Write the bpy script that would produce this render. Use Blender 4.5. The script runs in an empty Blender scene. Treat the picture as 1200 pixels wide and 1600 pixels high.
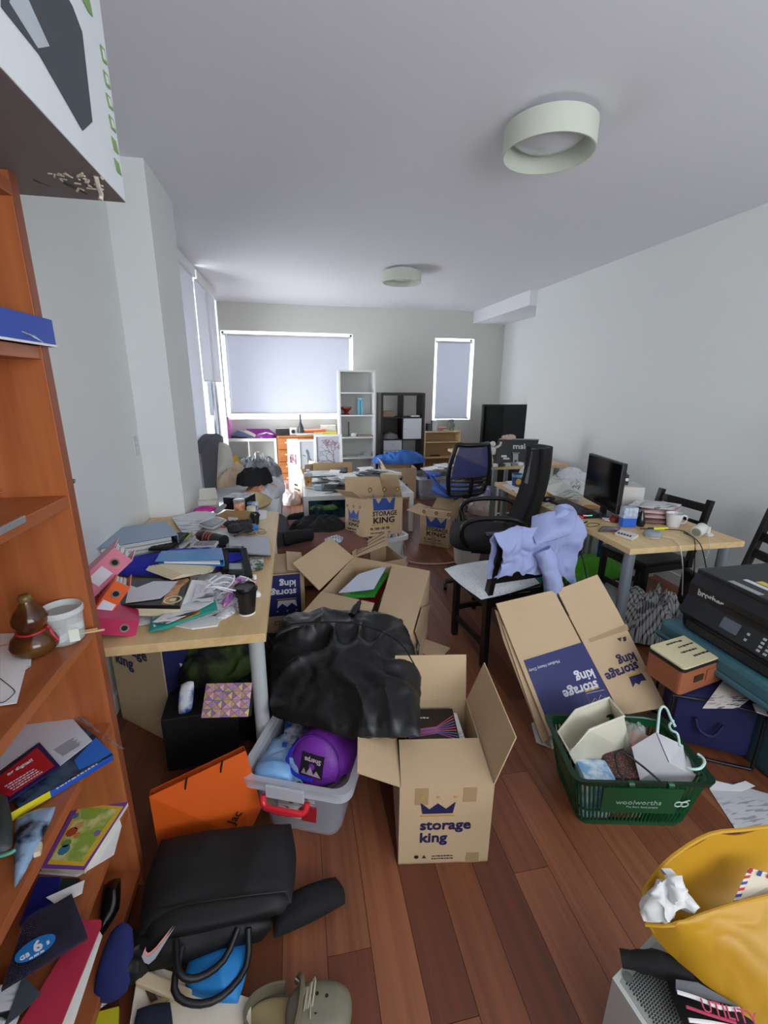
import bpy, bmesh, math, random
from mathutils import Vector, Matrix, noise, Euler
C = bpy.context.scene.collection
PI = math.pi
rnd = random.Random(7)
# ---------------------------------------------------------------- camera (solved from the room's vanishing points)
FOC, CAMH = 701.0, 1.6
def _n(v): return Vector(v).normalized()
_dn = _n((578-600, 3250-800, FOC)); _dy = _n((458-600, 598-800, FOC)); _dy = (_dy-_dn*_dy.dot(_dn)).normalized(); _dx = _dn.cross(_dy)
ROT = Matrix((_dx, _dy, -_dn))
CAM = Vector((0, 0, CAMH))
cd = bpy.data.cameras.new('camera'); cam = bpy.data.objects.new('camera', cd); C.objects.link(cam)
cd.sensor_fit = 'VERTICAL'; cd.sensor_height = 32.0; cd.lens = FOC/1600*32.0; cd.clip_start = .02; cd.clip_end = 200
_r = ROT @ Vector((1, 0, 0)); _u = ROT @ Vector((0, -1, 0)); _b = ROT @ Vector((0, 0, -1))
cam.matrix_world = Matrix(((_r.x, _u.x, _b.x, 0), (_r.y, _u.y, _b.y, 0), (_r.z, _u.z, _b.z, CAMH), (0, 0, 0, 1)))
bpy.context.scene.camera = cam
# ---------------------------------------------------------------- world, lights, exposure
vs = bpy.context.scene.view_settings
vs.view_transform = 'Standard'; vs.look = 'None'; vs.gamma = 1; vs.use_curve_mapping = False; vs.exposure = 0.12
w = bpy.data.worlds.new('sky'); bpy.context.scene.world = w; w.use_nodes = True
w.node_tree.nodes['Background'].inputs[0].default_value = (.83, .91, 1, 1)
w.node_tree.nodes['Background'].inputs[1].default_value = 2.6
def area(name, loc, rot, sx, sy, power, col=(1, 1, 1)):
    l = bpy.data.lights.new(name, 'AREA'); l.shape = 'RECTANGLE'; l.size = sx; l.size_y = sy; l.energy = power; l.color = col
    o = bpy.data.objects.new(name, l); o.location = loc; o.rotation_euler = rot; C.objects.link(o); return o
area('fill_uplight_behind', (1.3, -1.62, 1.75), (math.radians(128), 0, 0), 2.4, 1.5, 66, (.93, .96, 1))  # unseen fill added behind the camera, tilted up to brighten the ceiling
area('daylight_garden_door', (-1.5, 5.3, 1.25), (0, math.radians(-96), 0), 2.2, 2.6, 250, (.92, .96, 1))
area('daylight_back_window', (-.1, 7.95, 1.6), (math.radians(-90), 0, 0), 2.2, 1.5, 190, (.92, .96, 1))
area('daylight_narrow_window', (2.65, 7.95, 1.6), (math.radians(-90), 0, 0), .9, 1.5, 70, (.92, .96, 1))
# ---------------------------------------------------------------- pixel (1200 x 1600) and known plane -> point in the room
def ray(px, py): return ROT @ Vector(((px-600)/FOC, (py-800)/FOC, 1))
def P(px, py, z=0.0): r = ray(px, py); return CAM + r*((z-CAMH)/r.z)
def PY(px, py, y): r = ray(px, py); return CAM + r*(y/r.y)
def PX(px, py, x): r = ray(px, py); return CAM + r*(x/r.x)
# ---------------------------------------------------------------- materials
def lin(h):
    h = h.lstrip('#'); v = [int(h[i:i+2], 16)/255 for i in (0, 2, 4)]
    return tuple([(c/12.92 if c <= .04045 else ((c+.055)/1.055)**2.4) for c in v]) + (1,)
_M = {}
def mat(col, rough=.6, kind='', metal=0.0, amt=.12, scale=8.0, col2=None, bump=0.0, alpha=1.0):
    """kind: '' noise tone, wood (grain along local axis given by scale vector), plaid, clear, glass, mesh"""
    key = (col, rough, kind, metal, amt, str(scale), col2, bump, alpha)
    if key in _M: return _M[key]
    m = bpy.data.materials.new('m_'+(kind or 'plain')+'_'+col.strip('#')); m.use_nodes = True; _M[key] = m
    nt = m.node_tree; N = nt.nodes; L = nt.links; b = N['Principled BSDF']
    b.inputs['Roughness'].default_value = rough; b.inputs['Metallic'].default_value = metal
    c1 = lin(col)
    tc = N.new('ShaderNodeTexCoord')
    def noi(sc, vec=None, det=3.0):
        n = N.new('ShaderNodeTexNoise'); n.inputs['Detail'].default_value = det
        mp = N.new('ShaderNodeMapping'); L.new(tc.outputs['Object'], mp.inputs[0])
        mp.inputs['Scale'].default_value = sc if isinstance(sc, (tuple, list)) else (sc, sc, sc)
        n.inputs['Scale'].default_value = 1.0
        L.new(mp.outputs[0], n.inputs[0]); return n, mp
    if kind == 'clear' or kind == 'glass':
        b.inputs['Base Color'].default_value = c1
        b.inputs['Transmission Weight'].default_value = 1.0 if kind == 'glass' else .0
        b.inputs['IOR'].default_value = 1.15
        b.inputs['Alpha'].default_value = alpha if kind == 'clear' else 1
        return m
    if kind == 'plaid':
        wv = []
        for k, (ax, s) in enumerate((('X', scale), ('Y', scale), ('X', scale*.5))):
            q = N.new('ShaderNodeTexWave'); q.bands_direction = ax; q.inputs['Scale'].default_value = s; q.inputs['Distortion'].default_value = .6
            q.inputs['Detail'].default_value = 0; L.new(tc.outputs['Object'], q.inputs[0])
            r = N.new('ShaderNodeValToRGB'); r.color_ramp.elements[0].position = .70; r.color_ramp.elements[1].position = .82
            L.new(q.outputs[0], r.inputs[0]); wv.append(r)
        a = N.new('ShaderNodeMath'); a.operation = 'ADD'; L.new(wv[0].outputs[0], a.inputs[0]); L.new(wv[1].outputs[0], a.inputs[1])
        h = N.new('ShaderNodeMath'); h.operation = 'MULTIPLY'; h.inputs[1].default_value = .55; h.use_clamp = True; L.new(a.outputs[0], h.inputs[0])
        mx = N.new('ShaderNodeMixRGB'); mx.inputs[1].default_value = c1; mx.inputs[2].default_value = lin(col2); L.new(h.outputs[0], mx.inputs[0])
        L.new(mx.outputs[0], b.inputs['Base Color']); return m
    if kind == 'checks':
        v = N.new('ShaderNodeTexVoronoi'); v.inputs['Scale'].default_value = scale; L.new(tc.outputs['Object'], v.inputs[0])
        r = N.new('ShaderNodeValToRGB'); r.color_ramp.elements[0].position = .3; r.color_ramp.elements[0].color = c1; r.color_ramp.elements[1].position = .34; r.color_ramp.elements[1].color = lin(col2)
        L.new(v.outputs['Distance'], r.inputs[0]); L.new(r.outputs[0], b.inputs['Base Color']); return m
    if kind == 'print':      # random dark line-like marks on paper
        n1, _ = noi((scale*.35, scale*2.2, scale), det=1); n2, _ = noi((scale*.06, scale*.06, scale*.1), det=1)
        r = N.new('ShaderNodeValToRGB'); r.color_ramp.elements[0].position = .52; r.color_ramp.elements[1].position = .60; L.new(n1.outputs[0], r.inputs[0])
        r2 = N.new('ShaderNodeValToRGB'); r2.color_ramp.elements[0].position = .45; r2.color_ramp.elements[1].position = .5; L.new(n2.outputs[0], r2.inputs[0])
        q = N.new('ShaderNodeMath'); q.operation = 'MULTIPLY'; L.new(r.outputs[0], q.inputs[0]); L.new(r2.outputs[0], q.inputs[1])
        q2 = N.new('ShaderNodeMath'); q2.operation = 'MULTIPLY'; q2.inputs[1].default_value = amt; L.new(q.outputs[0], q2.inputs[0])
        mx = N.new('ShaderNodeMixRGB'); mx.inputs[1].default_value = c1; mx.inputs[2].default_value = lin(col2 or '#404048'); L.new(q2.outputs[0], mx.inputs[0])
        L.new(mx.outputs[0], b.inputs['Base Color']); return m
    if kind == 'plank' or kind == 'wood':
        n, mp = noi(scale, det=4); n2, mp2 = noi(tuple(s*.25 for s in scale), det=2)
        oi = N.new('ShaderNodeObjectInfo')
        if kind == 'plank':
            cb = N.new('ShaderNodeCombineXYZ'); mu = N.new('ShaderNodeMath'); mu.operation = 'MULTIPLY'; mu.inputs[1].default_value = 37
            L.new(oi.outputs['Random'], mu.inputs[0]); L.new(mu.outputs[0], cb.inputs[0]); L.new(mu.outputs[0], cb.inputs[1])
            L.new(cb.outputs[0], mp.inputs[1]); L.new(cb.outputs[0], mp2.inputs[1])
        mx = N.new('ShaderNodeMixRGB'); mx.inputs[1].default_value = c1; mx.inputs[2].default_value = lin(col2)
        r = N.new('ShaderNodeValToRGB'); r.color_ramp.elements[0].position = .35; r.color_ramp.elements[1].position = .68; L.new(n.outputs[0], r.inputs[0])
        L.new(r.outputs[0], mx.inputs[0])
        out = mx
        hs = N.new('ShaderNodeHueSaturation'); L.new(mx.outputs[0], hs.inputs['Color'])
        mr = N.new('ShaderNodeMapRange'); mr.inputs[3].default_value = 1-amt; mr.inputs[4].default_value = 1+amt
        if kind == 'plank':
            L.new(oi.outputs['Random'], mr.inputs[0])
        else: L.new(n2.outputs[0], mr.inputs[0])
        L.new(mr.outputs[0], hs.inputs['Value']); L.new(hs.outputs[0], b.inputs['Base Color'])
        if kind == 'plank':
            r3 = N.new('ShaderNodeMapRange'); r3.inputs[3].default_value = rough-.08; r3.inputs[4].default_value = rough+.15; L.new(n2.outputs[0], r3.inputs[0]); L.new(r3.outputs[0], b.inputs['Roughness'])
        if bump:
            bp = N.new('ShaderNodeBump'); bp.inputs['Strength'].default_value = bump; bp.inputs['Distance'].default_value = .002; L.new(n.outputs[0], bp.inputs['Height']); L.new(bp.outputs[0], b.inputs['Normal'])
        return m
    if kind == 'blind':
        out = [x for x in N if x.type == 'OUTPUT_MATERIAL'][0]
        t = N.new('ShaderNodeBsdfTranslucent'); t.inputs[0].default_value = c1; mx = N.new('ShaderNodeMixShader'); mx.inputs[0].default_value = amt
        b.inputs['Base Color'].default_value = c1; L.new(b.outputs[0], mx.inputs[1]); L.new(t.outputs[0], mx.inputs[2]); L.new(mx.outputs[0], out.inputs[0]); return m
    n, _ = noi(scale)
    mr = N.new('ShaderNodeMapRange'); mr.inputs[3].default_value = 1-amt; mr.inputs[4].default_value = 1+amt*.6; L.new(n.outputs[0], mr.inputs[0])
    hs = N.new('ShaderNodeHueSaturation'); hs.inputs['Color'].default_value = c1
    if col2:
        mx = N.new('ShaderNodeMixRGB'); mx.inputs[1].default_value = c1; mx.inputs[2].default_value = lin(col2)
        r = N.new('ShaderNodeValToRGB'); r.color_ramp.elements[0].position = .42; r.color_ramp.elements[1].position = .58; L.new(n.outputs[0], r.inputs[0]); L.new(r.outputs[0], mx.inputs[0]); L.new(mx.outputs[0], hs.inputs['Color'])
    L.new(mr.outputs[0], hs.inputs['Value']); L.new(hs.outputs[0], b.inputs['Base Color'])
    if alpha < 1: b.inputs['Alpha'].default_value = alpha
    if bump:
        n2, _ = noi(scale*6 if not isinstance(scale, tuple) else scale)
        bp = N.new('ShaderNodeBump'); bp.inputs['Strength'].default_value = bump; bp.inputs['Distance'].default_value = .004; L.new(n2.outputs[0], bp.inputs['Height']); L.new(bp.outputs[0], b.inputs['Normal'])
    return m
# frequently used
CARD = mat('#c6ab88', .8, amt=.09, scale=5.0, bump=.15)
CARDD = mat('#b09673', .8, amt=.1, scale=5.0, bump=.15)
WHITE = mat('#e6e6e4', .45, amt=.04)
PAPER = mat('#e9e9ea', .7, 'print', amt=.5, scale=110.0)
PLAINP = mat('#ececec', .7, amt=.05)
BLACK = mat('#0e0e10', .5, amt=.3)
BLACKW = mat('#120e0c', .42, amt=.2)
BFAB = mat('#0c0c0e', .85, amt=.35, scale=20.0, bump=.3)
NAVY = mat('#1e2462', .55, amt=.1)
NAVYD = mat('#1d2052', .6, amt=.1)
BIRCH = mat('#dcbf8e', .45, 'wood', scale=(30.0, 3.0, 30.0), col2='#cfae7a', amt=.06)
GREYM = mat('#9aa0a4', .4, metal=.4, amt=.05)
BLACKP = mat('#121316', .35, amt=.2)
RED = mat('#b3202a', .55, amt=.1)
# ---------------------------------------------------------------- geometry builder
def frame(o, xd, yd):
    x = Vector(xd).normalized(); y = Vector(yd); y = (y-x*y.dot(x)).normalized(); z = x.cross(y)
    return Matrix(((x.x, y.x, z.x, o[0]), (x.y, y.y, z.y, o[1]), (x.z, y.z, z.z, o[2]), (0, 0, 0, 1)))
class G:
    def __init__(s): s.v = []; s.f = []; s.smooth = False
    def add(s, v, f, M=None):
        b = len(s.v)
        s.v += [(M @ Vector(p)) if M else Vector(p) for p in v]; s.f += [tuple(i+b for i in q) for q in f]; return s
    def bb(s, x0, y0, z0, x1, y1, z1, bev=0.0, M=None):
        if bev <= 0:
            v = [(x, y, z) for z in (z0, z1) for x, y in ((x0, y0), (x1, y0), (x1, y1), (x0, y1))]
            return s.add(v, [(3, 2, 1, 0), (4, 5, 6, 7), (0, 1, 5, 4), (1, 2, 6, 5), (2, 3, 7, 6), (3, 0, 4, 7)], M)
        bm = bmesh.new(); bmesh.ops.create_cube(bm, size=1)
        for q in bm.verts: q.co = Vector(((x0+x1)/2+q.co.x*(x1-x0), (y0+y1)/2+q.co.y*(y1-y0), (z0+z1)/2+q.co.z*(z1-z0)))
        bev = min(bev, .45*min(x1-x0, y1-y0, z1-z0))
        bmesh.ops.bevel(bm, geom=bm.edges[:], offset=bev, segments=2, affect='EDGES', profile=.6)
        bm.verts.index_update()
        s.add([q.co.copy() for q in bm.verts], [tuple(q.index for q in f.verts) for f in bm.faces], M); bm.free(); return s
    def cyl(s, x, y, z0, z1, r, r2=None, n=20, M=None):
        r2 = r if r2 is None else r2
        v = [(x+r*math.cos(2*PI*i/n), y+r*math.sin(2*PI*i/n), z0) for i in range(n)]+[(x+r2*math.cos(2*PI*i/n), y+r2*math.sin(2*PI*i/n), z1) for i in range(n)]
        return s.add(v, [(i, (i+1) % n, n+(i+1) % n, n+i) for i in range(n)]+[tuple(range(n-1, -1, -1)), tuple(range(n, 2*n))], M)
    def lathe(s, prof, n=24, M=None):
        v = []; f = []; k = len(prof)
        for r, z in prof: v += [(r*math.cos(2*PI*i/n), r*math.sin(2*PI*i/n), z) for i in range(n)]
        for j in range(k-1): f += [(j*n+i, j*n+(i+1) % n, (j+1)*n+(i+1) % n, (j+1)*n+i) for i in range(n)]
        f += [tuple(range(n-1, -1, -1)), tuple(range((k-1)*n, k*n))]; s.smooth = True
        return s.add(v, f, M)
    def tube(s, pts, r, n=8, closed=False, M=None, smooth=2):
        pts = [Vector(p) for p in pts]
        if smooth and len(pts) > 2:
            q = []; m = len(pts)
            rng = range(m) if closed else range(m-1)
            for i in rng:
                p0 = pts[i-1] if (closed or i) else pts[0]; p1 = pts[i]; p2 = pts[(i+1) % m]; p3 = pts[(i+2) % m] if (closed or i+2 < m) else p2
                st = smooth+1
                for k in range(st):
                    t = k/st; q.append(.5*((2*p1)+(p2-p0)*t+(2*p0-5*p1+4*p2-p3)*t*t+(3*p1-p0-3*p2+p3)*t**3))
            if not closed: q.append(pts[-1])
            pts = q
        m = len(pts); v = []; f = []; up = Vector((.013, .02, 1))
        for i, p in enumerate(pts):
            d = (pts[(i+1) % m]-pts[i-1]) if closed else (pts[min(i+1, m-1)]-pts[max(i-1, 0)])
            if d.length < 1e-7: d = Vector((0, 0, 1))
            d.normalize(); a = d.cross(up)
            if a.length < .05: a = d.cross(Vector((1, 0, 0)))
            a.normalize(); bq = d.cross(a)
            rr = r[min(int(i*len(r)/m), len(r)-1)] if isinstance(r, (list, tuple)) else r
            v += [p+a*(rr*math.cos(2*PI*k/n))+bq*(rr*math.sin(2*PI*k/n)) for k in range(n)]
        for i in range(m if closed else m-1):
            j = (i+1) % m; f += [(i*n+k, i*n+(k+1) % n, j*n+(k+1) % n, j*n+k) for k in range(n)]
        if not closed: f += [tuple(range(n-1, -1, -1)), tuple(range((m-1)*n, m*n))]
        s.smooth = True; return s.add(v, f, M)
    def prism(s, poly, z0, z1, M=None):
        n = len(poly); v = [(p[0], p[1], z0) for p in poly]+[(p[0], p[1], z1) for p in poly]
        return s.add(v, [tuple(range(n-1, -1, -1)), tuple(range(n, 2*n))]+[(i, (i+1) % n, n+(i+1) % n, n+i) for i in range(n)], M)
    def slab(s, pts, th):
        """n-gon through 3-D points, thickness th along minus its normal"""
        pts = [Vector(p) for p in pts]; nn = Vector((0, 0, 0))
        for i in range(len(pts)): nn += pts[i].cross(pts[(i+1) % len(pts)])
        nn.normalize()
        if nn.z < 0: nn = -nn; pts = pts[::-1]
        n = len(pts); v = [p-nn*th for p in pts]+pts
        return s.add(v, [tuple(range(n-1, -1, -1)), tuple(range(n, 2*n))]+[(i, (i+1) % n, n+(i+1) % n, n+i) for i in range(n)])
    def sheet(s, fn, nu, nv, th=0.0, M=None):
        g = [[Vector(fn(i/nu, j/nv)) for j in range(nv+1)] for i in range(nu+1)]; W = nv+1
        top = [p for r in g for p in r]
        f = [(i*W+j, (i+1)*W+j, (i+1)*W+j+1, i*W+j+1) for i in range(nu) for j in range(nv)]
        if th:
            nr = []
            for i in range(nu+1):
                for j in range(W):
                    a = g[min(i+1, nu)][j]-g[max(i-1, 0)][j]; c = g[i][min(j+1, nv)]-g[i][max(j-1, 0)]; q = a.cross(c)
                    nr.append(q.normalized() if q.length > 1e-9 else Vector((0, 0, 1)))
            k = len(top); top = top+[p-q*th for p, q in zip(top, nr)]
            f += [tuple(k+i for i in reversed(q)) for q in f]
            rim = [i*W for i in range(nu+1)]; rim2 = [i*W+nv for i in range(nu+1)]
            for a in (rim, ): f += [(a[i+1], a[i], k+a[i], k+a[i+1]) for i in range(nu)]
            f += [(rim2[i], rim2[i+1], k+rim2[i+1], k+rim2[i]) for i in range(nu)]
            f += [(j, j+1, k+j+1, k+j) for j in range(nv)]; o = nu*W; f += [(o+j+1, o+j, k+o+j, k+o+j+1) for j in range(nv)]
        s.smooth = True; return s.add(top, f, M)
    def crumple(s, amp, fr, seed=0):
        o = Vector((seed*3.7, seed, seed*2.2))
        s.v = [Vector(p)+noise.noise_vector(Vector(p)*fr+o)*amp+noise.noise_vector(Vector(p)*fr*2.6+o)*amp*.4 for p in s.v]; return s
    def blob(s, c, sx, sy, sz, e=.5, amp=.0, fr=3.0, seed=0, flat=True, n=28, M=None, fold=0.0):
        """soft superellipsoid; e<1 boxier; flat: underside pressed flat"""
        v = []; f = []; rows = n//2
        sg = lambda t, p: math.copysign(abs(t)**p, t)
        for i in range(rows+1):
            a = -PI/2+PI*i/rows
            for k in range(n):
                t = 2*PI*k/n
                p = Vector((sg(math.cos(a), e)*sg(math.cos(t), e), sg(math.cos(a), e)*sg(math.sin(t), e), sg(math.sin(a), max(e, .6))))
                q = p*fr+Vector((seed*3.1, seed*1.7, 0)); d = 1+amp*noise.noise(q)+amp*.5*noise.noise(q*2.3)
                if fold: d += fold*(abs(noise.noise(q*1.7+Vector((5, 1, 2))))-.3)
                p = Vector((p.x*sx*d, p.y*sy*d, p.z*sz*d))
                if flat and p.z < -sz*.55: p.z = -sz*.55
                v.append((c[0]+p.x, c[1]+p.y, c[2]+p.z))
        for i in range(rows): f += [(i*n+k, i*n+(k+1) % n, (i+1)*n+(k+1) % n, (i+1)*n+k) for k in range(n)]
        s.smooth = True; return s.add(v, f, M)
    def heap(s, cx, cy, cz, wx, wy, h, seed=0, n=44, fold=.35, fr=5.0, rz=0.0, sink=0.0, e=2.6):
        """a crumpled cloth heap: dome with ridged folds, closed below"""
        W = n+1; v = []; f = []; cr, sr = math.cos(rz), math.sin(rz); o = Vector((seed*7.3, seed*2.9, seed*1.1))
        for i in range(W):
            for j in range(W):
                u = i/n*2-1; t = j/n*2-1
                k = math.hypot(u, t); m = max(abs(u), abs(t)) or 1; 
                uu, tt = (u*m/k, t*m/k) if k else (0, 0)
                edge = 1+.16*noise.noise(Vector((uu*1.6, tt*1.6, 3))+o)+.07*noise.noise(Vector((uu*5, tt*5, 8))+o)
                x, y = uu*wx/2*edge, tt*wy/2*edge; r = math.hypot(uu, tt)
                q = Vector((x*fr*1.3, y*fr*1.3, 0))+o; wv = noise.noise_vector(q*.6)*1.3
                rid = 1-abs(noise.noise(q+wv))*2.6; rid2 = 1-abs(noise.noise(q*2.3+wv*1.5))*2.4
                z = h*((1-r**e)**.55 if r < 1 else 0)*(.74+.34*noise.noise(q*.45)+fold*.42*(rid-.5)+fold*.22*(rid2-.5))
                v.append((cx+x*cr-y*sr, cy+x*sr+y*cr, cz+max(z, 0.003 if r < .99 else 0)))
        b = len(v); f = [(i*W+j, (i+1)*W+j, (i+1)*W+j+1, i*W+j+1) for i in range(n) for j in range(n)]
        ring = [i*W for i in range(n)]+[n*W+j for j in range(n)]+[i*W+n for i in range(n, 0, -1)]+[j for j in range(n, 0, -1)]
        v += [(v[i][0], v[i][1], cz-.004-sink) for i in ring]; k = len(ring)
        f += [(ring[(i+1) % k], ring[i], b+i, b+(i+1) % k) for i in range(k)]; f.append(tuple(b+i for i in range(k)))
        s.smooth = True; return s.add(v, f)
def bar(g, a, b, w, h, up=(0, 0, 1), bev=0.0):
    """rectangular bar from a to b"""
    a, b = Vector(a), Vector(b); d = b-a; M = frame(a, d, Vector(up).cross(d)); return g.bb(0, -w/2, -h/2, d.length, w/2, h/2, bev, M)
# ---------------------------------------------------------------- linking
def tag(o, label=None, cat=None, group=None, kind=None):
    for k, v in (('label', label), ('category', cat), ('group', group), ('kind', kind)):
        if v: o[k] = v
    return o
def mesh(name, g, m, par=None, M=None, smooth=None, world=False):
    me = bpy.data.meshes.new(name); vv = g.v
    if world and par is not None:
        I = root_matrix(par).inverted(); vv = [I @ Vector(p) for p in vv]
    me.from_pydata([tuple(p) for p in vv], [], g.f); me.materials.append(m); me.validate()
    bm = bmesh.new(); bm.from_mesh(me); bmesh.ops.recalc_face_normals(bm, faces=bm.faces[:]); bm.to_mesh(me); bm.free()
    if g.smooth if smooth is None else smooth:
        me.polygons.foreach_set('use_smooth', [True]*len(me.polygons))
        try: me.set_sharp_from_angle(angle=math.radians(50))
        except Exception: pass
    o = bpy.data.objects.new(name, me); C.objects.link(o)
    if par is not None: o.parent = par
    if M is not None: o.matrix_local = M
    return o
def root_matrix(o):
    M = o.matrix_basis.copy()
    while o.parent: o = o.parent; M = o.matrix_basis @ M
    return M
def thing(name, label, cat, loc=(0, 0, 0), rz=0.0, group=None, M=None):
    o = bpy.data.objects.new(name, None); o.empty_display_size = .05; C.objects.link(o)
    if M is not None: o.matrix_basis = M
    else: o.location = loc; o.rotation_euler = (0, 0, rz)
    return tag(o, label, cat, group)
def one(name, label, cat, g, m, loc=(0, 0, 0), rz=0.0, group=None, M=None):
    """a thing that is one mesh, vertices in its own frame"""
    o = mesh(name, g, m)
    if M is not None: o.matrix_basis = M
    else: o.location = loc; o.rotation_euler = (0, 0, rz)
    return tag(o, label, cat, group)
def onew(name, label, cat, g, m, group=None):
    """a thing that is one mesh, vertices given in room coordinates; origin moved under it"""
    c = sum((Vector(p) for p in g.v), Vector())/len(g.v); c.z = min(p[2] for p in g.v)
    g.v = [Vector(p)-c for p in g.v]; return one(name, label, cat, g, m, c, 0, group)
def struct(name, g, m, par=None):
    o = mesh(name, g, m, par)
    if par is None: o['kind'] = 'structure'
    return o
def copy_tree(o, parent=None, label=None):
    c = o.copy(); C.objects.link(c)
    if parent is not None: c.parent = parent
    if label: c['label'] = label
    for ch in [x for x in C.objects if x.parent == o]: copy_tree(ch, c)
    return c
_font = {}
def text(s, size, M, m, par, name='lettering', bold=.0, sx=1.0, align='LEFT', world=False, depth=.0006):
    cu = bpy.data.curves.new('t', 'FONT'); cu.body = s; cu.size = size; cu.offset = 0; cu.align_x = align; cu.extrude = depth; cu.resolution_u = 2
    to = bpy.data.objects.new('t', cu); C.objects.link(to); dg = bpy.context.evaluated_depsgraph_get()
    me = bpy.data.meshes.new_from_object(to.evaluated_get(dg)); bpy.data.objects.remove(to); bpy.data.curves.remove(cu)
    if bold:
        nv = len(me.vertices); co = [v.co.copy() for v in me.vertices]; fs = [tuple(p.vertices) for p in me.polygons]; d = bold*size*.8; vv = []; ff = []
        for k, (dx, dy) in enumerate(((-d, -d), (d, -d), (-d, d), (d, d), (0, 0))):
            vv += [(c.x+dx, c.y+dy, c.z+.00002*k) for c in co]; ff += [tuple(i+k*nv for i in f) for f in fs]
        me = bpy.data.meshes.new('t'); me.from_pydata(vv, [], ff)
    A = M @ Matrix.Diagonal((sx, 1, 1, 1))
    if world: A = root_matrix(par).inverted() @ A
    me.transform(A); me.materials.clear(); me.materials.append(m); me.name = name
    o = bpy.data.objects.new(name, me); C.objects.link(o); o.parent = par; return o
def decal(poly, M, m, par, name='print', th=.0008, lift=0.0):
    g = G().prism(poly, lift, lift+th); g.v = [M @ v for v in g.v]; return mesh(name, g, m, par)
# ================================================================ SETTING
H = 2.75; XL, XR, YB = -.95, 3.08, 7.6
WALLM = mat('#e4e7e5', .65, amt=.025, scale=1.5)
CEILM = mat('#ebebf1', .8, amt=.015, scale=1.2)
REVEAL = mat('#e8e8e8', .5, amt=.02)
def rect_wall(fix, c0, c1, a0, a1, z0, z1, holes):
    """wall slab with rectangular holes; fix 'y': runs along x between y=c0..c1, 'x': runs along y"""
    g = G(); aa = sorted({a0, a1, *[h[0] for h in holes], *[h[1] for h in holes]}); zz = sorted({z0, z1, *[h[2] for h in holes], *[h[3] for h in holes]})
    for i in range(len(aa)-1):
        for k in range(len(zz)-1):
            am, zm = (aa[i]+aa[i+1])/2, (zz[k]+zz[k+1])/2
            if any(h[0] < am < h[1] and h[2] < zm < h[3] for h in holes): continue
            if fix == 'y': g.bb(aa[i], c0, zz[k], aa[i+1], c1, zz[k+1])
            else: g.bb(c0, aa[i], zz[k], c1, aa[i+1], zz[k+1])
    return g
g = G().bb(-1.3, -1.6, -.12, 3.9, 8.0, -.006); floor = struct('floor', g, mat('#3a1a10', .7))
g = G().bb(-1.3, -1.6, H, 3.9, 8.0, H+.12); struct('ceiling', g, CEILM)
W1 = (PY(345, 516, YB).x-.01, PY(551, 523, YB).x, PY(357, 655, YB).z, PY(345, 516, YB).z)
W2 = (PY(680, 528, YB).x, PY(741.5, 531, YB).x, PY(673, 656, YB).z, PY(680, 528, YB).z)
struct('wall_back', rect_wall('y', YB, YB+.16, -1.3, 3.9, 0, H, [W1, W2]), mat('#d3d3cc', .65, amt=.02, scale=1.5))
D1 = (3.75, 6.75, .0, H-.04)
struct('wall_left', rect_wall('x', XL-.2, XL, -1.6, 6.8, 0, H, [D1]), WALLM)
struct('wall_left_recess', G().bb(-1.28, 6.8, 0, -1.13, YB, H), WALLM)
struct('wall_left_pier', G().bb(XL-.001, 3.03, 0, -.735, 3.64, H), WALLM)
struct('wall_right', G().bb(XR, -1.6, 0, XR+.14, 5.72, H), WALLM)
struct('wall_right_recess', G().bb(3.55, 5.6, 0, 3.7, YB, H), WALLM)
struct('wall_right_return', G().bb(XR+.1, 5.6, 0, 3.56, 5.72, H), WALLM)
struct('trim_1', G().bb(2.98, 5.72, 2.57, 3.56, YB, H), CEILM)     # lowered bulkhead over the recess
struct('wall_front', rect_wall('y', -1.6, -1.48, -1.3, 3.9, 0, H, [(.1, 2.5, .9, 2.55)]), WALLM)
struct('baseboard_right', G().bb(XR-.014, -1.4, 0, XR, 5.72, .09), REVEAL)
struct('baseboard_left', G().bb(XL, -1.4, 0, XL+.014, 3.03, .09), REVEAL)
struct('baseboard_back', G().bb(-.9, YB-.014, 0, 3.5, YB, .09), REVEAL)
# floorboards
PL = [mat('#7e4a30', .36, 'plank', scale=(5.0, 2.4, 5.0), col2='#6c3e28', amt=.13, bump=.12),
      mat('#905a3c', .36, 'plank', scale=(5.0, 2.4, 5.0), col2='#7a4830', amt=.15, bump=.12),
      mat('#6e3b27', .36, 'plank', scale=(5.0, 2.4, 5.0), col2='#5c3422', amt=.1, bump=.12)]
pm = []
for k in range(3):
    o = mesh('plank', G().bb(-.5, 0, -.006, .5, 1, 0), PL[k], floor); pm.append(o.data); bpy.data.objects.remove(o)
pw = .128; x = -1.0; cnt = 0
while x < 3.55:
    y = -.2 + rnd.uniform(-1.4, 0)
    while y < 7.6:
        L_ = rnd.uniform(1.3, 2.9); y1 = min(y+L_, 7.6)
        if y1 > .2 and cnt < 298:
            o = bpy.data.objects.new('plank', pm[rnd.choice((0, 0, 1, 1, 2))]); C.objects.link(o); o.parent = floor
            o.location = (x+pw/2, y+.0008, 0); o.scale = (pw-.0015, y1-y-.0016, 1); cnt += 1
        y = y1
    x += pw
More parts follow.
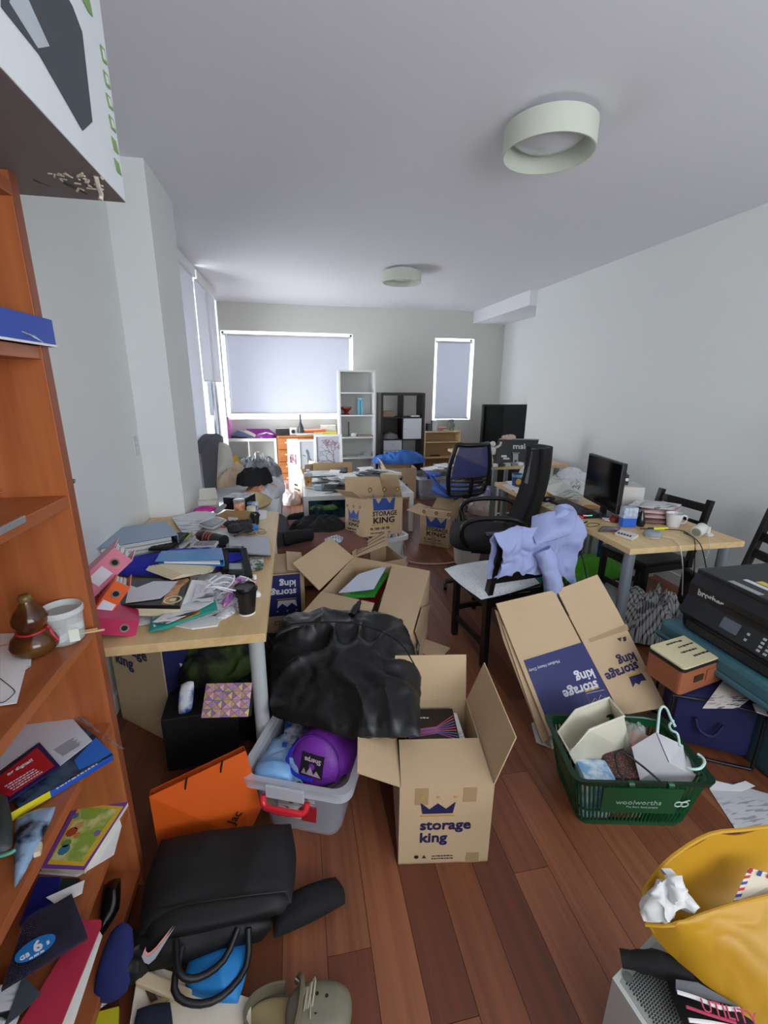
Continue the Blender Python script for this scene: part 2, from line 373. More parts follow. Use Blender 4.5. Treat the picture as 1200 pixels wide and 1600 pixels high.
# windows at the back: frame, pane; roller blinds hang in front of the opening
def back_window(n, W, lab, zb):
    x0, x1, z0, z1 = W; f = G(); t = .035
    for a in ((x0, z0, x1, z0+t), (x0, z1-t, x1, z1), (x0, z0, x0+t, z1), (x1-t, z0, x1, z1)): f.bb(a[0], YB+.11, a[1], a[2], YB+.15, a[3])
    wf = struct('window_%d' % n, f, REVEAL); mesh('pane', G().bb(x0+t, YB+.128, z0+t, x1-t, YB+.132, z1-t), mat('#ffffff', .0, 'clear', alpha=.06), wf)
    b = thing('roller_blind', lab, 'blind', ((x0+x1)/2, YB+.03, zb)); hw = (x1-x0)/2
    mesh('blind_fabric', G().bb(-hw+.05, -.002, 0, hw-.05, 0, z1-.05-zb), mat('#d4d7df', .8, 'blind', amt=.14), b)
    mesh('blind_tube', G().cyl(0, 0, -hw+.02, hw-.02, .02, n=16, M=Matrix.Translation((0, .01, z1-.055-zb)) @ Matrix.Rotation(PI/2, 4, 'Y')), mat('#c9c9cc', .5), b)
    mesh('bottom_rail', G().bb(-hw+.05, -.008, -.018, hw-.05, .006, .0, .003), mat('#c4c5c9', .4), b)
    return b
b = back_window(1, W1, 'wide pale roller blind over the big back window', W1[2]+.1)
mesh('pull_chain', G().tube([(-.92, -.02, 1.2), (-.92, -.02, .1)], .004), WHITE, b)
back_window(2, W2, 'narrow pale roller blind over the slim back window', W2[2]+.035)
# garden door on the left wall with two roller blinds in front
f = G(); y0, y1, _, zt = D1
for a in ((y0, .0, y1, .06), (y0, zt-.05, y1, zt), (y0, 0, y0+.06, zt), (y1-.06, 0, y1, zt)): f.bb(XL-.16, a[0], a[1], XL-.1, a[2], a[3])
f.bb(XL-.15, 5.2, .05, XL-.11, 5.26, zt); f.bb(XL-.1, 6.1, .05, XL-.05, 6.19, zt)
dr = struct('door_1', f, mat('#3c4148', .4, amt=.1))
mesh('pane', G().bb(XL-.135, y0+.06, .06, XL-.13, y1-.06, zt-.05), mat('#e8f0f4', .0, 'clear', alpha=.12), dr)
mesh('door_handle', G().bb(XL-.1, 6.02, .95, XL-.045, 6.05, 1.2, .006), mat('#c8c8c8', .3, metal=.8), dr)
for k, (a, bq, zb, lab) in enumerate(((3.75, 5.38, .95, 'long white roller blind beside the wall pier'), (5.43, 6.72, 1.62, 'shorter white roller blind next to the back wall'))):
    b = thing('roller_blind', lab, 'blind', (XL-.02, (a+bq)/2, zb)); h = (bq-a)/2
    mesh('blind_fabric', G().bb(0, -h, 0, .003, h, H-.1-zb), mat('#dfe1e6', .8, 'blind', amt=.15), b)
    mesh('blind_header', G().bb(-.03, -h, H-.12-zb, .035, h, H-.03-zb, .008), WHITE, b)
    mesh('bottom_rail', G().bb(-.006, -h, -.02, .009, h, 0, .003), WHITE, b)
# switch on the left wall
t = thing('light_switch', 'small white double wall switch beside the wall pier', 'switch', (XL, PX(211, 697, XL).y, PX(211, 697, XL).z))
mesh('plate', G().bb(0, -.036, -.058, .009, .036, .058, .003), mat('#cfd2d2', .4), t)
for zz in (-.017, .012): mesh('rocker', G().bb(.009, -.008, zz, .013, .008, zz+.014, .001), WHITE, t)
# ceiling lamps
def lamp(p, R, lab, tilt=0):
    t = thing('ceiling_lamp', lab, 'ceiling lamp', (p.x, p.y, H), 0, 'drum shades under the ceiling')
    g = G(); n = 48; r0 = R-.006; h = .105
    v = [(r*math.cos(2*PI*i/n), r*math.sin(2*PI*i/n), z) for r, z in ((R, -.025), (R, -h-.025), (r0, -h-.025), (r0, -.025)) for i in range(n)]
    g.add(v, [(j*n+i, ((j+1) % 4)*n+i, ((j+1) % 4)*n+(i+1) % n, j*n+(i+1) % n) for j in range(4) for i in range(n)]); g.smooth = True
    mesh('lamp_shade', g, mat('#dfe3d6', .8, 'blind', amt=.25), t)
    mesh('ceiling_plate', G().cyl(0, 0, -.03, 0, .13, n=32), WHITE, t, smooth=True)
    g = G().lathe([(.0, -.105), (.06, -.10), (R*.62, -.082), (R*.8, -.06), (R*.84, -.045), (R*.84, -.03)], 40); mesh('diffuser', g, mat('#d8dade', .15, amt=.02), t)
p = P(858, 190, H); c0 = P(858, 222, H-.08)
lamp(Vector((c0.x, c0.y, 0)), .205, 'nearer round cream drum lamp on the ceiling')
c1 = P(628, 431, H-.06); lamp(Vector((c1.x, c1.y, 0)), .205, 'farther round cream drum lamp on the ceiling')
# ================================================================ FURNITURE
ORW = mat('#b46a3c', .38, 'wood', scale=(26.0, 26.0, 1.6), col2='#9c5630', amt=.08)
ORWS = mat('#a9623a', .35, 'wood', scale=(26.0, 2.0, 26.0), col2='#94522f', amt=.08)
EDGE = mat('#8f4f30', .45, 'wood', scale=(26.0, 26.0, 1.6), col2='#80452a', amt=.08)
BX, BY0, BY1 = -.56, .42, 1.245     # bookcase front plane, near and far panels
ZS = [2.0, 1.675, 1.325, .955, .645, .33, .07]
t = thing('bookcase', 'tall orange-brown wooden bookcase against the wall, crowded with papers', 'bookcase', (-.75, .85, 0)); bookcase = t
def bw(name, a, m, par=t): return mesh(name, G().bb(*a, .0015), m, par, world=True)
q = bw('side_panel', (-.945, BY1-.028, 0, BX-.001, BY1, 2.02), ORW); mesh('edge_strip', G().bb(BX-.001, BY1-.028, 0, BX+.001, BY1, 2.02), EDGE, q, world=True)
q = bw('side_panel', (-.945, BY0-.028, 0, BX-.001, BY0, 2.02), ORW)
bw('back_panel', (-.949, BY0, 0, -.943, BY1, 2.02), ORW)
for k, z in enumerate(ZS): bw('shelf' if k else 'top_board', (-.943, BY0, z-.028, BX-(.0 if k in (0, 6) else .004), BY1-.028, z), ORWS)
bw('plinth', (-.6, BY0, 0, -.58, BY1-.028, .042), ORW)

LEGM = mat('#b9bcbc', .45, amt=.05)
def desk(label, x0, y0, x1, y1, z, legs, th=.034, legm=LEGM, group=None):
    t = thing('desk', label, 'desk', ((x0+x1)/2, (y0+y1)/2, 0), 0, group)
    mesh('desktop', G().bb(x0, y0, z-th, x1, y1, z, .002), BIRCH, t, world=True)
    for lx, ly in legs:
        g = G().cyl(lx, ly, .012, z-th, .029, .03, n=20); g.cyl(lx, ly, 0, .014, .022, n=16); mesh('leg', g, legm, t, world=True, smooth=True)
    return t
LZ = .75
desk('birch-topped desk beside the bookcase, heaped with folders and papers', -.945, 1.455, -.135, 3.03, LZ, [(-.185, 1.6), (-.185, 2.92), (-.88, 1.6), (-.88, 2.92)])
A = P(985, 858, .75)
RG = mat('#8f979e', .4, metal=.5, amt=.05)
desk('birch-topped desk along the right-hand wall with keyboard and monitor', A.x, A.y, 2.5, 3.72, .75, [(A.x+.055, A.y+.06), (A.x+.06, 3.62), (2.44, A.y+.06), (2.44, 3.62)], legm=RG)
mesh_b = desk('farther birch desk carrying the back of a black monitor', 2.0, 4.36, 2.9, 5.75, .77, [(2.09, 4.45), (2.09, 5.65), (2.82, 4.45), (2.82, 5.65)], legm=RG)
# ladder-back chairs
def dining_chair(label, loc, rz, tint=BLACKW):
    t = thing('dining_chair', label, 'chair', loc, rz, 'black ladder-back chairs')
    for s in (-1, 1):
        mesh('leg', bar(G(), (s*.185, .19, 0), (s*.185, .19, .44), .036, .036, up=(0, 1, 0), bev=.003), tint, t)
        g = bar(G(), (s*.19, -.19, 0), (s*.19, -.18, .45), .034, .045, up=(0, 1, 0), bev=.003); bar(g, (s*.19, -.18, .44), (s*.19, -.27, .86), .034, .042, up=(0, 1, 0), bev=.004)
        mesh('back_post', g, tint, t)
        mesh('stretcher', bar(G(), (s*.187, -.18, .14), (s*.187, .18, .14), .018, .034), tint, t)
    mesh('stretcher', bar(G(), (-.18, .19, .2), (.18, .19, .2), .018, .034), tint, t)
    mesh('seat', G().bb(-.2, -.17, .435, .2, .215, .455, .006), tint, t)
    for a, bq in (((-.19, .195), (.19, .195)), ((-.19, -.175), (.19, -.175)), ((-.187, -.17), (-.187, .19)), ((.187, -.17), (.187, .19))):
        mesh('apron', bar(G(), (*a, .405), (*bq, .405), .02, .05), tint, t)
    for z in (.59, .70, .82): mesh('slat', G().bb(-.18, -.009, -.028, .18, .009, .028, .003), tint, t, M=Matrix.Translation((0, -.18-(z-.44)*.21, z-.02)) @ Matrix.Rotation(math.radians(12), 4, 'X'))
    return t
a = P(765, 1045, 0); bq = P(700, 988, 0); d = (bq-a); ang = math.atan2(d.y, d.x)-PI/2-math.radians(7)
side = Vector((math.cos(ang), math.sin(ang), 0)); CH1 = a+d*.5+side*.19; CH1R = ang
dining_chair('black wooden chair with bubble wrap on its seat and a shirt over its back', (CH1.x, CH1.y, 0), ang)
dining_chair('black wooden chair pushed under the desk from the wall side', (2.45, 2.62, 0), math.radians(96))
dining_chair('black wooden chair behind the printer at the end of the desk', (2.64, 2.07, 0), math.radians(80))
# ---- back row
YF = 7.12
def cabinet_grid(name, label, cat, x0, x1, y0, y1, z0, z1, cols, rows, m, th=.035, ith=.016, back=None, group=None, zsh=None):
    t = thing(name, label, cat, ((x0+x1)/2, (y0+y1)/2, z0), 0, group)
    for xx in (x0, x1-th): mesh('side_panel', G().bb(xx, y0, z0, xx+th, y1, z1, .002), m, t, world=True)
    mesh('top_board', G().bb(x0+th, y0, z1-th, x1-th, y1, z1, .002), m, t, world=True)
    mesh('bottom_board', G().bb(x0+th, y0, z0, x1-th, y1, z0+th, .002), m, t, world=True)
    zz = zsh or [z0+th+(z1-z0-2*th)*k/rows for k in range(1, rows)]
    for z in zz: mesh('shelf', G().bb(x0+th, y0+.003, z-ith/2, x1-th, y1-.004, z+ith/2), m, t, world=True)
    if cols > 1:
        for k in range(1, cols):
            xx = x0+th+(x1-x0-2*th)*k/cols
            mesh('divider', G().bb(xx-ith/2, y0+.002, z0+th, xx+ith/2, y1-.004, z1-th), m, t, world=True)
    if back: mesh('back_panel', G().bb(x0+.004, y1-.006, z0, x1-.004, y1, z1-.002), back, t, world=True)
    return t
WL = mat('#dcdcda', .45, amt=.03)
kx0, kx1 = PY(343, 690, YF).x, PY(432, 690, YF).x
KT = PY(380, 686, YF).z
cabinet_grid('cube_shelf', 'low white cube shelf under the wide window with folders on top', 'shelf', kx0, kx1, YF, YF+.38, 0, KT, 2, 2, WL, .038)
one('storage_pouch', 'flat blue plastic pouch lying in the low white cube shelf', 'pouch', G().bb(-.12, -.12, 0, .12, .1, .06, .02), mat('#3f8fc0', .4), (PY(377, 722, YF+.15).x, YF+.15, KT/2+.01), .1)
# drawer chest
dx0, dx1 = kx1+.012, PY(530, 690, YF).x; DT = PY(470, 681, YF).z
DW = mat('#b9763f', .45, 'wood', scale=(3.0, 26.0, 26.0), col2='#a4622f', amt=.06)
t = thing('drawer_chest', 'orange-brown wooden drawer chest behind the framed pictures', 'drawers', ((dx0+dx1)/2, YF+.2, 0)); cw = dx1-dx0
for xx in (0, cw-.02): mesh('side_panel', G().bb(dx0+xx, YF+.0, 0, dx0+xx+.02, YF+.42, DT-.02), DW, t, world=True)
mesh('top_board', G().bb(dx0-.005, YF-.01, DT-.022, dx1+.005, YF+.43, DT, .003), DW, t, world=True)
mesh('back_panel', G().bb(dx0+.02, YF+.4, 0, dx1-.02, YF+.42, DT-.022), DW, t, world=True)
hh = (DT-.07)/4
for c_ in range(3):
    for r_ in range(4):
        a0 = dx0+.022+c_*(cw-.04)/3; a1 = dx0+.018+(c_+1)*(cw-.04)/3; z0 = .045+r_*hh
        d_ = mesh('drawer', G().bb(a0, YF-.012, z0+.004, a1, YF+.3, z0+hh-.004, .003), DW, t, world=True)
        mesh('handle', G().bb((a0+a1)/2-.06, YF-.034, z0+hh*.55, (a0+a1)/2+.06, YF-.012, z0+hh*.55+.02, .004), mat('#e8d9c0', .4), d_, world=True)
# tall white shelf
bx0, bx1 = PY(529, 600, YF-.22).x, PY(587, 600, YF-.22).x; BT = PY(556, 578, YF-.22).z
cabinet_grid('tall_shelf', 'tall narrow white bookshelf beside the wide window', 'shelf', bx0, bx1, YF-.22, YF+.1, 0, BT, 1, 6, WL, .028, .02, back=mat('#cfcfca', .6, amt=.03), zsh=[PY(556, y_, YF-.22).z for y_ in (614, 649.5, 684, 716, 745)])
# dark cube shelf
ex0, ex1 = PY(595, 640, YF).x, PY(664, 640, YF).x; ET = PY(630, 614, YF).z
EX = mat('#1f1514', .45, 'wood', scale=(30.0, 30.0, 2.0), col2='#2b1d1a', amt=.1)
es = cabinet_grid('cube_shelf', 'black-brown cube shelf with white insert doors', 'shelf', ex0, ex1, YF, YF+.38, 0, ET, 2, 4, EX, .04)
wd = ex1-ex0; cell = (ET-.08)/4; IN = mat('#d5d7dc', .4, amt=.03)
def cellrect(c_, r_): return ex0+.04+c_*(wd-.08)/2+.01, ex0+.04+(c_+1)*(wd-.08)/2-.01, .04+r_*cell+.01, .04+(r_+1)*cell-.01
a0, a1, z0, z1 = cellrect(1, 2); d_ = mesh('door', G().bb(a0, YF+.002, z0, a1, YF+.02, z1, .002), IN, es, world=True); mesh('knob', G().cyl(0, 0, 0, .015, .008, n=12, M=Matrix.Translation((a0+.03, YF+.002, (z0+z1)/2)) @ Matrix.Rotation(PI/2, 4, 'X')), mat('#b0b0b0', .4), d_, world=True)
a0, a1, z0, z1 = cellrect(0, 1)
for k in range(2):
    zz = z0+k*(z1-z0)/2; d_ = mesh('drawer', G().bb(a0, YF+.002, zz+.002, a1, YF+.3, zz+(z1-z0)/2-.003, .002), IN, es, world=True)
    mesh('knob', G().cyl(0, 0, 0, .015, .008, n=12, M=Matrix.Translation(((a0+a1)/2, YF+.002, zz+.09)) @ Matrix.Rotation(PI/2, 4, 'X')), mat('#b0b0b0', .4), d_, world=True)
a0, a1, z0, z1 = cellrect(0, 2)
mesh('cell_back', G().bb(a0-.01, YF+.36, z0-.01, a1+.01, YF+.375, z1+.01), EX, es, world=True)
# small birch shelf
sx0, sx1 = PY(663, 690, YF).x, PY(720, 690, YF).x; ST = PY(690, 674, YF).z
cabinet_grid('low_bookshelf', 'low birch bookshelf under the slim window', 'shelf', sx0, sx1, YF, YF+.28, 0, ST, 1, 4, BIRCH, .02, .018, back=mat('#c9a877', .5), zsh=[PY(690, y_, YF).z for y_ in (691, 715, 748)])
# coffee table
CT = mat('#e4e4e2', .3, amt=.03)
cx0, cy0 = P(474, 776, .45).x, P(474, 776, .45).y
t = thing('coffee_table', 'low white square-legged coffee table buried under papers', 'table', (cx0+.6, cy0+.5, 0)); ctx1, cty1 = cx0+1.2, cy0+.95
mesh('tabletop', G().bb(cx0, cy0, .4, ctx1, cty1, .45, .003), CT, t, world=True)
for xx in (cx0, ctx1-.05):
    for yy in (cy0, cty1-.05): mesh('leg', G().bb(xx, yy, 0, xx+.05, yy+.05, .4, .002), CT, t, world=True)
# tv
TY = 6.55
t = thing('television', 'large black flat television standing at the wall corner', 'television', (PY(790, 680, TY).x, TY, .9))
a, bq = PY(755, 632, TY), PY(823, 640, TY); c_ = PY(753, 688, TY)
mesh('screen_housing', G().bb(a.x, TY, c_.z-.08, bq.x+.02, TY+.05, a.z, .008), BLACKP, t, world=True)
mesh('screen_glass', G().bb(a.x+.03, TY-.003, c_.z-.04, bq.x-.01, TY, a.z-.03), mat('#050507', .08, amt=.1), t, world=True)
zb = c_.z-.08
mesh('foot', G().bb((a.x+bq.x)/2-.2, TY-.1, zb-.045, (a.x+bq.x)/2+.2, TY+.14, zb-.03, .005), BLACKP, t, world=True)
mesh('neck', G().bb((a.x+bq.x)/2-.04, TY+.01, zb-.04, (a.x+bq.x)/2+.04, TY+.04, zb+.02), BLACKP, t, world=True)
t = thing('television_bench', 'dark low cabinet supporting the large television', 'cabinet', ((a.x+bq.x)/2, TY, 0))
mesh('body', G().bb(a.x-.05, TY-.2, .05, bq.x+.05, TY+.25, zb-.045, .004), EX, t, world=True)
for xx in (a.x+.02, bq.x-.07): mesh('foot', G().bb(xx, TY-.15, 0, xx+.05, TY+.2, .05), EX, t, world=True)
# bed
t = thing('bed', 'low upholstered bed with a grey curved headboard along the glass door', 'bed', (-.55, 4.9, 0))
BG = mat('#4b4a52', .9, amt=.15, scale=30.0)
mesh('bed_base', G().bb(-.9, 3.95, .04, -.2, 5.75, .3, .05), mat('#3a3a40', .9, amt=.1), t, world=True, smooth=True)
mesh('mattress', G().bb(-.9, 3.93, .3, -.17, 5.75, .52, .07), mat('#d2d2d4', .9, amt=.05), t, world=True, smooth=True)
g = G(); pts = [(4.25+1.35*k/12, .98+.1*math.sin(PI*k/12)) for k in range(13)]
for i in range(12): g.bb(-.93, pts[i][0], .1, -.84, pts[i+1][0], (pts[i][1]+pts[i+1][1])/2)
mesh('headboard', G().prism([(4.25, .1), (5.6, .1)]+[(p_[0], p_[1]) for p_ in reversed(pts)], 0, .09, M=Matrix(((0, 0, 1, -.93), (1, 0, 0, 0), (0, 1, 0, 0), (0, 0, 0, 1)))), BG, t, world=True)
# ottoman / footstool
t = thing('ottoman', 'brown suede ottoman on the floor beside the bed', 'ottoman', (.05, 3.72, 0))
OT = mat('#7d5248', .9, amt=.1, scale=12.0)
mesh('cushion_body', G().bb(-.27, 3.3, .02, .56, 4.1, .40, .11), OT, t, world=True, smooth=True)
# ---- mesh swivel chair and black office chair
def castor_base(t, h, m, r=.3):
    for k in range(5):
        a = 2*PI*k/5+.35; ca, sa = math.cos(a), math.sin(a)
        mesh('base_arm', G().tube([(0, 0, .13), (ca*r*.6, sa*r*.6, .1), (ca*r, sa*r, .075)], .022, 8), m, t)
        mesh('castor', G().cyl(0, 0, -.014, .014, .028, n=14, M=Matrix.Translation((ca*r, sa*r, .028)) @ Matrix.Rotation(PI/2, 4, 'X')), BLACKP, t)
    mesh('gas_lift', G().cyl(0, 0, .1, h, .025, n=16), mat('#909498', .25, metal=.8), t, smooth=True)
mb = P(725, 838, 0)
t = thing('swivel_chair', 'swivel chair with blue mesh back in a black frame and blue seat', 'chair', (mb.x-.06, mb.y+.16, 0), math.radians(10))
castor_base(t, .42, BLACKP, .28)
BLU = mat('#2c52a8', .7, amt=.1)
mesh('seat', G().blob((0, .0, .48), .24, .24, .05, .6), BLU, t)
def backsurf(u, v): # u across, v up ; local -y is the rear of the chair
    return ((u-.5)*(.34+.14*math.sin(PI*min(1, v*.8+.15))), -.26-.07*v+.07*(1-(2*u-1)**2)*-1+.05, .5+.52*v)
mesh('mesh_back', G().sheet(lambda u, v: backsurf(u*.86+.07, v*.6+.36), 10, 10, .004), mat('#3f4684', .8, amt=.05, alpha=.72), t)
rim = [backsurf(0, k/8) for k in range(9)]+[backsurf(k/6, 1) for k in range(1, 6)]+[backsurf(1, 1-k/8) for k in range(9)]+[backsurf(1-k/6, 0) for k in range(1, 6)]
mesh('back_frame', G().tube(rim, .024, 8, closed=True, smooth=1), BLACKP, t)
for v_ in (.08, .17, .26, .34): mesh('lumbar_rib', G().tube([backsurf(k/6, v_) for k in range(7)], .011, 8, smooth=1), BLACKP, t)
mesh('back_spine', G().tube([backsurf(.5, .36), backsurf(.5, 0), (0, -.2, .46), (0, 0, .44)], .026, 8), BLACKP, t)
for s in (-1, 1): mesh('armrest', G().tube([(s*.2, -.18, .5), (s*.3, -.1, .6), (s*.29, .1, .68), (s*.25, .18, .6)], .02, 8).bb(s*.29-.04, -.12, .67, s*.29+.04, .12, .7, .012), BLU if s < 0 else BLACKP, t)
# black office chair : faces -x, slightly to the camera
ob = P(770, 915, 0)
t = thing('office_chair', 'tall black padded office chair with grey-topped back and loop armrests', 'chair', (1.42, 3.07, 0), math.radians(70))
castor_base(t, .4, BLACKP, .3)
mesh('seat', G().blob((0, .02, .47), .27, .27, .07, .55), mat('#0e0e10', .8, amt=.2, scale=30.0), t)
def bs(u, v):
    w_ = .36*(.62+.38*math.sin(PI*min(.5+.0, .5)) if False else (.8+.2*math.sin(PI*v)))
    return ((u-.5)*w_, -.25-.16*v+.10*math.sin(PI*v)*-.6+.35*((u-.5)**2), .44+.76*v)
mesh('backrest', G().sheet(lambda u, v: bs(u, v*.97), 12, 20, .05), mat('#101012', .75, amt=.2), t)
mesh('backrest_front', G().sheet(lambda u, v: tuple(Vector(bs(.03+u*.94, .02+v*.94))+Vector((0, .05, 0))), 12, 20, .05), mat('#131316', .8, amt=.2), t)
mesh('head_panel', G().sheet(lambda u, v: tuple(Vector(bs(.12+u*.76, .58+v*.36))+Vector((0, .106, 0))), 8, 10, .004), mat('#4e5054', .35, amt=.1), t)
for s in (-1, 1):
    mesh('armrest', G().tube([(s*.25, -.25, .62), (s*.29, -.16, .70), (s*.29, .1, .69), (s*.29, .2, .62), (s*.27, .18, .5), (s*.2, .1, .43)], .019, 8, smooth=3), BLACKP, t)
mesh('tilt_mechanism', G().bb(-.1, -.14, .36, .1, .12, .42, .01), BLACKP, t)
# ================================================================ HELPERS FOR THE CLUTTER
def fl(name, label, cat, pts, z, th, m, group=None, par=None):
    """a flat thing (or part) lying at height z, outline read off the photograph's floor or desk plane; pts may carry a height of their own"""
    g = G().slab([P(p[0], p[1], p[2] if len(p) > 2 else z) for p in pts], th)
    if par is not None: return mesh(name, g, m, par, world=True)
    return onew(name, label, cat, g, m, group)
def onpx(a, b, z): A = P(*a, z); B = P(*b, z); return frame(A, B-A, Vector((-(B-A).y, (B-A).x, 0)))
def pad(c, up, down=.01, n=26, rd=.35, amp=.0, fr=6.0, seed=0, pw=3.0):
    """soft cushion-like body spanning four corner points (order round)"""
    c = [Vector(p) for p in c]; nn = (c[1]-c[0]).cross(c[3]-c[0]); nn.normalize()
    if nn.z < 0: nn = -nn
    o = Vector((seed*5.1, seed*3.3, seed)); W = n+1; top = []; bot = []
    for i in range(W):
        for j in range(W):
            a = i/n*2-1; b = j/n*2-1; k = math.hypot(a, b); m = max(abs(a), abs(b)); s = (m/k if k else 1); s = 1-rd*(1-s)
            a, b = a*s, b*s; u, v = (a+1)/2, (b+1)/2
            p = c[0].lerp(c[1], u).lerp(c[3].lerp(c[2], u), v)
            e = max(0, (1-abs(i/n*2-1)**pw)*(1-abs(j/n*2-1)**pw)); q = p*fr+o
            r = 1-abs(noise.noise(q+noise.noise_vector(q*.5)*1.2))*2.4
            ed = 1 if e > 0 else 0
            top.append(p+nn*(up*e**.6+amp*(r-.3)*(.25+.75*e)*(.6 if not ed else 1))); bot.append(p-nn*down*e**.5 + (nn*(amp*(r-.3)*.25*.6) if not ed else Vector()))
    g = G(); f = [(i*W+j, (i+1)*W+j, (i+1)*W+j+1, i*W+j+1) for i in range(n) for j in range(n)]
    g.add(top, f); g.add(bot, [tuple(reversed(q)) for q in f]); g.smooth = True; return g
def padthing(name, label, cat, px, up, m, down=.01, group=None, **k):
    return onew(name, label, cat, pad([P(*p) for p in px], up, down, **k), m, group)
def marks(M, w, h, m, par, world=False, seed=1):
    """a line of print too small or blurred to read: short strokes of uneven length"""
    r_ = random.Random(seed); g = G(); x = 0.0
    while x < w:
        l_ = h*r_.uniform(.5, 1.6); g.bb(x, h*r_.uniform(0, .15), 0, min(x+l_, w), h*r_.uniform(.55, .8), .0006); x += l_+h*.35
    A = root_matrix(par).inverted() @ M if world else M
    g.v = [A @ v for v in g.v]; return mesh('print_marks', g, m, par)
CROWN = [(.06, 0), (.94, 0), (1, .5), (.74, .2), (.5, .46), (.26, .2), (0, .5)]
def logo(par, M, s, m, yel=None, small=True, line=None):
    """modern mark: two lower-case words under a crown; M = frame at the lower left of the lower word"""
    T = lambda x, y: M @ Matrix.Translation((x*s, y*s, 0))
    text('king', s, T(0, 0), m, par, 'lettering', .03); text('storage', s, T(0, .95), m, par, 'lettering', .03)
    decal([(x*2.0*s, y*1.6*s) for x, y in CROWN], T(0, 2.15), m, par, 'crown_print')
    if yel:
        for x in (0, .9, 1.9): decal([(x*s, 3.25*s), (x*s+.18*s, 3.25*s), (x*s+.18*s, 3.4*s), (x*s, 3.4*s)], M, yel, par, 'crown_dot')
        decal([(0, 1.95*s), (2.0*s, 1.95*s), (2.0*s, 2.02*s), (0, 2.02*s)], M, yel, par, 'crown_bar')
def old_logo(par, M, s, m, dark, ring, circles=3):
    """older mark: big crown, wide capitals; s = width"""
    T = lambda x, y: M @ Matrix.Translation((x*s, y*s, 0))
    decal([(x*s, y*s*1.1) for x, y in CROWN], T(0, .42), m, par, 'crown_print')
    text('STORAGE', .215*s, T(.02, .24), dark, par, 'lettering', .03, 1.12); text('KING', .27*s, T(.04, 0), dark, par, 'lettering', .035, 1.45)
    text('Ph 1800 100 700', .12*s, T(-.06, -.22), dark, par, 'lettering', .02); text('www.storageking.com.au', .085*s, T(-.06, -.34), dark, par, 'lettering', .01)
    for k in range(circles):
        x = (-.1, .5, 1.08)[k]; y = 1.1
        n = 16; g = G(); v = [((x+rr*math.cos(2*PI*i/n))*s, (y+rr*math.sin(2*PI*i/n))*s, z) for rr, z in ((.055, 0), (.055, .001), (.08, .001), (.08, 0)) for i in range(n)]
        g.add([M @ Vector(q) for q in v], [(j*n+i, j*n+(i+1) % n, ((j+1) % 4)*n+(i+1) % n, ((j+1) % 4)*n+i) for j in range(4) for i in range(n)]); mesh('ring_print', g, dark, par)
        g = G().cyl(0, 0, 0, .0007, .055*s, n=14, M=M @ Matrix.Translation((x*s, y*s, 0))); mesh('disc_print', g, ring, par)
    decal([(0, -.05*s), (.95*s, -.05*s), (.95*s, -.075*s), (0, -.075*s)], M, ring, par, 'line_print')
YEL = mat('#c79a3a', .7); INK = mat('#1f1f4e', .6, amt=.05); INKD = mat('#26242c', .6); INKB = mat('#2d4c92', .6, amt=.05); WPR = mat('#d8d8e0', .6, amt=.03)
def carton(name, label, loc, rz, w, d, h, flaps=None, group='removal cartons', m=CARD, th=.005, M=None, closed=False):
    """open carton in its own frame: x along the front, y away, z up; flaps: side -> (angle, length)"""
    t = thing(name, label, 'box', loc, rz, group, M)
    g = G(); g.bb(0, 0, 0, w, th, h); g.bb(0, d-th, 0, w, d, h); g.bb(0, th, 0, th, d-th, h); g.bb(w-th, th, 0, w, d-th, h); g.bb(0, 0, 0, w, d, th)
    if closed: g.bb(0, 0, h-th, w, d/2-.001, h); g.bb(0, d/2+.001, h-th, w, d, h)
    mesh('carton_body', g, m, t)
    for sd, (a, L) in (flaps or {}).items():
        a = math.radians(a); o, x, inn = {'f': ((0, 0), (1, 0), (0, 1)), 'b': ((w, d), (-1, 0), (0, -1)), 'l': ((0, d), (0, -1), (1, 0)), 'r': ((w, 0), (0, 1), (-1, 0))}[sd]
        wd = w if sd in 'fb' else d
        y = Vector((inn[0]*math.cos(a), inn[1]*math.cos(a), math.sin(a)))
        F = frame((o[0], o[1], h), (x[0], x[1], 0), y); mesh('flap', G().prism([(.004, 0), (wd-.004, 0), (wd-.01, L), (.01, L)], -.002, .002, M=F), m, t)
    return t
def face(side, w, d, x=0, z=0):
    e = .0012
    return {'f': frame((x, -e, z), (1, 0, 0), (0, 0, 1)), 'r': frame((w+e, x, z), (0, 1, 0), (0, 0, 1)), 'l': frame((-e, d-x, z), (0, -1, 0), (0, 0, 1)), 'b': frame((w-x, d+e, z), (-1, 0, 0), (0, 0, 1))}[side]
def planefn(o, ex, ey):
    n_ = ex.cross(ey).normalized(); n_ = n_ if n_.dot(CAM-o) > 0 else -n_
    def S_(pts, lift=0.0):
        r_ = []
        for px, py in pts: r = ray(px, py); r_.append(CAM+r*((o-CAM).dot(n_)/r.dot(n_))+n_*lift)
        return r_
    return S_
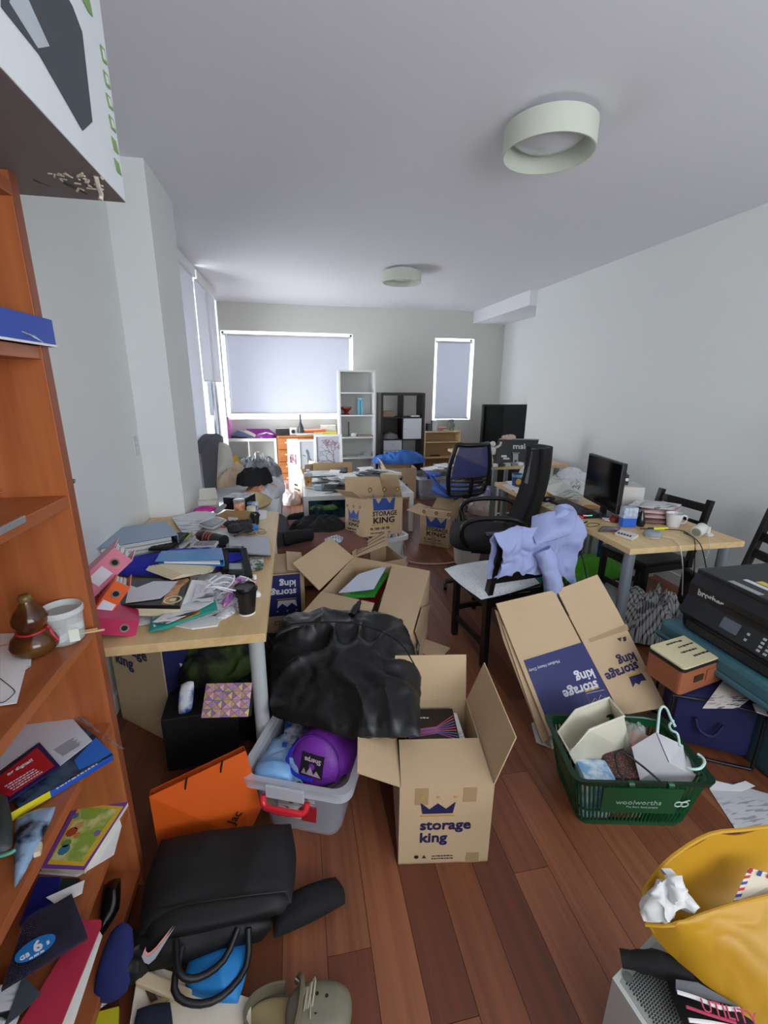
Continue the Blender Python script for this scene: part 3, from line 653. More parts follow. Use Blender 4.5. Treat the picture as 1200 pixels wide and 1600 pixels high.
def lever_file(label, M, col, w=.29, l=.32, t=.07, pages=True, hole=True, lab=WPR, lx=(-.13, -.02)):
    """lever-arch file: x from the open edge to the spine, y the height, z the thickness"""
    o = thing('lever_arch_file', label, 'folder', M=M, group='lever arch files'); c = mat(col, .4, amt=.06)
    g = G().bb(0, 0, 0, w, l, .003).bb(0, 0, t-.003, w, l, t).bb(w-.003, 0, .003, w, l, t-.003); mesh('cover', g, c, o)
    if pages:
        k = 9
        for i in range(k):
            z0 = .006+i*(t-.016)/k; s_ = rnd.uniform(.0, .02)
            mesh('page_block', G().bb(.012+s_, .012+rnd.uniform(0, .01), z0, w-.03, l-.015, z0+(t-.016)/k*.72), PLAINP if i % 3 else mat('#b9b9b4', .8), o)
    F = frame((w+.0005, l*.5, t*.5), (0, 1, 0), (0, 0, 1))
    if lab and lx: decal([(lx[0], -.022), (lx[1], -.022), (lx[1], .022), (lx[0], .022)], F, lab, o, 'spine_label')
    if hole:
        n = 18; g = G(); v = [(.12+rr*math.cos(2*PI*i/n), rr*math.sin(2*PI*i/n), z) for rr, z in ((.010, 0), (.010, .002), (.015, .002), (.015, 0)) for i in range(n)]
        g.add([F @ Vector(q) for q in v], [(j*n+i, j*n+(i+1) % n, ((j+1) % 4)*n+(i+1) % n, ((j+1) % 4)*n+i) for j in range(4) for i in range(n)]); mesh('finger_ring', g, mat('#c0c0c0', .3, metal=.8), o)
        mesh('finger_hole', G().cyl(0, 0, 0, .0006, .010, n=14, M=F @ Matrix.Translation((.12, 0, 0))), BLACK, o)
    return o
def cup(name, label, p, h, r0, r1, m, lidm=None, cat='cup', band=None):
    t = thing(name, label, cat, p); mesh('cup_body', G().lathe([(r0, 0), (r0, .003), (r1, h), (r1-.003, h), (r0-.003, .006), (0, .006)], 24), m, t)
    if lidm: mesh('lid', G().lathe([(r1+.001, h-.005), (r1+.004, h-.005), (r1+.004, h+.003), (r1-.001, h+.004), (r1-.003, h+.014), (r1-.006, h+.014), (r1-.008, h+.009), (0, h+.009)], 28), lidm, t)
    if band: mesh('sleeve', G().lathe([(r0+.35*(r1-r0)+.0015, h*.25), (r0+.8*(r1-r0)+.0015, h*.75), (r0+.8*(r1-r0), h*.75), (r0+.35*(r1-r0), h*.25)], 24), band, t)
    return t
def hp(name, label, cat, px, z, wx, wy, h, m, seed=1, group=None, rz=0.0, kind=None, **k):
    p = P(*px, z); o = one(name, label, cat, G().heap(0, 0, .006, wx, wy, h, seed=seed, **k), m, (p.x, p.y, z), rz, group)
    return o
def sheets(label, group, pts, z0, dz, m=PAPER, w=.21, l=.297, name='paper_sheet', cat='paper', jit=.25, curl=.01, base=None):
    for k, (px, py, a) in enumerate(pts):
        z = z0+dz*k; p = P(px, py, z); mm = m if not isinstance(m, (list, tuple)) else m[k % len(m)]; c_ = curl*rnd.uniform(.2, 1); s_ = rnd.choice((-1, 1))
        one(name, label, cat, G().sheet(lambda u, v: ((u-.5)*w, (v-.5)*l, .001+c_*(2*u-1)**2*(v if s_ > 0 else 1-v)), 6, 6, .0007), mm, (p.x, p.y, z), a, group)
# ================================================================ BOOKCASE AND ITS CONTENTS
# white printed appliance box overhanging the bookcase top
e0 = PX(197, 316, -.385); bz = 2.022
e0 = P(197, 316, bz); bxx = e0.x; byy = e0.y
t = thing('appliance_box', 'large white printed appliance box perched on top of the bookcase', 'box', (bxx-.25, byy-.3, bz), 0); APM = Matrix
body = mesh('box_body', G().bb(bxx-.5, byy-.62, bz, bxx, byy, bz+.46, .003), mat('#dfe3e6', .5, amt=.04), t, world=True)
mesh('box_base', G().bb(bxx-.499, byy-.619, bz-.0012, bxx-.001, byy-.001, bz), mat('#8d8482', .75, amt=.08), t, world=True)
F = frame((bxx+.0012, byy-.62, bz), (0, 1, 0), (0, 0, 1))    # face towards the room: u along y, v up
def onf(px, py): q = PX(px, py, bxx); return (q.y-(byy-.62), q.z-bz)
F = root_matrix(t).inverted() @ F
dk = mat('#3c444b', .45, amt=.1)
decal([onf(0, 10), onf(0, -30), onf(90, -30), onf(112, 10), onf(127, 50), onf(143, 190), onf(128, 204), onf(60, 85)], F, dk, t, 'machine_picture')
decal([onf(12, 3), onf(20, -20), onf(40, -5), onf(75, 72), onf(57, 75)], F, mat('#b9c3c9', .3), t, 'machine_panel', th=.0012)
GRN = mat('#7fa560', .6)
for k, (a, bq) in enumerate(((68, 102), (108, 140), (144, 174), (178, 208), (212, 242), (246, 275))):
    xx = 155+(a-68)*.125; q = [onf(xx, a), onf(xx+7, a+9), onf(xx+12, bq), onf(xx+5, bq-7)]
    i_ = decal(q, F, GRN, t, 'pictogram'); cx_ = sum(v[0] for v in q)/4; cy_ = sum(v[1] for v in q)/4
    (decal if k < 4 else (lambda *a, **b: None))([((v[0]-cx_)*.55+cx_, (v[1]-cy_)*.6+cy_) for v in q], F, WHITE, i_, 'pictogram_mark', th=.0013)
decal([onf(127, -2), onf(137, -8), onf(144, 26), onf(137, 18)], F, GRN, t, 'green_arrow')
g = G()
for k in range(16):
    a = P(118+rnd.uniform(0, 42), 268+rnd.uniform(0, 22)+6*(k % 2), bz-.003); bar(g, a, a+Vector((rnd.uniform(-.015, .02), rnd.uniform(-.015, .01), -.004)), .004, .003)
for k in range(8): a = P(80+rnd.uniform(0, 25), 270+rnd.uniform(0, 10), bz-.003); bar(g, a, a+Vector((rnd.uniform(-.01, .015), rnd.uniform(-.01, .01), -.003)), .003, .002)
mesh('torn_card', g, mat('#d9cbb4', .9), t, world=True)
g = G().tube([P(150, 276, bz-.002), P(153, 290, bz-.012), P(158, 304, bz-.02), P(157, 312, bz-.03)], .005, 6); mesh('torn_strip', g, mat('#ddd3c2', .9), t, world=True)
g = G().slab([P(100, 284, bz-.0016), P(136, 302, bz-.0016), P(136, 304, bz-.0016), P(98, 287, bz-.0016)], .0006); mesh('tear', g, BLACK, t, world=True)
g = G().slab([P(52, 282, bz-.0016), P(78, 291, bz-.0016), P(70, 288, bz-.0016), P(52, 280, bz-.0016)], .0006); mesh('tear', g, BLACK, t, world=True)
# blue tray of staples on the top shelf
SX = BX-.004
def pxs(px, py): return PX(px, py, BX+.002)
t = thing('staple_tray', 'shallow blue carton tray on the top shelf of the bookcase', 'box', (-.62, .9, ZS[1]+.001)); a = pxs(77, 510)
mesh('tray_body', G().bb(-.78, .55, ZS[1]+.001, BX+.012, a.y-.004, ZS[1]+.062, .002), mat('#2446a8', .45, amt=.08), t, world=True)
mesh('tray_rim', G().bb(-.781, .549, ZS[1]+.001, BX+.0135, a.y-.003, ZS[1]+.006), WHITE, t, world=True)
for k in range(4): q = PX(34+k*6, 518+k*2, BX+.0135); mesh('staple_picture', bar(G(), q, q+Vector((0, .035, -.006-.002*k)), .002, .002), mat('#c7ced6', .3, metal=.6), t, world=True)
# plate of food and tools on the second shelf
z = ZS[2]+.001; p = P(2, 768, z)
t = thing('snack_plate', 'small plate of crumbly snack on the second shelf of the bookcase', 'plate', (p.x-.03, p.y-.06, z))
mesh('dish', G().lathe([(.04, 0), (.075, .014), (.078, .016), (.04, .004), (0, .004)], 28), mat('#e5dcc6', .4), t)
g = G()
for k in range(9): g.blob((rnd.uniform(-.04, .05), rnd.uniform(-.04, .05), .022+.004*(k % 3)), .02, .016, .012, .8, amp=.3, seed=k, n=12)
mesh('snack', g, mat('#d9a878', .8, col2='#c0604a', scale=60.0), t)
t = thing('stapler', 'black stapler lying behind the snack plate', 'stapler', (p.x, p.y+.05, z), .3)
mesh('stapler_base', G().bb(-.02, -.02, 0, .14, .015, .008, .003), BLACKP, t); mesh('stapler_arm', G().bb(-.01, -.018, .012, .125, .013, .03, .007), BLACKP, t, M=Matrix.Rotation(-.08, 4, 'Y'))
g = G().bb(0, 0, 0, .006, .22, .02); q = PX(38, 802, BX+.008); one('steel_strip', 'short steel strip along the edge of the second shelf', 'ruler', G().bb(-.003, -.2, 0, .003, 0, .014, .001), mat('#b9bdbf', .35, metal=.7), (BX+.006, q.y, z-.006))
one('dark_pouch', 'crumpled dark pouch under the snack plate', 'pouch', G().blob((0, 0, .02), .06, .09, .03, .6, amp=.3, seed=3), BLACK, (-.72, .86, z))
# third shelf: gourd flask, glass jar, papers, chopsticks
z = ZS[3]+.001; p = P(80, 1000, z)
t = thing('gourd_flask', 'brown glazed gourd-shaped flask with a red ribbon on the third shelf', 'flask', (-.648, 1.112, z)); GL = mat('#472512', .12, amt=.35, scale=14.0, col2='#5b3a16')
mesh('flask_body', G().lathe([(.025, 0), (.036, .004), (.048, .016), (.051, .03), (.046, .046), (.033, .06), (.028, .066), (.031, .074), (.037, .086), (.037, .098), (.03, .112), (.019, .126), (.014, .136), (.0125, .142)], 32), GL, t)
mesh('stopper', G().lathe([(.0135, .14), (.0145, .143), (.0145, .151), (.011, .155), (0, .156)], 20), mat('#6a5628', .4), t)
mesh('ribbon', G().tube([(.031*math.cos(a_*PI/6), .031*math.sin(a_*PI/6), .066+.004*math.sin(a_*PI/6)) for a_ in range(12)], .0028, 6, closed=True, smooth=1), RED, t)
mesh('ribbon_tail', G().tube([(.03, -.005, .068), (.042, -.012, .074), (.044, -.01, .066), (.05, -.012, .05), (.056, -.01, .034)], .0035, 5), RED, t)
q = P(112, 972, z)
t = thing('glass_jar', 'clear glass jar of white tea lights behind the gourd flask', 'jar', (-.603, 1.162, z)); GLS = mat('#e9efee', .03, 'clear', alpha=.28)
mesh('jar_body', G().lathe([(.036, 0), (.042, .005), (.043, .04), (.045, .08), (.043, .08), (.04, .006), (0, .004)], 28), GLS, t)
mesh('jar_rim', G().lathe([(.044, .078), (.048, .08), (.048, .092), (.046, .094), (.043, .09), (.043, .078)], 28), mat('#dfe6e6', .05, 'clear', alpha=.55), t)
for k, (x_, y_) in enumerate(((-.012, -.01), (.018, .012), (.0, .02))): mesh('tea_light', G().cyl(x_, y_, .006+.02*(k % 2), .026+.02*(k % 2), .019, n=18), WHITE, t, smooth=True)
mesh('jar_label', G().bb(.012, -.042, .012, .034, -.038, .045, M=Matrix.Rotation(.3, 4, 'Z')), mat('#dfe4d6', .7), t)
t = thing('chopsticks', 'pair of pale wooden chopsticks poking past the bookcase edge', 'chopsticks', (BX, BY1-.1, z))
for k in range(2): mesh('chopstick', bar(G(), (-.2, -.0+.004*k, .004), (.035-.02*k, .045+.008*k, .005), .004, .004), mat('#e0b98c', .6), t)
for k, (lab, pts) in enumerate((('white printed page under another on the third shelf', [(0, 958), (30, 950), (55, 958), (48, 1040), (0, 1070)]), ('white page with a rounded drawing on the third shelf', [(0, 990), (55, 988), (26, 1098), (0, 1102)]))):
    fl('paper_sheet', lab, 'paper', pts, z+.003+.003*k, .0015, PLAINP if k else PAPER, 'papers on the bookcase')
g = G().tube([P(a_, b_, z+.0068) for a_, b_ in ((0, 1060), (22, 1078), (20, 1086), (8, 1096), (0, 1098))], .0008, 5); onew('cable', 'thin dark loop of wire lying on the white pages', 'cable', g, BLACK)
# fourth shelf: booklets in a clear sleeve
z = ZS[4]+.001
t = thing('booklet', 'thick blue and black textbook with a yellow spine on the fourth shelf', 'book', P(90, 1200, z), 0, 'books on the bookcase')
cv = [P(*p_, z+.022) for p_ in ((10, 1232), (118, 1128), (150, 1150), (176, 1178), (30, 1262))]
mesh('book_block', G().slab(cv, .02), mat('#16213c', .35, amt=.3, scale=30.0, col2='#3c5468'), t, world=True)
mesh('cover_panel', G().slab([P(*p_, z+.0228) for p_ in ((116, 1188), (150, 1152), (175, 1176), (124, 1203))], .0006), mat('#1f6cc8', .35), t, world=True)
mesh('spine', G().slab([P(14, 1272, z+.0235), P(78, 1236, z+.0235), P(80, 1246, z+.003), P(18, 1284, z+.003)], .001), mat('#d8c72a', .4), t, world=True)
mesh('spine', G().slab([P(78, 1236, z+.0235), P(177, 1179, z+.0235), P(176, 1188, z+.003), P(80, 1246, z+.003)], .001), mat('#2354b8', .4), t, world=True)
F = onpx((88, 1233), (150, 1195), z+.0228); marks(F @ Matrix.Translation((0, -.002, 0)), .09, .007, WPR, t, True, 3)
t = thing('booklet', 'white leaflet with fine print lying across the blue textbook', 'paper', P(90, 1150, z), 0, 'books on the bookcase')
mesh('leaflet', G().slab([P(*p_, z+.026) for p_ in ((0, 1203), (0, 1180), (50, 1085), (80, 1085), (144, 1157), (94, 1196), (60, 1160))], .0015), mat('#c9cdd6', .6, amt=.03), t, world=True)
F = onpx((84, 1172), (124, 1147), z+.0266)
for k in range(9): decal([(0, -.005*k), (.05-.004*(k % 3), -.005*k), (.05-.004*(k % 3), -.005*k-.0012), (0, -.005*k-.0012)], root_matrix(t).inverted() @ F, INKD, t, 'text_line', th=.0003)
t = thing('booklet', 'red and navy booklet with white lettering in front of the leaflet', 'book', P(50, 1230, z), 0, 'books on the bookcase')
mesh('book_block', G().slab([P(*p_, z+.032) for p_ in ((0, 1208), (62, 1160), (94, 1197), (15, 1250), (0, 1258))], .004), mat('#241f52', .35), t, world=True)
mesh('cover_panel', G().slab([P(*p_, z+.0328) for p_ in ((0, 1212), (58, 1168), (85, 1196), (15, 1244), (0, 1240))], .0006), mat('#b8222c', .35), t, world=True)
F = onpx((12, 1212), (50, 1189), z+.0336); text('or digital?', .014, F, WPR, t, world=True, bold=.02)
F = onpx((8, 1230), (60, 1198), z+.0336)
for k in range(4): marks(F @ Matrix.Translation((.002*k, -.009*k, 0)), .06, .005, WPR, t, True, k+5)
g = G().sheet(lambda u, v: tuple(P(90+95*u+10*v, 1085+85*u+25*v*(1-u), z+.03+.012*noise.noise(Vector((u*6, v*6, 2))))), 14, 8, .0006)
onew('plastic_sleeve', 'crinkled clear plastic sleeve sticking out past the blue textbook', 'sleeve', g, mat('#c9c6d6', .08, 'clear', alpha=.35))
# fifth shelf: children's magazine, torn page, dark packet
z = ZS[5]+.001
fl('paper_sheet', 'round-cornered white sheet under the purple-bordered magazine', 'paper', [(60, 1365), (120, 1370), (178, 1335), (190, 1290), (186, 1276), (120, 1290)], z+.001, .0015, PLAINP, 'papers on the bookcase')
t = thing('magazine', 'yellow children\u2019s magazine with a purple border on the lowest shelf', 'magazine', P(130, 1300, z))
q = [(64, 1356), (123, 1247), (200, 1253), (132, 1359)]
mesh('magazine_block', G().slab([P(*p_, z+.017) for p_ in q], .014), mat('#ddd8c0', .6), t, world=True); mesh('cover', G().slab([P(*p_, z+.0185) for p_ in q], .0014), mat('#77469c', .35), t, world=True)
qi = [(74, 1350), (126, 1256), (193, 1260), (131, 1353)]; mesh('cover_panel', G().slab([P(*p_, z+.0192) for p_ in qi], .0006), mat('#e0b93e', .35), t, world=True)
qi = [(80, 1343), (128, 1261), (183, 1264), (127, 1346)]; mesh('cover_panel', G().slab([P(*p_, z+.0199) for p_ in qi], .0006), mat('#d8d793', .4, scale=22.0, col2='#8fae48', amt=.1), t, world=True)
for k, (a, bq, c_) in enumerate(((118, 1275, '#4d7a98'), (124, 1290, '#d8a070'), (112, 1300, '#b04a30'), (120, 1305, '#d08a40'), (104, 1318, '#6c8f4a'), (100, 1328, '#3f7f9c'), (152, 1302, '#8468b0'))):
    mesh('cover_figure', G().cyl(0, 0, 0, .0006, .009+.003*(k % 3), n=9, M=Matrix.Translation(P(a, bq, z+.0199))), mat(c_, .5), t, world=True)
q = P(66, 1364, z); onew_ = None
t = thing('packet', 'rumpled dark packet with a pale blue print on the fourth shelf', 'packet', P(50, 1290, ZS[4]-.25))
bpy.data.objects.remove(t)
z4 = ZS[4]+.001
padthing('packet', 'rumpled dark plastic packet with cloudy blue print beside the yellow spine', 'packet', [(22, 1275, z4+.01), (92, 1256, z4+.01), (62, 1318, z4+.01), (20, 1400, z4+.01)], .015, mat('#1d2733', .25, scale=18.0, col2='#8fa9c4', amt=.2), amp=.006, seed=4)
t = thing('cap', 'dark grey moulded case edge leaning on the fourth shelf', 'case', P(0, 1290, z4)); mesh('case_shell', pad([P(-40, 1235, z4+.06), P(14, 1238, z4+.06), P(24, 1330, z4+.02), P(-40, 1345, z4+.02)], .02, .02, rd=.5), mat('#2a302e', .5), t, world=True)
mesh('case_trim', G().tube([P(-30, 1345, z4+.02), P(10, 1335, z4+.02), P(24, 1328, z4+.02)], .004, 6), mat('#4f9a88', .5), t, world=True)
one('price_tag', 'tiny folded card tag at the front edge of the fourth shelf', 'tag', G().bb(-.006, -.012, 0, .006, .012, .012, .001), mat('#d9cdb0', .7), (BX-.01, PX(66, 1320, BX).y, z4), .3)
# heap in front of and inside the lowest shelf
zb = ZS[6]+.001
fl('folder', 'dark green folder corner on the bottom shelf', 'folder', [(60, 1372), (125, 1372), (115, 1400), (75, 1420)], .345, .01, mat('#1d2c2a', .5), 'papers low in the bookcase')
fl('folder', 'navy plastic folder standing behind the disc case', 'folder', [(60, 1370), (95, 1370), (80, 1440), (30, 1445)], .365, .01, mat('#161f6a', .4), 'papers low in the bookcase')
fl('paper_sheet', 'crumpled white page behind the disc case', 'paper', [(72, 1402), (132, 1375), (128, 1395), (90, 1415)], .375, .002, PLAINP, 'papers low in the bookcase')
t = thing('disc_case', 'clear plastic disc case with a blue oval reading 6 over a dark cover', 'case', P(70, 1470, .25))
q = [(2, 1545), (38, 1440), (112, 1396), (137, 1463)]; zc = [.41, .40, .385, .385]
mesh('inlay', G().slab([P(a, bq, c_+.0) for (a, bq), c_ in zip(q, zc)], .008), mat('#0c0b16', .25, scale=14.0, col2='#1a1830', amt=.2), t, world=True)
mesh('case_lid', G().slab([P(a, bq, c_+.009) for (a, bq), c_ in zip([(0, 1552), (36, 1436), (114, 1392), (141, 1466)], zc)], .002), mat('#8a8c98', .5, 'clear', alpha=.04), t, world=True)
o3 = P(18, 1522, .419); Fx = frame(o3, P(80, 1485, .402)-o3, P(30, 1470, .416)-o3)
n = 24; g = G().prism([(.045+.036*math.cos(2*PI*i/n), .022+.021*math.sin(2*PI*i/n)) for i in range(n)], .004, .0048, M=Fx); mesh('blue_oval', g, mat('#1f72b8', .4), t, world=True)
text('6', .034, Fx @ Matrix.Translation((.04, .012, .0052)), WPR, t, world=True, bold=.03); text('GB', .013, Fx @ Matrix.Translation((.016, .012, .0052)), WPR, t, world=True, bold=.03); text('s', .016, Fx @ Matrix.Translation((.063, .014, .0052)), WPR, t, world=True, bold=.03); marks(Fx @ Matrix.Translation((.03, .003, .0052)), .026, .006, WPR, t, True, 9)
fl('folder', 'crimson card folder sticking out under the disc case', 'folder', [(30, 1600, .35), (130, 1437, .35), (158, 1437, .35), (158, 1445, .35), (95, 1600, .35), (80, 1640, .35), (10, 1640, .35)], 0, .006, mat('#b12a44', .6), 'papers at the foot of the bookcase')
fl('paper_sheet', 'white flyer with black brush lettering in the near corner of the heap', 'paper', [(-20, 1545, .375), (36, 1530, .37), (45, 1545, .37), (10, 1640, .37), (-40, 1640, .37)], 0, .003, mat('#d5d5d8', .6, 'print', amt=1, scale=26.0, col2='#101010'), 'papers at the foot of the bookcase')
fl('folder', 'torn slate-grey card between the white flyer and the crimson folder', 'folder', [(36, 1524, .378), (64, 1552, .372), (30, 1585, .372), (6, 1605, .372)], 0, .003, mat('#3a4248', .7), 'papers at the foot of the bookcase')
fl('paper_pad', 'thick white pad standing on edge beside the crimson folder', 'paper', [(154, 1452, .33), (160, 1462, .30), (112, 1610, .28), (84, 1610, .32)], 0, .012, mat('#cdccc6', .6), 'papers at the foot of the bookcase')
fl('paper_sheet', 'white board with scribbles beside the navy slipper', 'paper', [(152, 1500, .06), (170, 1470, .06), (178, 1560, .03), (120, 1600, .03), (112, 1590, .04)], 0, .004, PAPER, 'papers at the foot of the bookcase')
padthing('slipper', 'navy blue felt slipper sole standing beside the black bag', 'slipper', [(172, 1445, .16), (212, 1438, .16), (205, 1560, .05), (135, 1575, .05)], .02, mat('#15205c', .85, amt=.1), rd=.7, down=.015)
fl('envelope', 'yellow padded envelope at the bottom edge of the heap', 'envelope', [(112, 1592, .02), (186, 1572, .02), (184, 1640, .02), (90, 1640, .02)], 0, .012, mat('#c9bd22', .6, amt=.15), None)
padthing('pouch', 'shiny black crinkled pouch at the bookcase foot', 'pouch', [(160, 1380, .12), (190, 1368, .12), (188, 1420, .1), (150, 1480, .06)], .03, mat('#0c0c0e', .25), amp=.012, seed=9)
# ================================================================ LEFT DESK TOP
z = LZ+.001
M = onpx((152, 884), (246, 866), z)
lever_file('grey-blue lever arch file lying flat at the wall end of the desk', M, '#93a6bd', w=.37, l=.30, t=.085, hole=True)
def spinefile(label, a, bq, y, th, col, dep=.28, L=.32):
    o = PY(*a, y); e = PY(*bq, y+.02); x = (e-o).normalized(); zz = Vector((0, 0, 1)); zz = (zz-x*zz.dot(x)).normalized(); yy = zz.cross(x)
    # spine faces the camera: local +x = -yy (towards camera), local y = along spine
    Mx = Matrix(((-yy.x, x.x, zz.x, 0), (-yy.y, x.y, zz.y, 0), (-yy.z, x.z, zz.z, 0), (0, 0, 0, 1)))
    e2 = e-x*L; Mx.translation = e2+yy*dep
    return lever_file(label, Mx, col, w=dep, l=L, t=th, lab=WPR, lx=(.02, .085) if th != .06 else None)
spinefile('magenta lever arch file lowest in the pile behind the bookcase edge', (178, 993), (211, 995), 1.50, .06, '#b8305c', dep=.2)
spinefile('orange lever arch file in the middle of the pile behind the bookcase', (172, 962), (204, 918), 1.56, .055, '#e0602a', dep=.12)
spinefile('pale pink lever arch file on top of the pile behind the bookcase', (165, 916), (207, 876), 1.62, .075, '#d98399', dep=.12)
hp('t_shirt', 'royal blue t-shirt crumpled among the papers on the desk', 'shirt', (272, 882), z+.012, .62, .26, .06, mat('#1a20a8', .8, amt=.15), 3, fold=.5, rz=.05)
mats = [PAPER, PLAINP, PAPER, mat('#dfe0e6', .7, 'print', amt=.8, scale=80.0)]
sheets('loose white printed sheet in the paper drift on the near desk', 'papers on the near desk', [(250, 945, .2), (265, 940, .6), (285, 945, .3), (300, 940, .5), (310, 935, 1.2), (325, 935, 2.0), (318, 925, .4), (330, 918, 1.1)], z+.004, .0045, mats)
fl('document_wallet', 'long white document wallet with a black rim near the desk edge', 'folder', [(255, 974), (300, 955), (345, 965), (340, 977), (300, 982)], z+.006, .005, PLAINP, 'folders on the near desk')
t = thing('clipboard', 'teal plastic clipboard jutting over the papers at the desk front', 'clipboard', P(285, 960, z))
q = [(232, 987, .765), (236, 966, .775), (300, 952, .8), (336, 936, .81), (340, 952, .80), (258, 983, .765)]
mesh('board', G().slab([P(*p_) for p_ in q], .003), mat('#1d8f86', .4), t, world=True)
mesh('clip', G().slab([P(258, 978, .772), P(262, 968, .775), P(312, 949, .80), (P(312, 957, .8))], .004), mat('#c8a24a', .3, metal=.7), t, world=True)
fl('receipt', 'long white receipt with black print clipped on the teal board', 'paper', [(238, 972, .783), (262, 955, .79), (330, 925, .815), (334, 940, .812), (300, 958, .80), (262, 974, .785)], 0, .001, mat('#e8e8e8', .7, 'print', amt=1, scale=45.0), 'papers on the near desk')
for k, (lab, pts, zz, mm) in enumerate((
    ('stack of magazines with cream page edges beneath the lion cover', [(181, 950), (205, 906), (298, 905), (281, 952)], .805, mat('#d9cfae', .6, amt=.1, scale=40.0)),
    ('black magazine with a tawny lion cover on the near desk', [(184, 945), (205, 905), (297, 902), (281, 946)], .822, BLACKP))):
    t = thing('magazine', lab, 'magazine', P(235, 930, zz-.02), 0, 'magazines on the near desk'); mesh('magazine_block', G().slab([P(*p_, zz) for p_ in pts], .014 if k else .03), mm, t, world=True)
LION = mat('#a8764a', .6, amt=.3, scale=30.0, col2='#d3a070')
mesh('cover_figure', G().slab([P(*p_, .8228) for p_ in ((252, 944), (258, 930), (266, 918), (277, 906), (294, 903), (296, 907), (282, 918), (276, 935), (272, 945))], .0007), LION, t, world=True)
n = 20; c0 = P(270, 937, .8237); g = G(); v = [(c0.x+rr*math.cos(2*PI*i/n), c0.y+rr*math.sin(2*PI*i/n), c0.z+zz) for rr, zz in ((.026, 0), (.026, .0006), (.032, .0006), (.032, 0)) for i in range(n)]
g.add(v, [(j*n+i, j*n+(i+1) % n, ((j+1) % 4)*n+(i+1) % n, ((j+1) % 4)*n+i) for j in range(4) for i in range(n)]); mesh('round_badge', g, mat('#e0d8b0', .5), t, world=True); mesh('round_badge', G().cyl(c0.x, c0.y, c0.z, c0.z+.0006, .012, n=16), mat('#e0d8b0', .5), t, world=True)
fl('paper_sheet', 'white torn page lying over the black lion magazine', 'paper', [(196, 942), (202, 914), (214, 918), (240, 908), (278, 908), (262, 926), (250, 935)], .8262, .0012, mat('#d3d7e0', .7, amt=.04), 'papers on the near desk')
fl('envelope', 'white window envelope leaning right of the lion magazine', 'envelope', [(284, 944, .80), (300, 906, .83), (330, 908, .82), (318, 940, .80)], 0, .002, PLAINP, 'papers on the near desk')
fl('envelope', 'white printed letter with a red mark near the white cables', 'paper', [(300, 940, .815), (308, 912, .83), (334, 918, .83), (332, 938, .82)], 0, .002, mat('#dcdce4', .7, 'print', amt=.9, scale=50.0), 'papers on the near desk')
for k in range(5):
    fl('manila_folder', 'cream manila folder fanned out below the blue ring binder', 'folder', [(228+k*5, 890-k*1.5), (233+k*5, 884-k), (337-k*2, 884), (332-k*3, 892+k), (268+k*4, 905-k*2)], .832+.004*k, .003, mat('#e6d9b8', .7, amt=.04), 'cream folders on the near desk')
M = onpx((246, 878), (350, 880), .842); t = thing('ring_binder', 'sky-blue translucent ring binder across the middle of the near desk', 'folder', M=M)
BB = mat('#3f86c4', .25, amt=.12)
mesh('cover', G().slab([P(242, 877, .86), P(252, 861, .86), P(345, 856, .865), P(349, 874, .865)], .003), BB, t, world=True); mesh('cover', G().slab([P(248, 880, .85), P(256, 866, .85), P(345, 862, .85), P(350, 884, .85)], .003), BB, t, world=True)
mesh('page_block', G().slab([P(256, 878, .858), P(262, 866, .858), P(340, 862, .858), P(344, 880, .858)], .006), PLAINP, t, world=True); mesh('spine', G().slab([P(345, 856, .865), P(349, 874, .865), P(350, 884, .845), P(346, 866, .845)], .003), BB, t, world=True)
# keyboard and calculator
def keypad(t, M, w, d, h, cols, rows, body, key, gap=.18):
    mesh('case', G().bb(0, 0, 0, w, d, h, .003, M), body, t)
    kw, kd = (w-.012)/cols, (d-.012)/rows
    for r_ in range(rows):
        for c_ in range(cols): mesh('key', G().bb(.006+c_*kw+kw*gap/2, .006+r_*kd+kd*gap/2, h-.001, .006+(c_+1)*kw-kw*gap/2, .006+(r_+1)*kd-kd*gap/2, h+.004, 0, M), key[r_ % len(key)] if isinstance(key, list) else key, t)
M = onpx((270, 862), (292, 842), .775); M.translation.z = .78
t = thing('keyboard', 'small black keyboard half under the papers on the near desk', 'keyboard', M=M); keypad(t, Matrix(), .25, .12, .012, 13, 5, BLACKP, mat('#26282b', .5))
M = onpx((299, 858), (334, 857), .80); t = thing('calculator', 'white desk calculator with grey keys beside the black keyboard', 'calculator', M=M); keypad(t, Matrix(), .115, .075, .014, 6, 4, mat('#cfd0cc', .5), mat('#8c8e8e', .5))
for s_, (q, lab) in enumerate((([(352, 838), (420, 838), (423, 866), (354, 862)], 'closed silver-grey laptop lying on the desk near the black tape dispenser'),)):
    t = thing('laptop', lab, 'laptop', P(388, 850, z)); mesh('lower_case', G().slab([P(a, bq, .772) for a, bq in q], .012), BLACKP, t, world=True); mesh('lid', G().slab([P(a, bq, .782) for a, bq in q], .008), mat('#a8adb6', .4, metal=.3, amt=.05), t, world=True)
# black tape dispenser / punch
t = thing('tape_dispenser', 'black angular tape dispenser standing on the near desk', 'dispenser', P(368, 890, z)); g = G()
a, bq, c_, d_ = P(352, 892, .78), P(390, 902, .765), P(380, 858, .83), P(352, 858, .83)
mesh('dispenser_base', G().slab([P(352, 896, .77), P(390, 900, .77), P(386, 872, .77), P(352, 876, .77)], .016), BLACKP, t, world=True)
for u_, v_ in ((a, d_), (bq, c_)): mesh('dispenser_arm', bar(G(), u_, v_, .03, .02, bev=.005), BLACKP, t, world=True)
mesh('dispenser_top', bar(G(), d_, c_, .04, .022, bev=.006), BLACKP, t, world=True); mesh('sticker', G().slab([P(358, 889, .792), P(378, 889, .792), P(377, 880, .792), P(358, 880, .792)], .001), mat('#a8b0b8', .5), t, world=True)
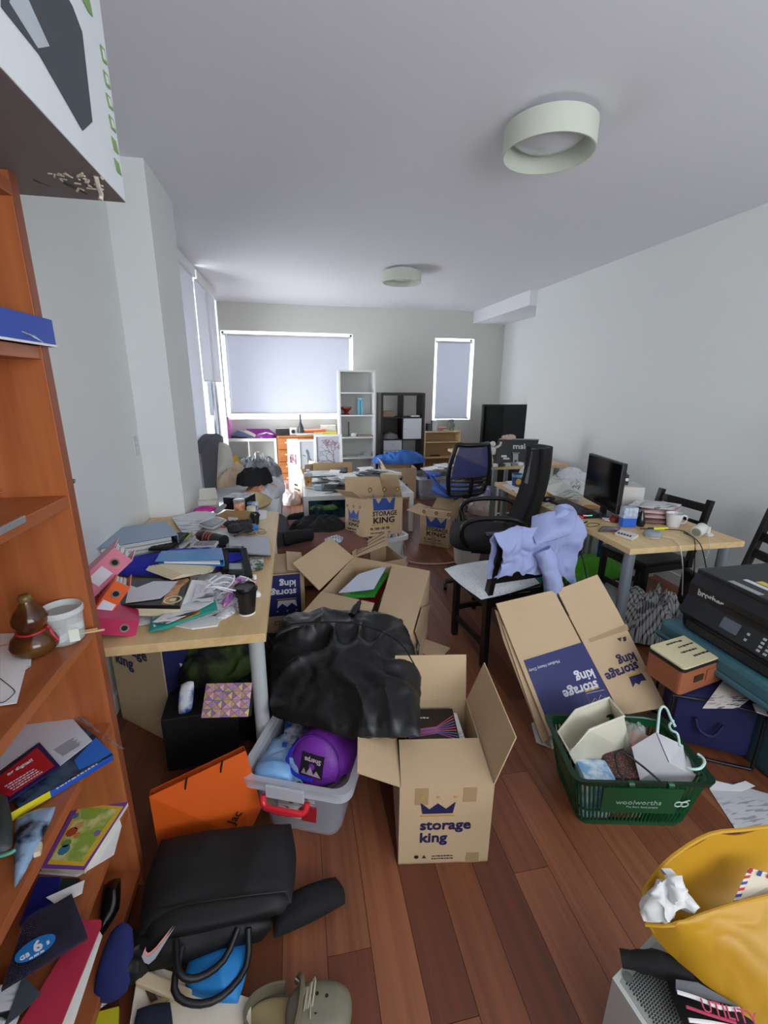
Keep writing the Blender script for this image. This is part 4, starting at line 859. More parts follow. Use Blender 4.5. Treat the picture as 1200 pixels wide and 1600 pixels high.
# cup near the edge
cup('coffee_cup', 'tall black takeaway coffee cup with a lid standing at the desk edge', (lambda p_: (p_.x, p_.y, z))(P(386, 957, z)), .10, .031, .042, mat('#18181b', .35, amt=.1), mat('#0d0d0f', .3), band=None)
t = [o for o in C.objects if o.name.startswith('coffee_cup')][0]
for k in range(7): decal([(0, .0), (.016-.002*(k % 3), .0), (.016-.002*(k % 3), .004), (0, .004)], Matrix.Translation((-.033, -.022, .025+k*.008)) @ Matrix.Rotation(math.radians(-58), 4, 'Z') @ Matrix.Rotation(PI/2, 4, 'X'), WPR, t, 'printed_line')
mesh('cup_foot', G().cyl(0, 0, -.0005, .006, .0325, n=24), WHITE, t, smooth=True)
g = G()
for k in range(7):
    c0 = P(352+rnd.uniform(-10, 12), 912+rnd.uniform(-8, 8), .80+.012*k); r_ = rnd.uniform(.035, .06); a0 = rnd.uniform(0, 6)
    g.tube([(c0.x+r_*math.cos(a0+j*.7)*1.2, c0.y+r_*.8*math.sin(a0+j*.7), c0.z+.02*math.sin(j*1.3+a0)) for j in range(9)], .0028, 6)
g.tube([P(375, 900, .83), P(390, 905, .81), P(398, 915, .77), P(402, 925, .756), P(403, 932, .754)], .0028, 6)
onew('charging_cable', 'tangle of white charging cable on the near desk', 'cable', g, mat('#e4e4ea', .4))
one('earphone_case', 'small white round earphone cap beside the coffee cup', 'earphones', G().lathe([(.0, 0), (.012, .001), (.013, .012), (.008, .02), (0, .022)], 16), WHITE, P(403, 932, z))
t = thing('lip_balm', 'small rose and white lip balm tube behind the coffee cup', 'tube', P(399, 915, z), .4); mesh('tube_body', G().cyl(0, 0, 0, .032, .008, n=14), mat('#c98a80', .4), t, smooth=True); mesh('tube_cap', G().cyl(0, 0, .032, .05, .0085, n=14), WHITE, t, smooth=True)
g = pad([P(345, 945, .79), P(352, 950, .785), P(388, 905, .80), P(372, 898, .81)], .025, .02, rd=.5, amp=.003); onew('pencil_case', 'clear pencil case striped pink and purple beside the white cable', 'pencil case', g, mat('#d58ab8', .3, scale=30.0, col2='#7c3ea8', amt=.1))
padthing('paper_bag', 'crumpled white tissue sheet under the coffee cup and cables', 'paper', [(340, 930, z+.004), (368, 930, z+.004), (370, 958, z+.004), (335, 975, z+.004)], .012, PAPER, amp=.006, seed=12)
# far half of the near desk
fl('paper_sheet', 'large white envelope with a black postmark at the wall end of the near desk', 'envelope', [(268, 808), (314, 797), (340, 802), (330, 812), (300, 838), (283, 830)], z+.02, .003, mat('#dcdde2', .7, 'print', amt=.6, scale=30.0), 'papers on the near desk')
fl('paper_sheet', 'white page under the folder beside the keyboard', 'paper', [(262, 855), (296, 824), (306, 838), (285, 858)], z+.012, .003, PLAINP, 'papers on the near desk')
t = thing('photo_frame', 'white rounded tray with a grey inside on the near desk', 'tray', P(330, 815, z)); q = [(305, 819), (336, 806), (357, 812), (332, 828)]
mesh('tray_body', pad([P(a, bq, .785) for a, bq in q], .012, .02, rd=.4), WHITE, t, world=True); mesh('tray_inside', G().slab([P(a, bq, .80) for a, bq in ((311, 818), (337, 808), (352, 812), (331, 823))], .002), mat('#5a5f66', .3), t, world=True)
t = thing('vacuum_flask', 'black flask with orange-red rings lying on the near desk', 'flask', P(335, 838, z)); a, bq = P(318, 838, .80), P(350, 846, .80); d_ = (bq-a).normalized()
mesh('flask_body', G().tube([a, bq], .034, 18, smooth=0), BLACKP, t, world=True)
for k, cc in enumerate(('#c85a3a', '#a03030', '#c85a3a')): mesh('ring_stripe', G().tube([a+d_*(.03+.022*k), a+d_*(.038+.022*k)], .0346, 18, smooth=0), mat(cc, .4), t, world=True)
mesh('flask_cap', G().tube([a-d_*.03, a], .026, 18, smooth=0), mat('#6a1f24', .4), t, world=True)
g = G()
for k in range(5): a = P(352+k*7, 822-k*0.5, .79); g.tube([a, a+Vector((.02, .0, .02)), a+Vector((.05, -.03+.01*k, .01))], [.016, .014, .01], 8)
g.blob((P(375, 826, .79)), .07, .04, .03, .6, amp=.2, seed=5); onew('gloves', 'pair of black gloves with small white marks on the near desk', 'gloves', g, mat('#141417', .7, scale=40.0, col2='#2c2d30', amt=.3))
t = thing('spectacles', 'thin black spectacles beside the gloves on the laptop end of the desk', 'glasses', P(400, 832, z))
for dx in (-.03, .03): c0 = P(401, 833, .785); mesh('lens_rim', G().tube([(c0.x+dx+.024*math.cos(k*PI/5), c0.y+.018*math.sin(k*PI/5), c0.z) for k in range(10)], .0016, 6, closed=True), BLACKP, t, world=True)
mesh('temple_arm', G().tube([P(388, 829, .785), P(405, 826, .79), P(414, 829, .785)], .0016, 6), BLACKP, t, world=True)
def boxpx(name, label, cat, a, bq, zz, d, h, m, group=None, lid=None, bev=.002, par=None):
    """small box standing on height zz; a-b = its front bottom edge in the photograph"""
    M = onpx(a, bq, zz); L = (P(*bq, zz)-P(*a, zz)).length; t = thing(name, label, cat, M=M, group=group)
    mesh('box_body', G().bb(0, 0, 0, L, d, h, bev), m, t)
    if lid: mesh('box_top', G().bb(0, 0, h, L, d, h+.002), lid, t)
    return t
boxpx('medicine_box', 'small sky-blue medicine box beyond the gloves on the near desk', 'box', (386, 830), (404, 829), z, .03, .03, mat('#3f86d0', .4))
t = boxpx('parcel', 'flat brown paper parcel with a white address label on the near desk', 'parcel', (340, 814), (390, 817), z, .12, .04, mat('#a9814f', .75, amt=.1)); mesh('address_label', G().bb(.075, -.001, .008, .14, 0, .03), WPR, t)
cup('espresso_cup', 'small black takeaway cup near the far end of the near desk', (lambda p_: (p_.x, p_.y, z))(P(399, 819, z)), .06, .022, .029, mat('#1a1a1c', .4), mat('#0d0d0f', .3))
hp('cloth', 'bright pink cloth crumpled at the wall end of the near desk', 'cloth', (320, 798), z+.01, .15, .1, .04, mat('#cc2b92', .7), 6, n=20)
padthing('zip_pouch', 'grey shiny zip pouch leaning on the parcel', 'pouch', [(332, 800, z+.01), (352, 786, z+.06), (355, 790, z+.06), (340, 803, z+.01)], .012, mat('#8f9296', .3), down=.01)
t = thing('jar', 'orange-labelled jar with a silver lid standing at the far end of the desk', 'jar', (lambda p_: (p_.x, p_.y, z))(P(375, 803, z+.0)))
mesh('jar_body', G().lathe([(.034, 0), (.036, .004), (.036, .085), (.033, .088)], 24), mat('#c0714a', .3, scale=30.0, col2='#d8a88a'), t); mesh('lid', G().lathe([(.038, .086), (.038, .1), (.035, .102), (0, .102)], 24), mat('#b8bcbc', .3, metal=.7), t)
one('paper_roll', 'small cream roll standing beside the orange jar', 'roll', G().cyl(0, 0, 0, .05, .03, n=24), mat('#e6dfc8', .7), (lambda p_: (p_.x, p_.y, z))(P(393, 803, z)))
boxpx('tissue_box', 'black tissue box with a pale patterned top at the far end of the desk', 'box', (350, 796), (384, 798), z, .16, .085, BLACKP, lid=mat('#c8ccd4', .5, scale=30.0, col2='#7f8590'))
t = carton('gift_box', 'open white card box with its lid up at the far end of the near desk', (P(310, 797, z).x, P(310, 797, z).y, z), .1, .13, .09, .06, {'b': (80, .075), 'f': (200, .05)}, group=None, m=mat('#d9d6cc', .7))
boxpx('medicine_box', 'small white and blue box beside the black tissue box', 'box', (386, 796), (400, 797), z, .04, .05, mat('#dfe6ee', .5, scale=18.0, col2='#2a62b0'))
fl('paper_sheet', 'small white card near the far corner of the near desk', 'paper', [(402, 812), (404, 797), (417, 797), (416, 810)], z+.002, .002, PLAINP, 'papers on the near desk')
padthing('magazine_sheet', 'glossy dark printed leaflet with green leaves beside the black dispenser', 'paper', [(386, 872, z+.01), (412, 870, z+.02), (412, 890, z+.005), (388, 893, z+.005)], .01, mat('#c8ccc8', .4, scale=40.0, col2='#3a4a34', amt=.2), amp=.004, seed=15)
sheets('loose sheet among the clutter on the far half of the near desk', 'papers on the near desk', [(300, 812, .3), (345, 830, .9), (372, 815, 1.4), (325, 850, .2), (290, 870, .5)], z+.002, .002, mats, w=.18, l=.25)
for k, (px_, py_, zz_, c_) in enumerate(((362, 832, .03, '#c9502e'), (338, 826, .02, '#d8d8dc'), (378, 842, .03, '#3c3e44'), (296, 848, .03, '#8fae48'))):
    q_ = P(px_, py_, z); one('marker_pen', ('orange marker pen among the gloves', 'white pen beside the white tray', 'dark pen near the silver laptop lid', 'green pen above the black keyboard')[k], 'pen', G().tube([(-.06, 0, .007), (.06, 0, .007)], .006, 8, smooth=0), mat(c_, .4), (q_.x, q_.y, z+zz_), .5*k)
# ================================================================ UNDER THE NEAR DESK
_c = P(250, 1014, .5); _r = math.radians(-38); t = carton('carton', 'tall removal carton with a navy side standing under the near desk', (_c.x-.37*math.cos(_r), _c.y-.37*math.sin(_r), 0), _r, .37, .42, .50, {}, closed=True)
logo(t, face('f', .37, .42, .03, .33), .08, INK, None); mesh('blue_panel', G().bb(.3705, .005, .02, .3715, .415, .495), NAVYD, t); logo(t, face('r', .37, .42, .08, .22) @ Matrix.Translation((0, 0, .0008)), .055, WPR, None)
c0 = P(270, 1172, .33)
t = thing('computer_tower', 'matt black computer tower lying under the near desk', 'computer', (-.43, 1.78, 0), math.radians(3))
mesh('case', G().bb(-.17, -.1, .01, .12, .2, .27, .006), mat('#0e0e10', .6, amt=.1), t)
for k in range(8): mesh('vent_slot', G().bb(.1205, -.08, .05+.024*k, .124, .04, .06+.024*k), mat('#5c5c60', .3, metal=.7), t)
mesh('rubber_foot', G().bb(-.15, -.08, 0, -.11, .18, .012), BLACK, t); mesh('rubber_foot', G().bb(.06, -.08, 0, .1, .18, .012), BLACK, t)
hp('jacket', 'lime green and black sports jacket heaped under the near desk', 'jacket', (340, 1045), .3, .36, .26, .2, mat('#0a0a0b', .8, scale=9.0, col2='#3c4f1c', amt=.1), 21, fold=.5)
pp = [(318, 1070, .44), (388, 1070, .44), (388, 1112, .36), (335, 1128, .36), (312, 1112, .37)]
g = G(); base = [P(*p_) for p_ in pp]
t = thing('handbag', 'pink and gold holographic handbag of triangular facets under the desk', 'handbag', P(350, 1100, .3)); HM = [mat('#d9a2bc', .2, metal=.3, amt=.1), mat('#d9c27c', .2, metal=.3, amt=.1), mat('#a989c4', .2, metal=.3, amt=.1), mat('#e0b8b0', .2, metal=.3)]
o_, ux, uy = P(314, 1122, .36), (P(388, 1120, .36)-P(314, 1122, .36)), (P(322, 1068, .46)-P(314, 1122, .36))
nn = ux.cross(uy).normalized(); nn = nn if nn.y < 0 else -nn
nx, ny = 5, 4
for i in range(nx):
    for j in range(ny):
        A_ = [o_+ux*(i+a)/nx+uy*(j+b)/ny for a, b in ((0, 0), (1, 0), (1, 1), (0, 1))]; ce = sum(A_, Vector())/4+nn*.0025
        for k in range(4):
            tri = [A_[k], A_[(k+1) % 4], ce]; cc = sum(tri, Vector())/3; tri = [cc+(p_-cc)*.93 for p_ in tri]
            mesh('facet', G().slab(tri, .002), HM[(i*3+j*5+k) % 4], t, world=True)
mesh('bag_body', G().slab([o_-nn*.003, o_+ux-nn*.003, o_+ux+uy-nn*.003, o_+uy-nn*.003], .05), BLACK, t, world=True)
hp('backpack', 'black backpack slumped behind the computer tower', 'backpack', (392, 1100), .0, .28, .5, .42, BFAB, 23, fold=.3, e=4)
hp('jumper', 'dark red garment stuffed at the back under the desk', 'clothes', (312, 1040), .15, .3, .3, .36, mat('#3a1512', .9), 25)
hp('coat', 'black coat bundled beside the desk leg beneath the black garment bag', 'coat', (432, 1090), .0, .36, .75, .44, mat('#0d0d0f', .85, amt=.3, scale=20.0), 26, fold=.4, e=4)
t = carton('carton', 'small plain brown carton behind the holographic handbag', (-.6, 2.45, 0), 0, .3, .25, .42, {}, closed=True, m=CARDD)
padthing('packaging', 'blue and white printed packaging between carton and handbag', 'packaging', [(282, 1068, .42), (304, 1062, .44), (300, 1112, .32), (278, 1118, .30)], .02, mat('#e0e4ea', .4, scale=14.0, col2='#1f4f9c'), down=.02, amp=.004)
# orange shop bag
t = thing('shopping_bag', 'bright orange paper shopping bag with black cord handles against the desk', 'bag', P(320, 1330, 0)); OR = mat('#e0601a', .55, amt=.05); 
fb = [P(233, 1245, .30), P(384, 1173, .375), P(409, 1262, .10), P(385, 1312, .02), P(250, 1342, .005)]
fr_ = G().slab(fb, .002); mesh('front_panel', G().slab(fb, .002), OR, t, world=True)
off = Vector((-.012, .045, -.02)); mesh('rear_panel', G().slab([p_+off for p_ in fb], .002), OR, t, world=True)
mesh('side_gusset', G().slab([fb[1], fb[1]+off, fb[2]+off, fb[2]], .002), OR, t, world=True); mesh('side_gusset', G().slab([fb[0], fb[0]+off, fb[4]+off, fb[4]], .002), OR, t, world=True)
for u_ in (.35, .72): a = fb[0].lerp(fb[1], u_); mesh('cord_handle', G().tube([a+Vector((0, -.003, -.035)), a+Vector((.005, -.006, -.01)), a+Vector((.01, -.002, .01))], .003, 6), BLACK, t, world=True)
SO = planefn(fb[0], fb[1]-fb[0], fb[3]-fb[0]); q_ = SO([(366, 1288), (406, 1228), (352, 1268)], .003); fx = frame(q_[0], q_[1]-q_[0], q_[2]-q_[0]); text('Jac', .045, fx, mat('#3a1a08', .6), t, world=True, bold=.01)
# ---------------- black laptop bag, sports bag, strap, clog
t = thing('laptop_bag', 'large black laptop bag lying flat in front of the orange bag', 'bag', P(340, 1400, 0)); 
mesh('bag_body', pad([P(245, 1308, .17), P(462, 1282, .17), P(464, 1415, .12), P(205, 1470, .12)], .04, .09, rd=.25, amp=.008, fr=5, pw=6, seed=2), mat('#08080a', .7, amt=.3, scale=16.0), t, world=True)
mesh('front_pocket', pad([P(232, 1420, .145), P(452, 1388, .15), P(450, 1428, .12), P(225, 1478, .12)], .025, .02, rd=.3, amp=.004, pw=5), mat('#0a0a0c', .65), t, world=True)
mesh('zip', G().tube([P(240, 1422, .165), P(340, 1405, .178), P(448, 1392, .165)], .0025, 5), mat('#2c2c2e', .3, metal=.5), t, world=True)
mesh('carry_handle', G().tube([P(275, 1470, .13), P(280, 1520, .12), P(310, 1528, .1), P(350, 1500, .09), P(372, 1450, .12)], .009, 8), BLACK, t, world=True)
mesh('carry_handle', G().tube([P(285, 1480, .12), P(272, 1545, .1), P(300, 1568, .08), P(345, 1558, .07), P(385, 1510, .07), P(388, 1450, .12)], .009, 8), BLACK, t, world=True)
padthing('scarf', 'black knitted strap trailing from the laptop bag across the floor', 'scarf', [(435, 1402, .05), (528, 1366, .04), (546, 1412, .02), (420, 1475, .04)], .03, BFAB, amp=.012, seed=5)
t = thing('sports_bag', 'black sports bag with a pink and silver swoosh under the laptop bag', 'bag', P(270, 1500, 0))
mesh('bag_body', pad([P(190, 1450, .1), P(430, 1425, .1), P(420, 1470, .05), P(205, 1530, .05)], .045, .05, rd=.4, amp=.01, seed=7), mat('#0b0b0d', .6), t, world=True)
sw = [(0, .30), (.03, .12), (.12, .02), (.3, .05), (1, .52), (.38, .24), (.2, .2), (.12, .22), (.08, .3), (.1, .42)]
def swoosh(px, s, zz, m): o_ = P(*px, zz); M_ = frame(o_, P(px[0]+40, px[1]-26, zz+.01)-o_, P(px[0]-10, px[1]-40, zz+.05)-o_); mesh('swoosh_print', G().prism([(x*s, y*s) for x, y in sw], 0, .0015, M=M_), m, t, world=True)
swoosh((226, 1512), .09, .108, mat('#9aa0a6', .4)); swoosh((228, 1504), .08, .114, mat('#e08a80', .4))
mesh('bag_end', G().blob(tuple(P(205, 1505, .07)), .05, .04, .04, .7, amp=.2, seed=4), mat('#0b0b0d', .6), t, world=True)
padthing('swim_towel', 'bright blue folded towel under the bag handles', 'towel', [(290, 1500, .06), (395, 1465, .06), (375, 1575, .04), (288, 1555, .04)], .03, mat('#1f7fc4', .6, amt=.15), amp=.01, seed=6)
t = thing('cream_box', 'cream plastic box with oval cut-outs at the bottom of the picture', 'box', P(280, 1570, 0)); CRM = mat('#dcc9a2', .5, amt=.08)
mesh('box_body', G().slab([P(215, 1522, .04), P(250, 1512, .045), P(392, 1560, .04), P(392, 1680, .03), P(190, 1680, .03)], .03), mat('#d9d0bc', .5, amt=.06), t, world=True)
mesh('box_edge', bar(G(), P(218, 1528, .05), P(295, 1560, .05), .03, .02, bev=.004), CRM, t, world=True)
mesh('cut_out', G().slab([P(226, 1545, .046), P(236, 1542, .046), P(252, 1570, .046), P(240, 1575, .046)], .004), mat('#3a2a1a', .6), t, world=True)
mesh('buckle', G().slab([P(234, 1568, .052), P(268, 1552, .052), P(270, 1558, .052), P(240, 1576, .052)], .004), mat('#b8a880', .3, metal=.6), t, world=True)
padthing('cloth', 'navy cloth tab draped on the cream plastic box', 'cloth', [(212, 1575, .055), (268, 1562, .055), (272, 1640, .05), (205, 1640, .05)], .012, mat('#161d33', .8), rd=.3)
# clog shoe, toe to the right
cg = P(460, 1600, 0); t = thing('clog', 'olive foam clog with round holes and loose laces on the floorboards', 'shoe', (cg.x, cg.y+.0, 0), math.radians(-9)); CL = mat('#6b6550', .75, amt=.12)
def clogf(u, v): pass
mesh('sole', G().prism([(-.12+.0, 0), (-.11, .042), (-.06, .05), (.03, .05), (.1, .052), (.14, .03), (.145, 0), (.14, -.03), (.1, -.05), (.03, -.045), (-.06, -.042), (-.11, -.036)], 0, .022), CL, t)
mesh('upper', G().blob((.065, 0, .045), .085, .056, .042, .75, n=32), mat('#7a7562', .7, amt=.3, scale=30.0), t)
g = G().sheet(lambda u, v: ((-.03-.09*math.sin(PI*u))*1.0+.0, (-.05*math.cos(PI*u)), .02+.045*v), 16, 3, .006); mesh('heel_wall', g, CL, t)
mesh('insole', G().blob((-.04, 0, .028), .078, .04, .008, .8), mat('#9c8a62', .9, amt=.15), t)
mesh('heel_strap', G().tube([(.0, -.052, .06), (.01, -.06, .085), (.02, -.02, .1), (.02, .03, .1), (.01, .055, .085), (.0, .052, .06)], .007, 6), CL, t)
for a_, b_ in ((.06, -.02), (.085, -.025), (.11, -.015), (.06, .015), (.085, .01), (.11, .015), (.05, -.04), (.075, .035), (.1, .035), (.12, 0)):
    hz = .045+.042*max(0, 1-((a_-.065)/.085)**2-(b_/.056)**2)**.5; mesh('vent_hole', G().cyl(a_, b_, hz-.004, hz+.0015, .0045, n=10), BLACK, t)
for k in range(5): mesh('lace', G().tube([(.005+.01*k, -.04, .065), (.015+.01*k, -.01+.01*k, .093+.004*k), (.02+.006*k, .03, .085), (.0+.012*k, .045-.02*k, .09)], .002, 5), mat('#b0aa90', .8), t)
# ================================================================ CENTRE: CARTONS, TUB, GARMENT BAG
# navy-sided carton beside the desk, lying on its side
M = onpx((390, 965), (478, 965), 0.0)
A = P(410, 968, .22); 
t = carton('carton', 'navy-topped removal carton lying on its side between desk and open carton', (A.x-.14, A.y+.02, 0.0), math.radians(2), .40, .33, .50, {'r': (10, .1)}, closed=True)
mesh('blue_panel', G().bb(.01, -.002, .22, .375, -.001, .49), NAVY, t)
F = face('f', .4, .33, .35, .42) @ Matrix.Translation((0, 0, .0015)) @ Matrix.Rotation(PI, 4, 'Z'); F = F @ Matrix.Translation((0, -.03, 0)); logo(t, F, .06, WPR, YEL)
decal([(.05, -.14), (.08, -.14), (.08, -.115), (.05, -.115)], face('f', .4, .33, .16, .30), INKD, t, 'tick_box'); decal([(.054, -.136), (.076, -.136), (.076, -.119), (.054, -.119)], face('f', .4, .33, .16, .30) @ Matrix.Translation((0, 0, .0008)), CARD, t, 'tick_box')
text('Fragile', .022, face('f', .4, .33, .25, .165), INKD, t); marks(face('f', .4, .33, .05, .165), .08, .014, INKD, t)
# big open carton with folders
z1 = .45
t = thing('carton', 'large open removal carton holding green and red folders behind the black garment bag', 'box', P(600, 960, 0), 0, 'removal cartons')
BL, BR, FR = P(553, 870, z1), P(672, 892, z1), P(645, 985, z1); FL = P(502, 925, z1); FL = FL+(FL-BL)*.9; FL.z = z1
g = G()
for a, bq in ((BL, BR), (BR, FR), (FR, FL), (FL, BL)):
    c_ = (BL+BR+FR+FL)/4; a0, b0 = Vector((a.x, a.y, .0)), Vector((bq.x, bq.y, .0)); g.slab([a, bq, b0, a0], .006)
g.slab([Vector((v.x, v.y, .02)) for v in (BL, BR, FR, FL)], .006); mesh('carton_body', g, CARD, t, world=True)
mesh('flap', G().slab([BL, P(499, 922, z1), P(457, 880, z1+.11), P(516, 840, z1+.12)], .005), CARD, t, world=True)
mesh('flap', G().slab([BR, FR, P(588, 965, z1-.01), P(613, 882, z1-.01)], .005), CARD, t, world=True)
mesh('flap', G().slab([P(502, 924, z1), P(585, 942, z1+.02), P(560, 1010, z1+.04), P(470, 960, z1+.05)], .005), CARD, t, world=True)
mesh('flap', G().slab([P(600, 955, z1+.0), FR+Vector((0, 0, .002)), P(630, 1015, z1-.05), P(590, 1000, z1-.04)], .005), CARD, t, world=True)
mesh('flap', G().slab([FR+Vector((.01, 0, -.01)), FR.lerp(BR, .35)+Vector((.01, 0, -.01)), P(672, 945, .2), P(655, 1010, .2)], .005), CARDD, t, world=True)
mesh('flap', G().slab([P(655, 995, .03), P(703, 1012, .03), P(688, 1028, .03), P(660, 1020, .03)], .006), CARD, t, world=True)
Fr = frame(Vector((FR.x, FR.y, .2)).lerp(Vector((BR.x, BR.y, .2)), .1)+Vector((.008, -.004, 0)), BR-FR, (0, 0, 1)); logo(t, root_matrix(t).inverted() @ Fr, .085, INK)
for k, (lab, pts, zz, mm, th) in enumerate((('red plastic folder lowest of the folders in the open carton', [(560, 935), (590, 938), (612, 895), (590, 900)], .33, mat('#c8252c', .4), .02),
    ('green plastic folder between white papers and the red folder', [(536, 930), (586, 929), (614, 886), (570, 895)], .38, mat('#4cb04a', .35), .02), ('white papers topmost in the open carton', [(529, 926), (584, 920), (605, 883), (560, 897)], .42, mat('#c9d1e2', .6, amt=.04), .004))):
    fl('folder' if k < 2 else 'paper_sheet', lab, 'folder' if k < 2 else 'paper', pts, zz, th, mm, 'folders in the open carton')
one('foam_filler', 'brown carton scraps filling the open carton under the folders', 'carton scraps', G().bb(-.16, -.17, 0, .16, .17, .27), CARDD, (lambda q: (q.x-.02, q.y+.12, .03))(P(580, 935, .3)), .6)
# garment bag
GB = mat('#101113', .42, amt=.25, scale=9.0)
t = thing('garment_bag', 'big black nylon garment bag draped over the tub and cartons', 'garment bag', P(545, 1060, .3))
mesh('bag_body', pad([P(432, 955, .47), P(640, 958, .50), P(676, 1172, .41), P(408, 1128, .36)], .07, .05, n=64, rd=.42, amp=.034, fr=4.6, seed=8, pw=5).crumple(.012, 13, 4), GB, t, world=True)
mesh('collar_tip', G().tube([P(550, 962, .52), P(560, 944, .55), P(563, 938, .57)], [.02, .012, .005], 8), GB, t, world=True)
mesh('seam', G().tube([P(455, 975, .545), P(500, 972, .575), P(560, 975, .585), P(620, 1000, .58), P(648, 1040, .55)], .003, 6), BFAB, t, world=True)
# tub
TUB = mat('#d9dde6', .18, 'clear', alpha=.2); TUBR = mat('#dfe2ea', .2, 'clear', alpha=.48)
a, bq = P(415, 1287, 0), P(520, 1308, 0); ang = math.atan2(bq.y-a.y, bq.x-a.x); TW, TD, TH = .285, .36, .27
def tub(name, label, loc, rz, W, D, Ht, fl_=.045, m=TUB, rm=TUBR):
    t = thing(name, label, 'tub', loc, rz)
    def ring(z, e, r=.05, n=6):
        o = []
        for cx_, cy_, a0 in ((W-r+e, -e+r, -PI/2), (W-r+e, D-r+e, 0), (-e+r, D-r+e, PI/2), (-e+r, -e+r, PI)):
            for k in range(n+1): a_ = a0+PI/2*k/n; o.append((cx_+r*math.cos(a_), cy_+r*math.sin(a_), z))
        return o
    def loft(rs):
        g = G(); n = len(rs[0]); v = [p_ for r_ in rs for p_ in r_]; f = [(j*n+i, j*n+(i+1) % n, (j+1)*n+(i+1) % n, (j+1)*n+i) for j in range(len(rs)-1) for i in range(n)]
        g.add(v, f); g.smooth = True; return g, n
    g, n = loft([ring(.004, 0), ring(Ht, fl_), ring(Ht, fl_-.004), ring(.008, -.004)]); g.f += [tuple(range(n-1, -1, -1)), tuple(range(3*n, 4*n))]; mesh('tub_body', g, m, t)
    g, n = loft([ring(Ht-.035, fl_+.002), ring(Ht-.035, fl_+.018), ring(Ht+.004, fl_+.020), ring(Ht+.004, fl_-.002)]); mesh('rim', g, rm, t)
    return t
t = tub('storage_tub', 'clear plastic storage tub with red clip handle holding a purple sleeping bag', (a.x, a.y, 0), ang, TW, TD, TH)
RC = mat('#e0303c', .3)
mesh('clip_handle', G().tube([(.04, -.07, .225), (.05, -.085, .195), (.12, -.09, .188), (.19, -.085, .195), (.2, -.07, .225)], .011, 8, smooth=3).bb(.055, -.1, .19, .185, -.085, .205, .004), RC, t)
mesh('clip_tab', G().bb(.05, -.075, .22, .19, -.066, .272, .006), TUBR, t)
lb = mesh('label_sticker', G().bb(.07, -.046, .09, .205, -.042, .19), mat('#c9c2bb', .5, 'print', amt=1, scale=60.0, col2='#5a2020'), t, M=Matrix.Rotation(math.radians(-9), 4, 'X')); mesh('label_panel', G().bb(.16, -.048, .088, .215, -.0455, .15), mat('#a3222a', .5), lb)
text('LTR', .03, frame((.075, -.0475, .155), (1, 0, 0), (0, .1, 1)), RED, lb, bold=.03)
one('plush_toy', 'pale blue fleece with a cream star pressed inside the clear tub', 'plush toy', G().blob((0, 0, .1), .105, .1, .14, .5, amp=.1, seed=3), mat('#8fb4da', .8, amt=.1), (a.x+.09, a.y+.09, 0.012), ang)
o = [x for x in C.objects if x.name == 'plush_toy'][0]
st = [( .03*(1 if k % 2 else .45)*math.cos(k*PI/5), .03*(1 if k % 2 else .45)*math.sin(k*PI/5)) for k in range(10)]
mesh('star_patch', G().prism(st, 0, .002, M=frame((-.03, -.102, .09), (1, 0, 0), (0, 0, 1))), mat('#d8cba8', .8), o)
q = Vector((a.x, a.y, 0)); R_ = Matrix.Rotation(ang, 3, 'Z'); L2 = lambda x, y, zz: q+R_ @ Vector((x, y, zz))
t = thing('sleeping_bag', 'purple sleeping bag rolled in its stuff sack inside the clear tub', 'sleeping bag', L2(.2, .2, .2), ang-.15)
mesh('sack_body', G().lathe([(0, -.17), (.06, -.165), (.10, -.14), (.112, -.1), (.115, 0), (.112, .1), (.1, .14), (.06, .165), (0, .17)], 32, M=Matrix.Rotation(math.radians(70), 4, 'X') @ Matrix.Rotation(.0, 4, 'Y')), mat('#7b30a6', .45, amt=.2, scale=14.0, bump=.4), t)
FS = Matrix.Rotation(math.radians(70), 4, 'X')
mesh('brand_patch', G().bb(-.045, -.035, .158, .045, .045, .169, .002, M=FS), mat('#18151c', .6), t); text('Sherpa', .024, FS @ Matrix.Translation((.035, .03, .1705)) @ Matrix.Rotation(PI, 4, 'Z'), mat('#d8b8c8', .6), t, bold=.02)
decal([(-.04, -.03), (-.03, -.01), (-.02, -.028), (-.005, .0), (.01, -.026), (.02, -.01), (.04, -.03)], FS @ Matrix.Translation((0, 0, .169)), mat('#b8a8b0', .6), t, 'mountain_print')
mesh('strap', G().tube([FS @ Vector((-.1, -.06, .13)), FS @ Vector((-.03, -.075, .17)), FS @ Vector((.06, -.06, .165)), FS @ Vector((.11, -.03, .1))], .009, 6), BLACK, t)
mesh('gather_hem', G().tube([FS @ Vector((.1*math.cos(k*PI/8), .1*math.sin(k*PI/8), .142)) for k in range(16)], .004, 6, closed=True), mat('#5b2086', .5), t)
one('folded_box', 'blue and white printed carton wedged at the left of the clear tub', 'box', G().bb(-.05, -.09, 0, .05, .09, .24, .003), mat('#1f4f9a', .4, scale=16.0, col2='#d8dce4'), tuple(L2(.05, .22, .015)), ang+.3)
padthing('mask_pack', 'light blue wrapped packet on top of the clear tub', 'packet', [(400, 1190, .25), (460, 1192, .26), (458, 1225, .24), (396, 1220, .24)], .03, mat('#7fb0e0', .4, amt=.1), amp=.012, seed=13)
g = G().tube([tuple(L2(.09, .14, .28)), tuple(L2(.08, .05, .27)), tuple(L2(.13, .0, .26)), tuple(L2(.2, -.02, .27))], .007, 6); onew('lanyard', 'royal blue ribbon lanyard lying beside the purple sleeping bag', 'ribbon', g, mat('#1f2fb8', .5))
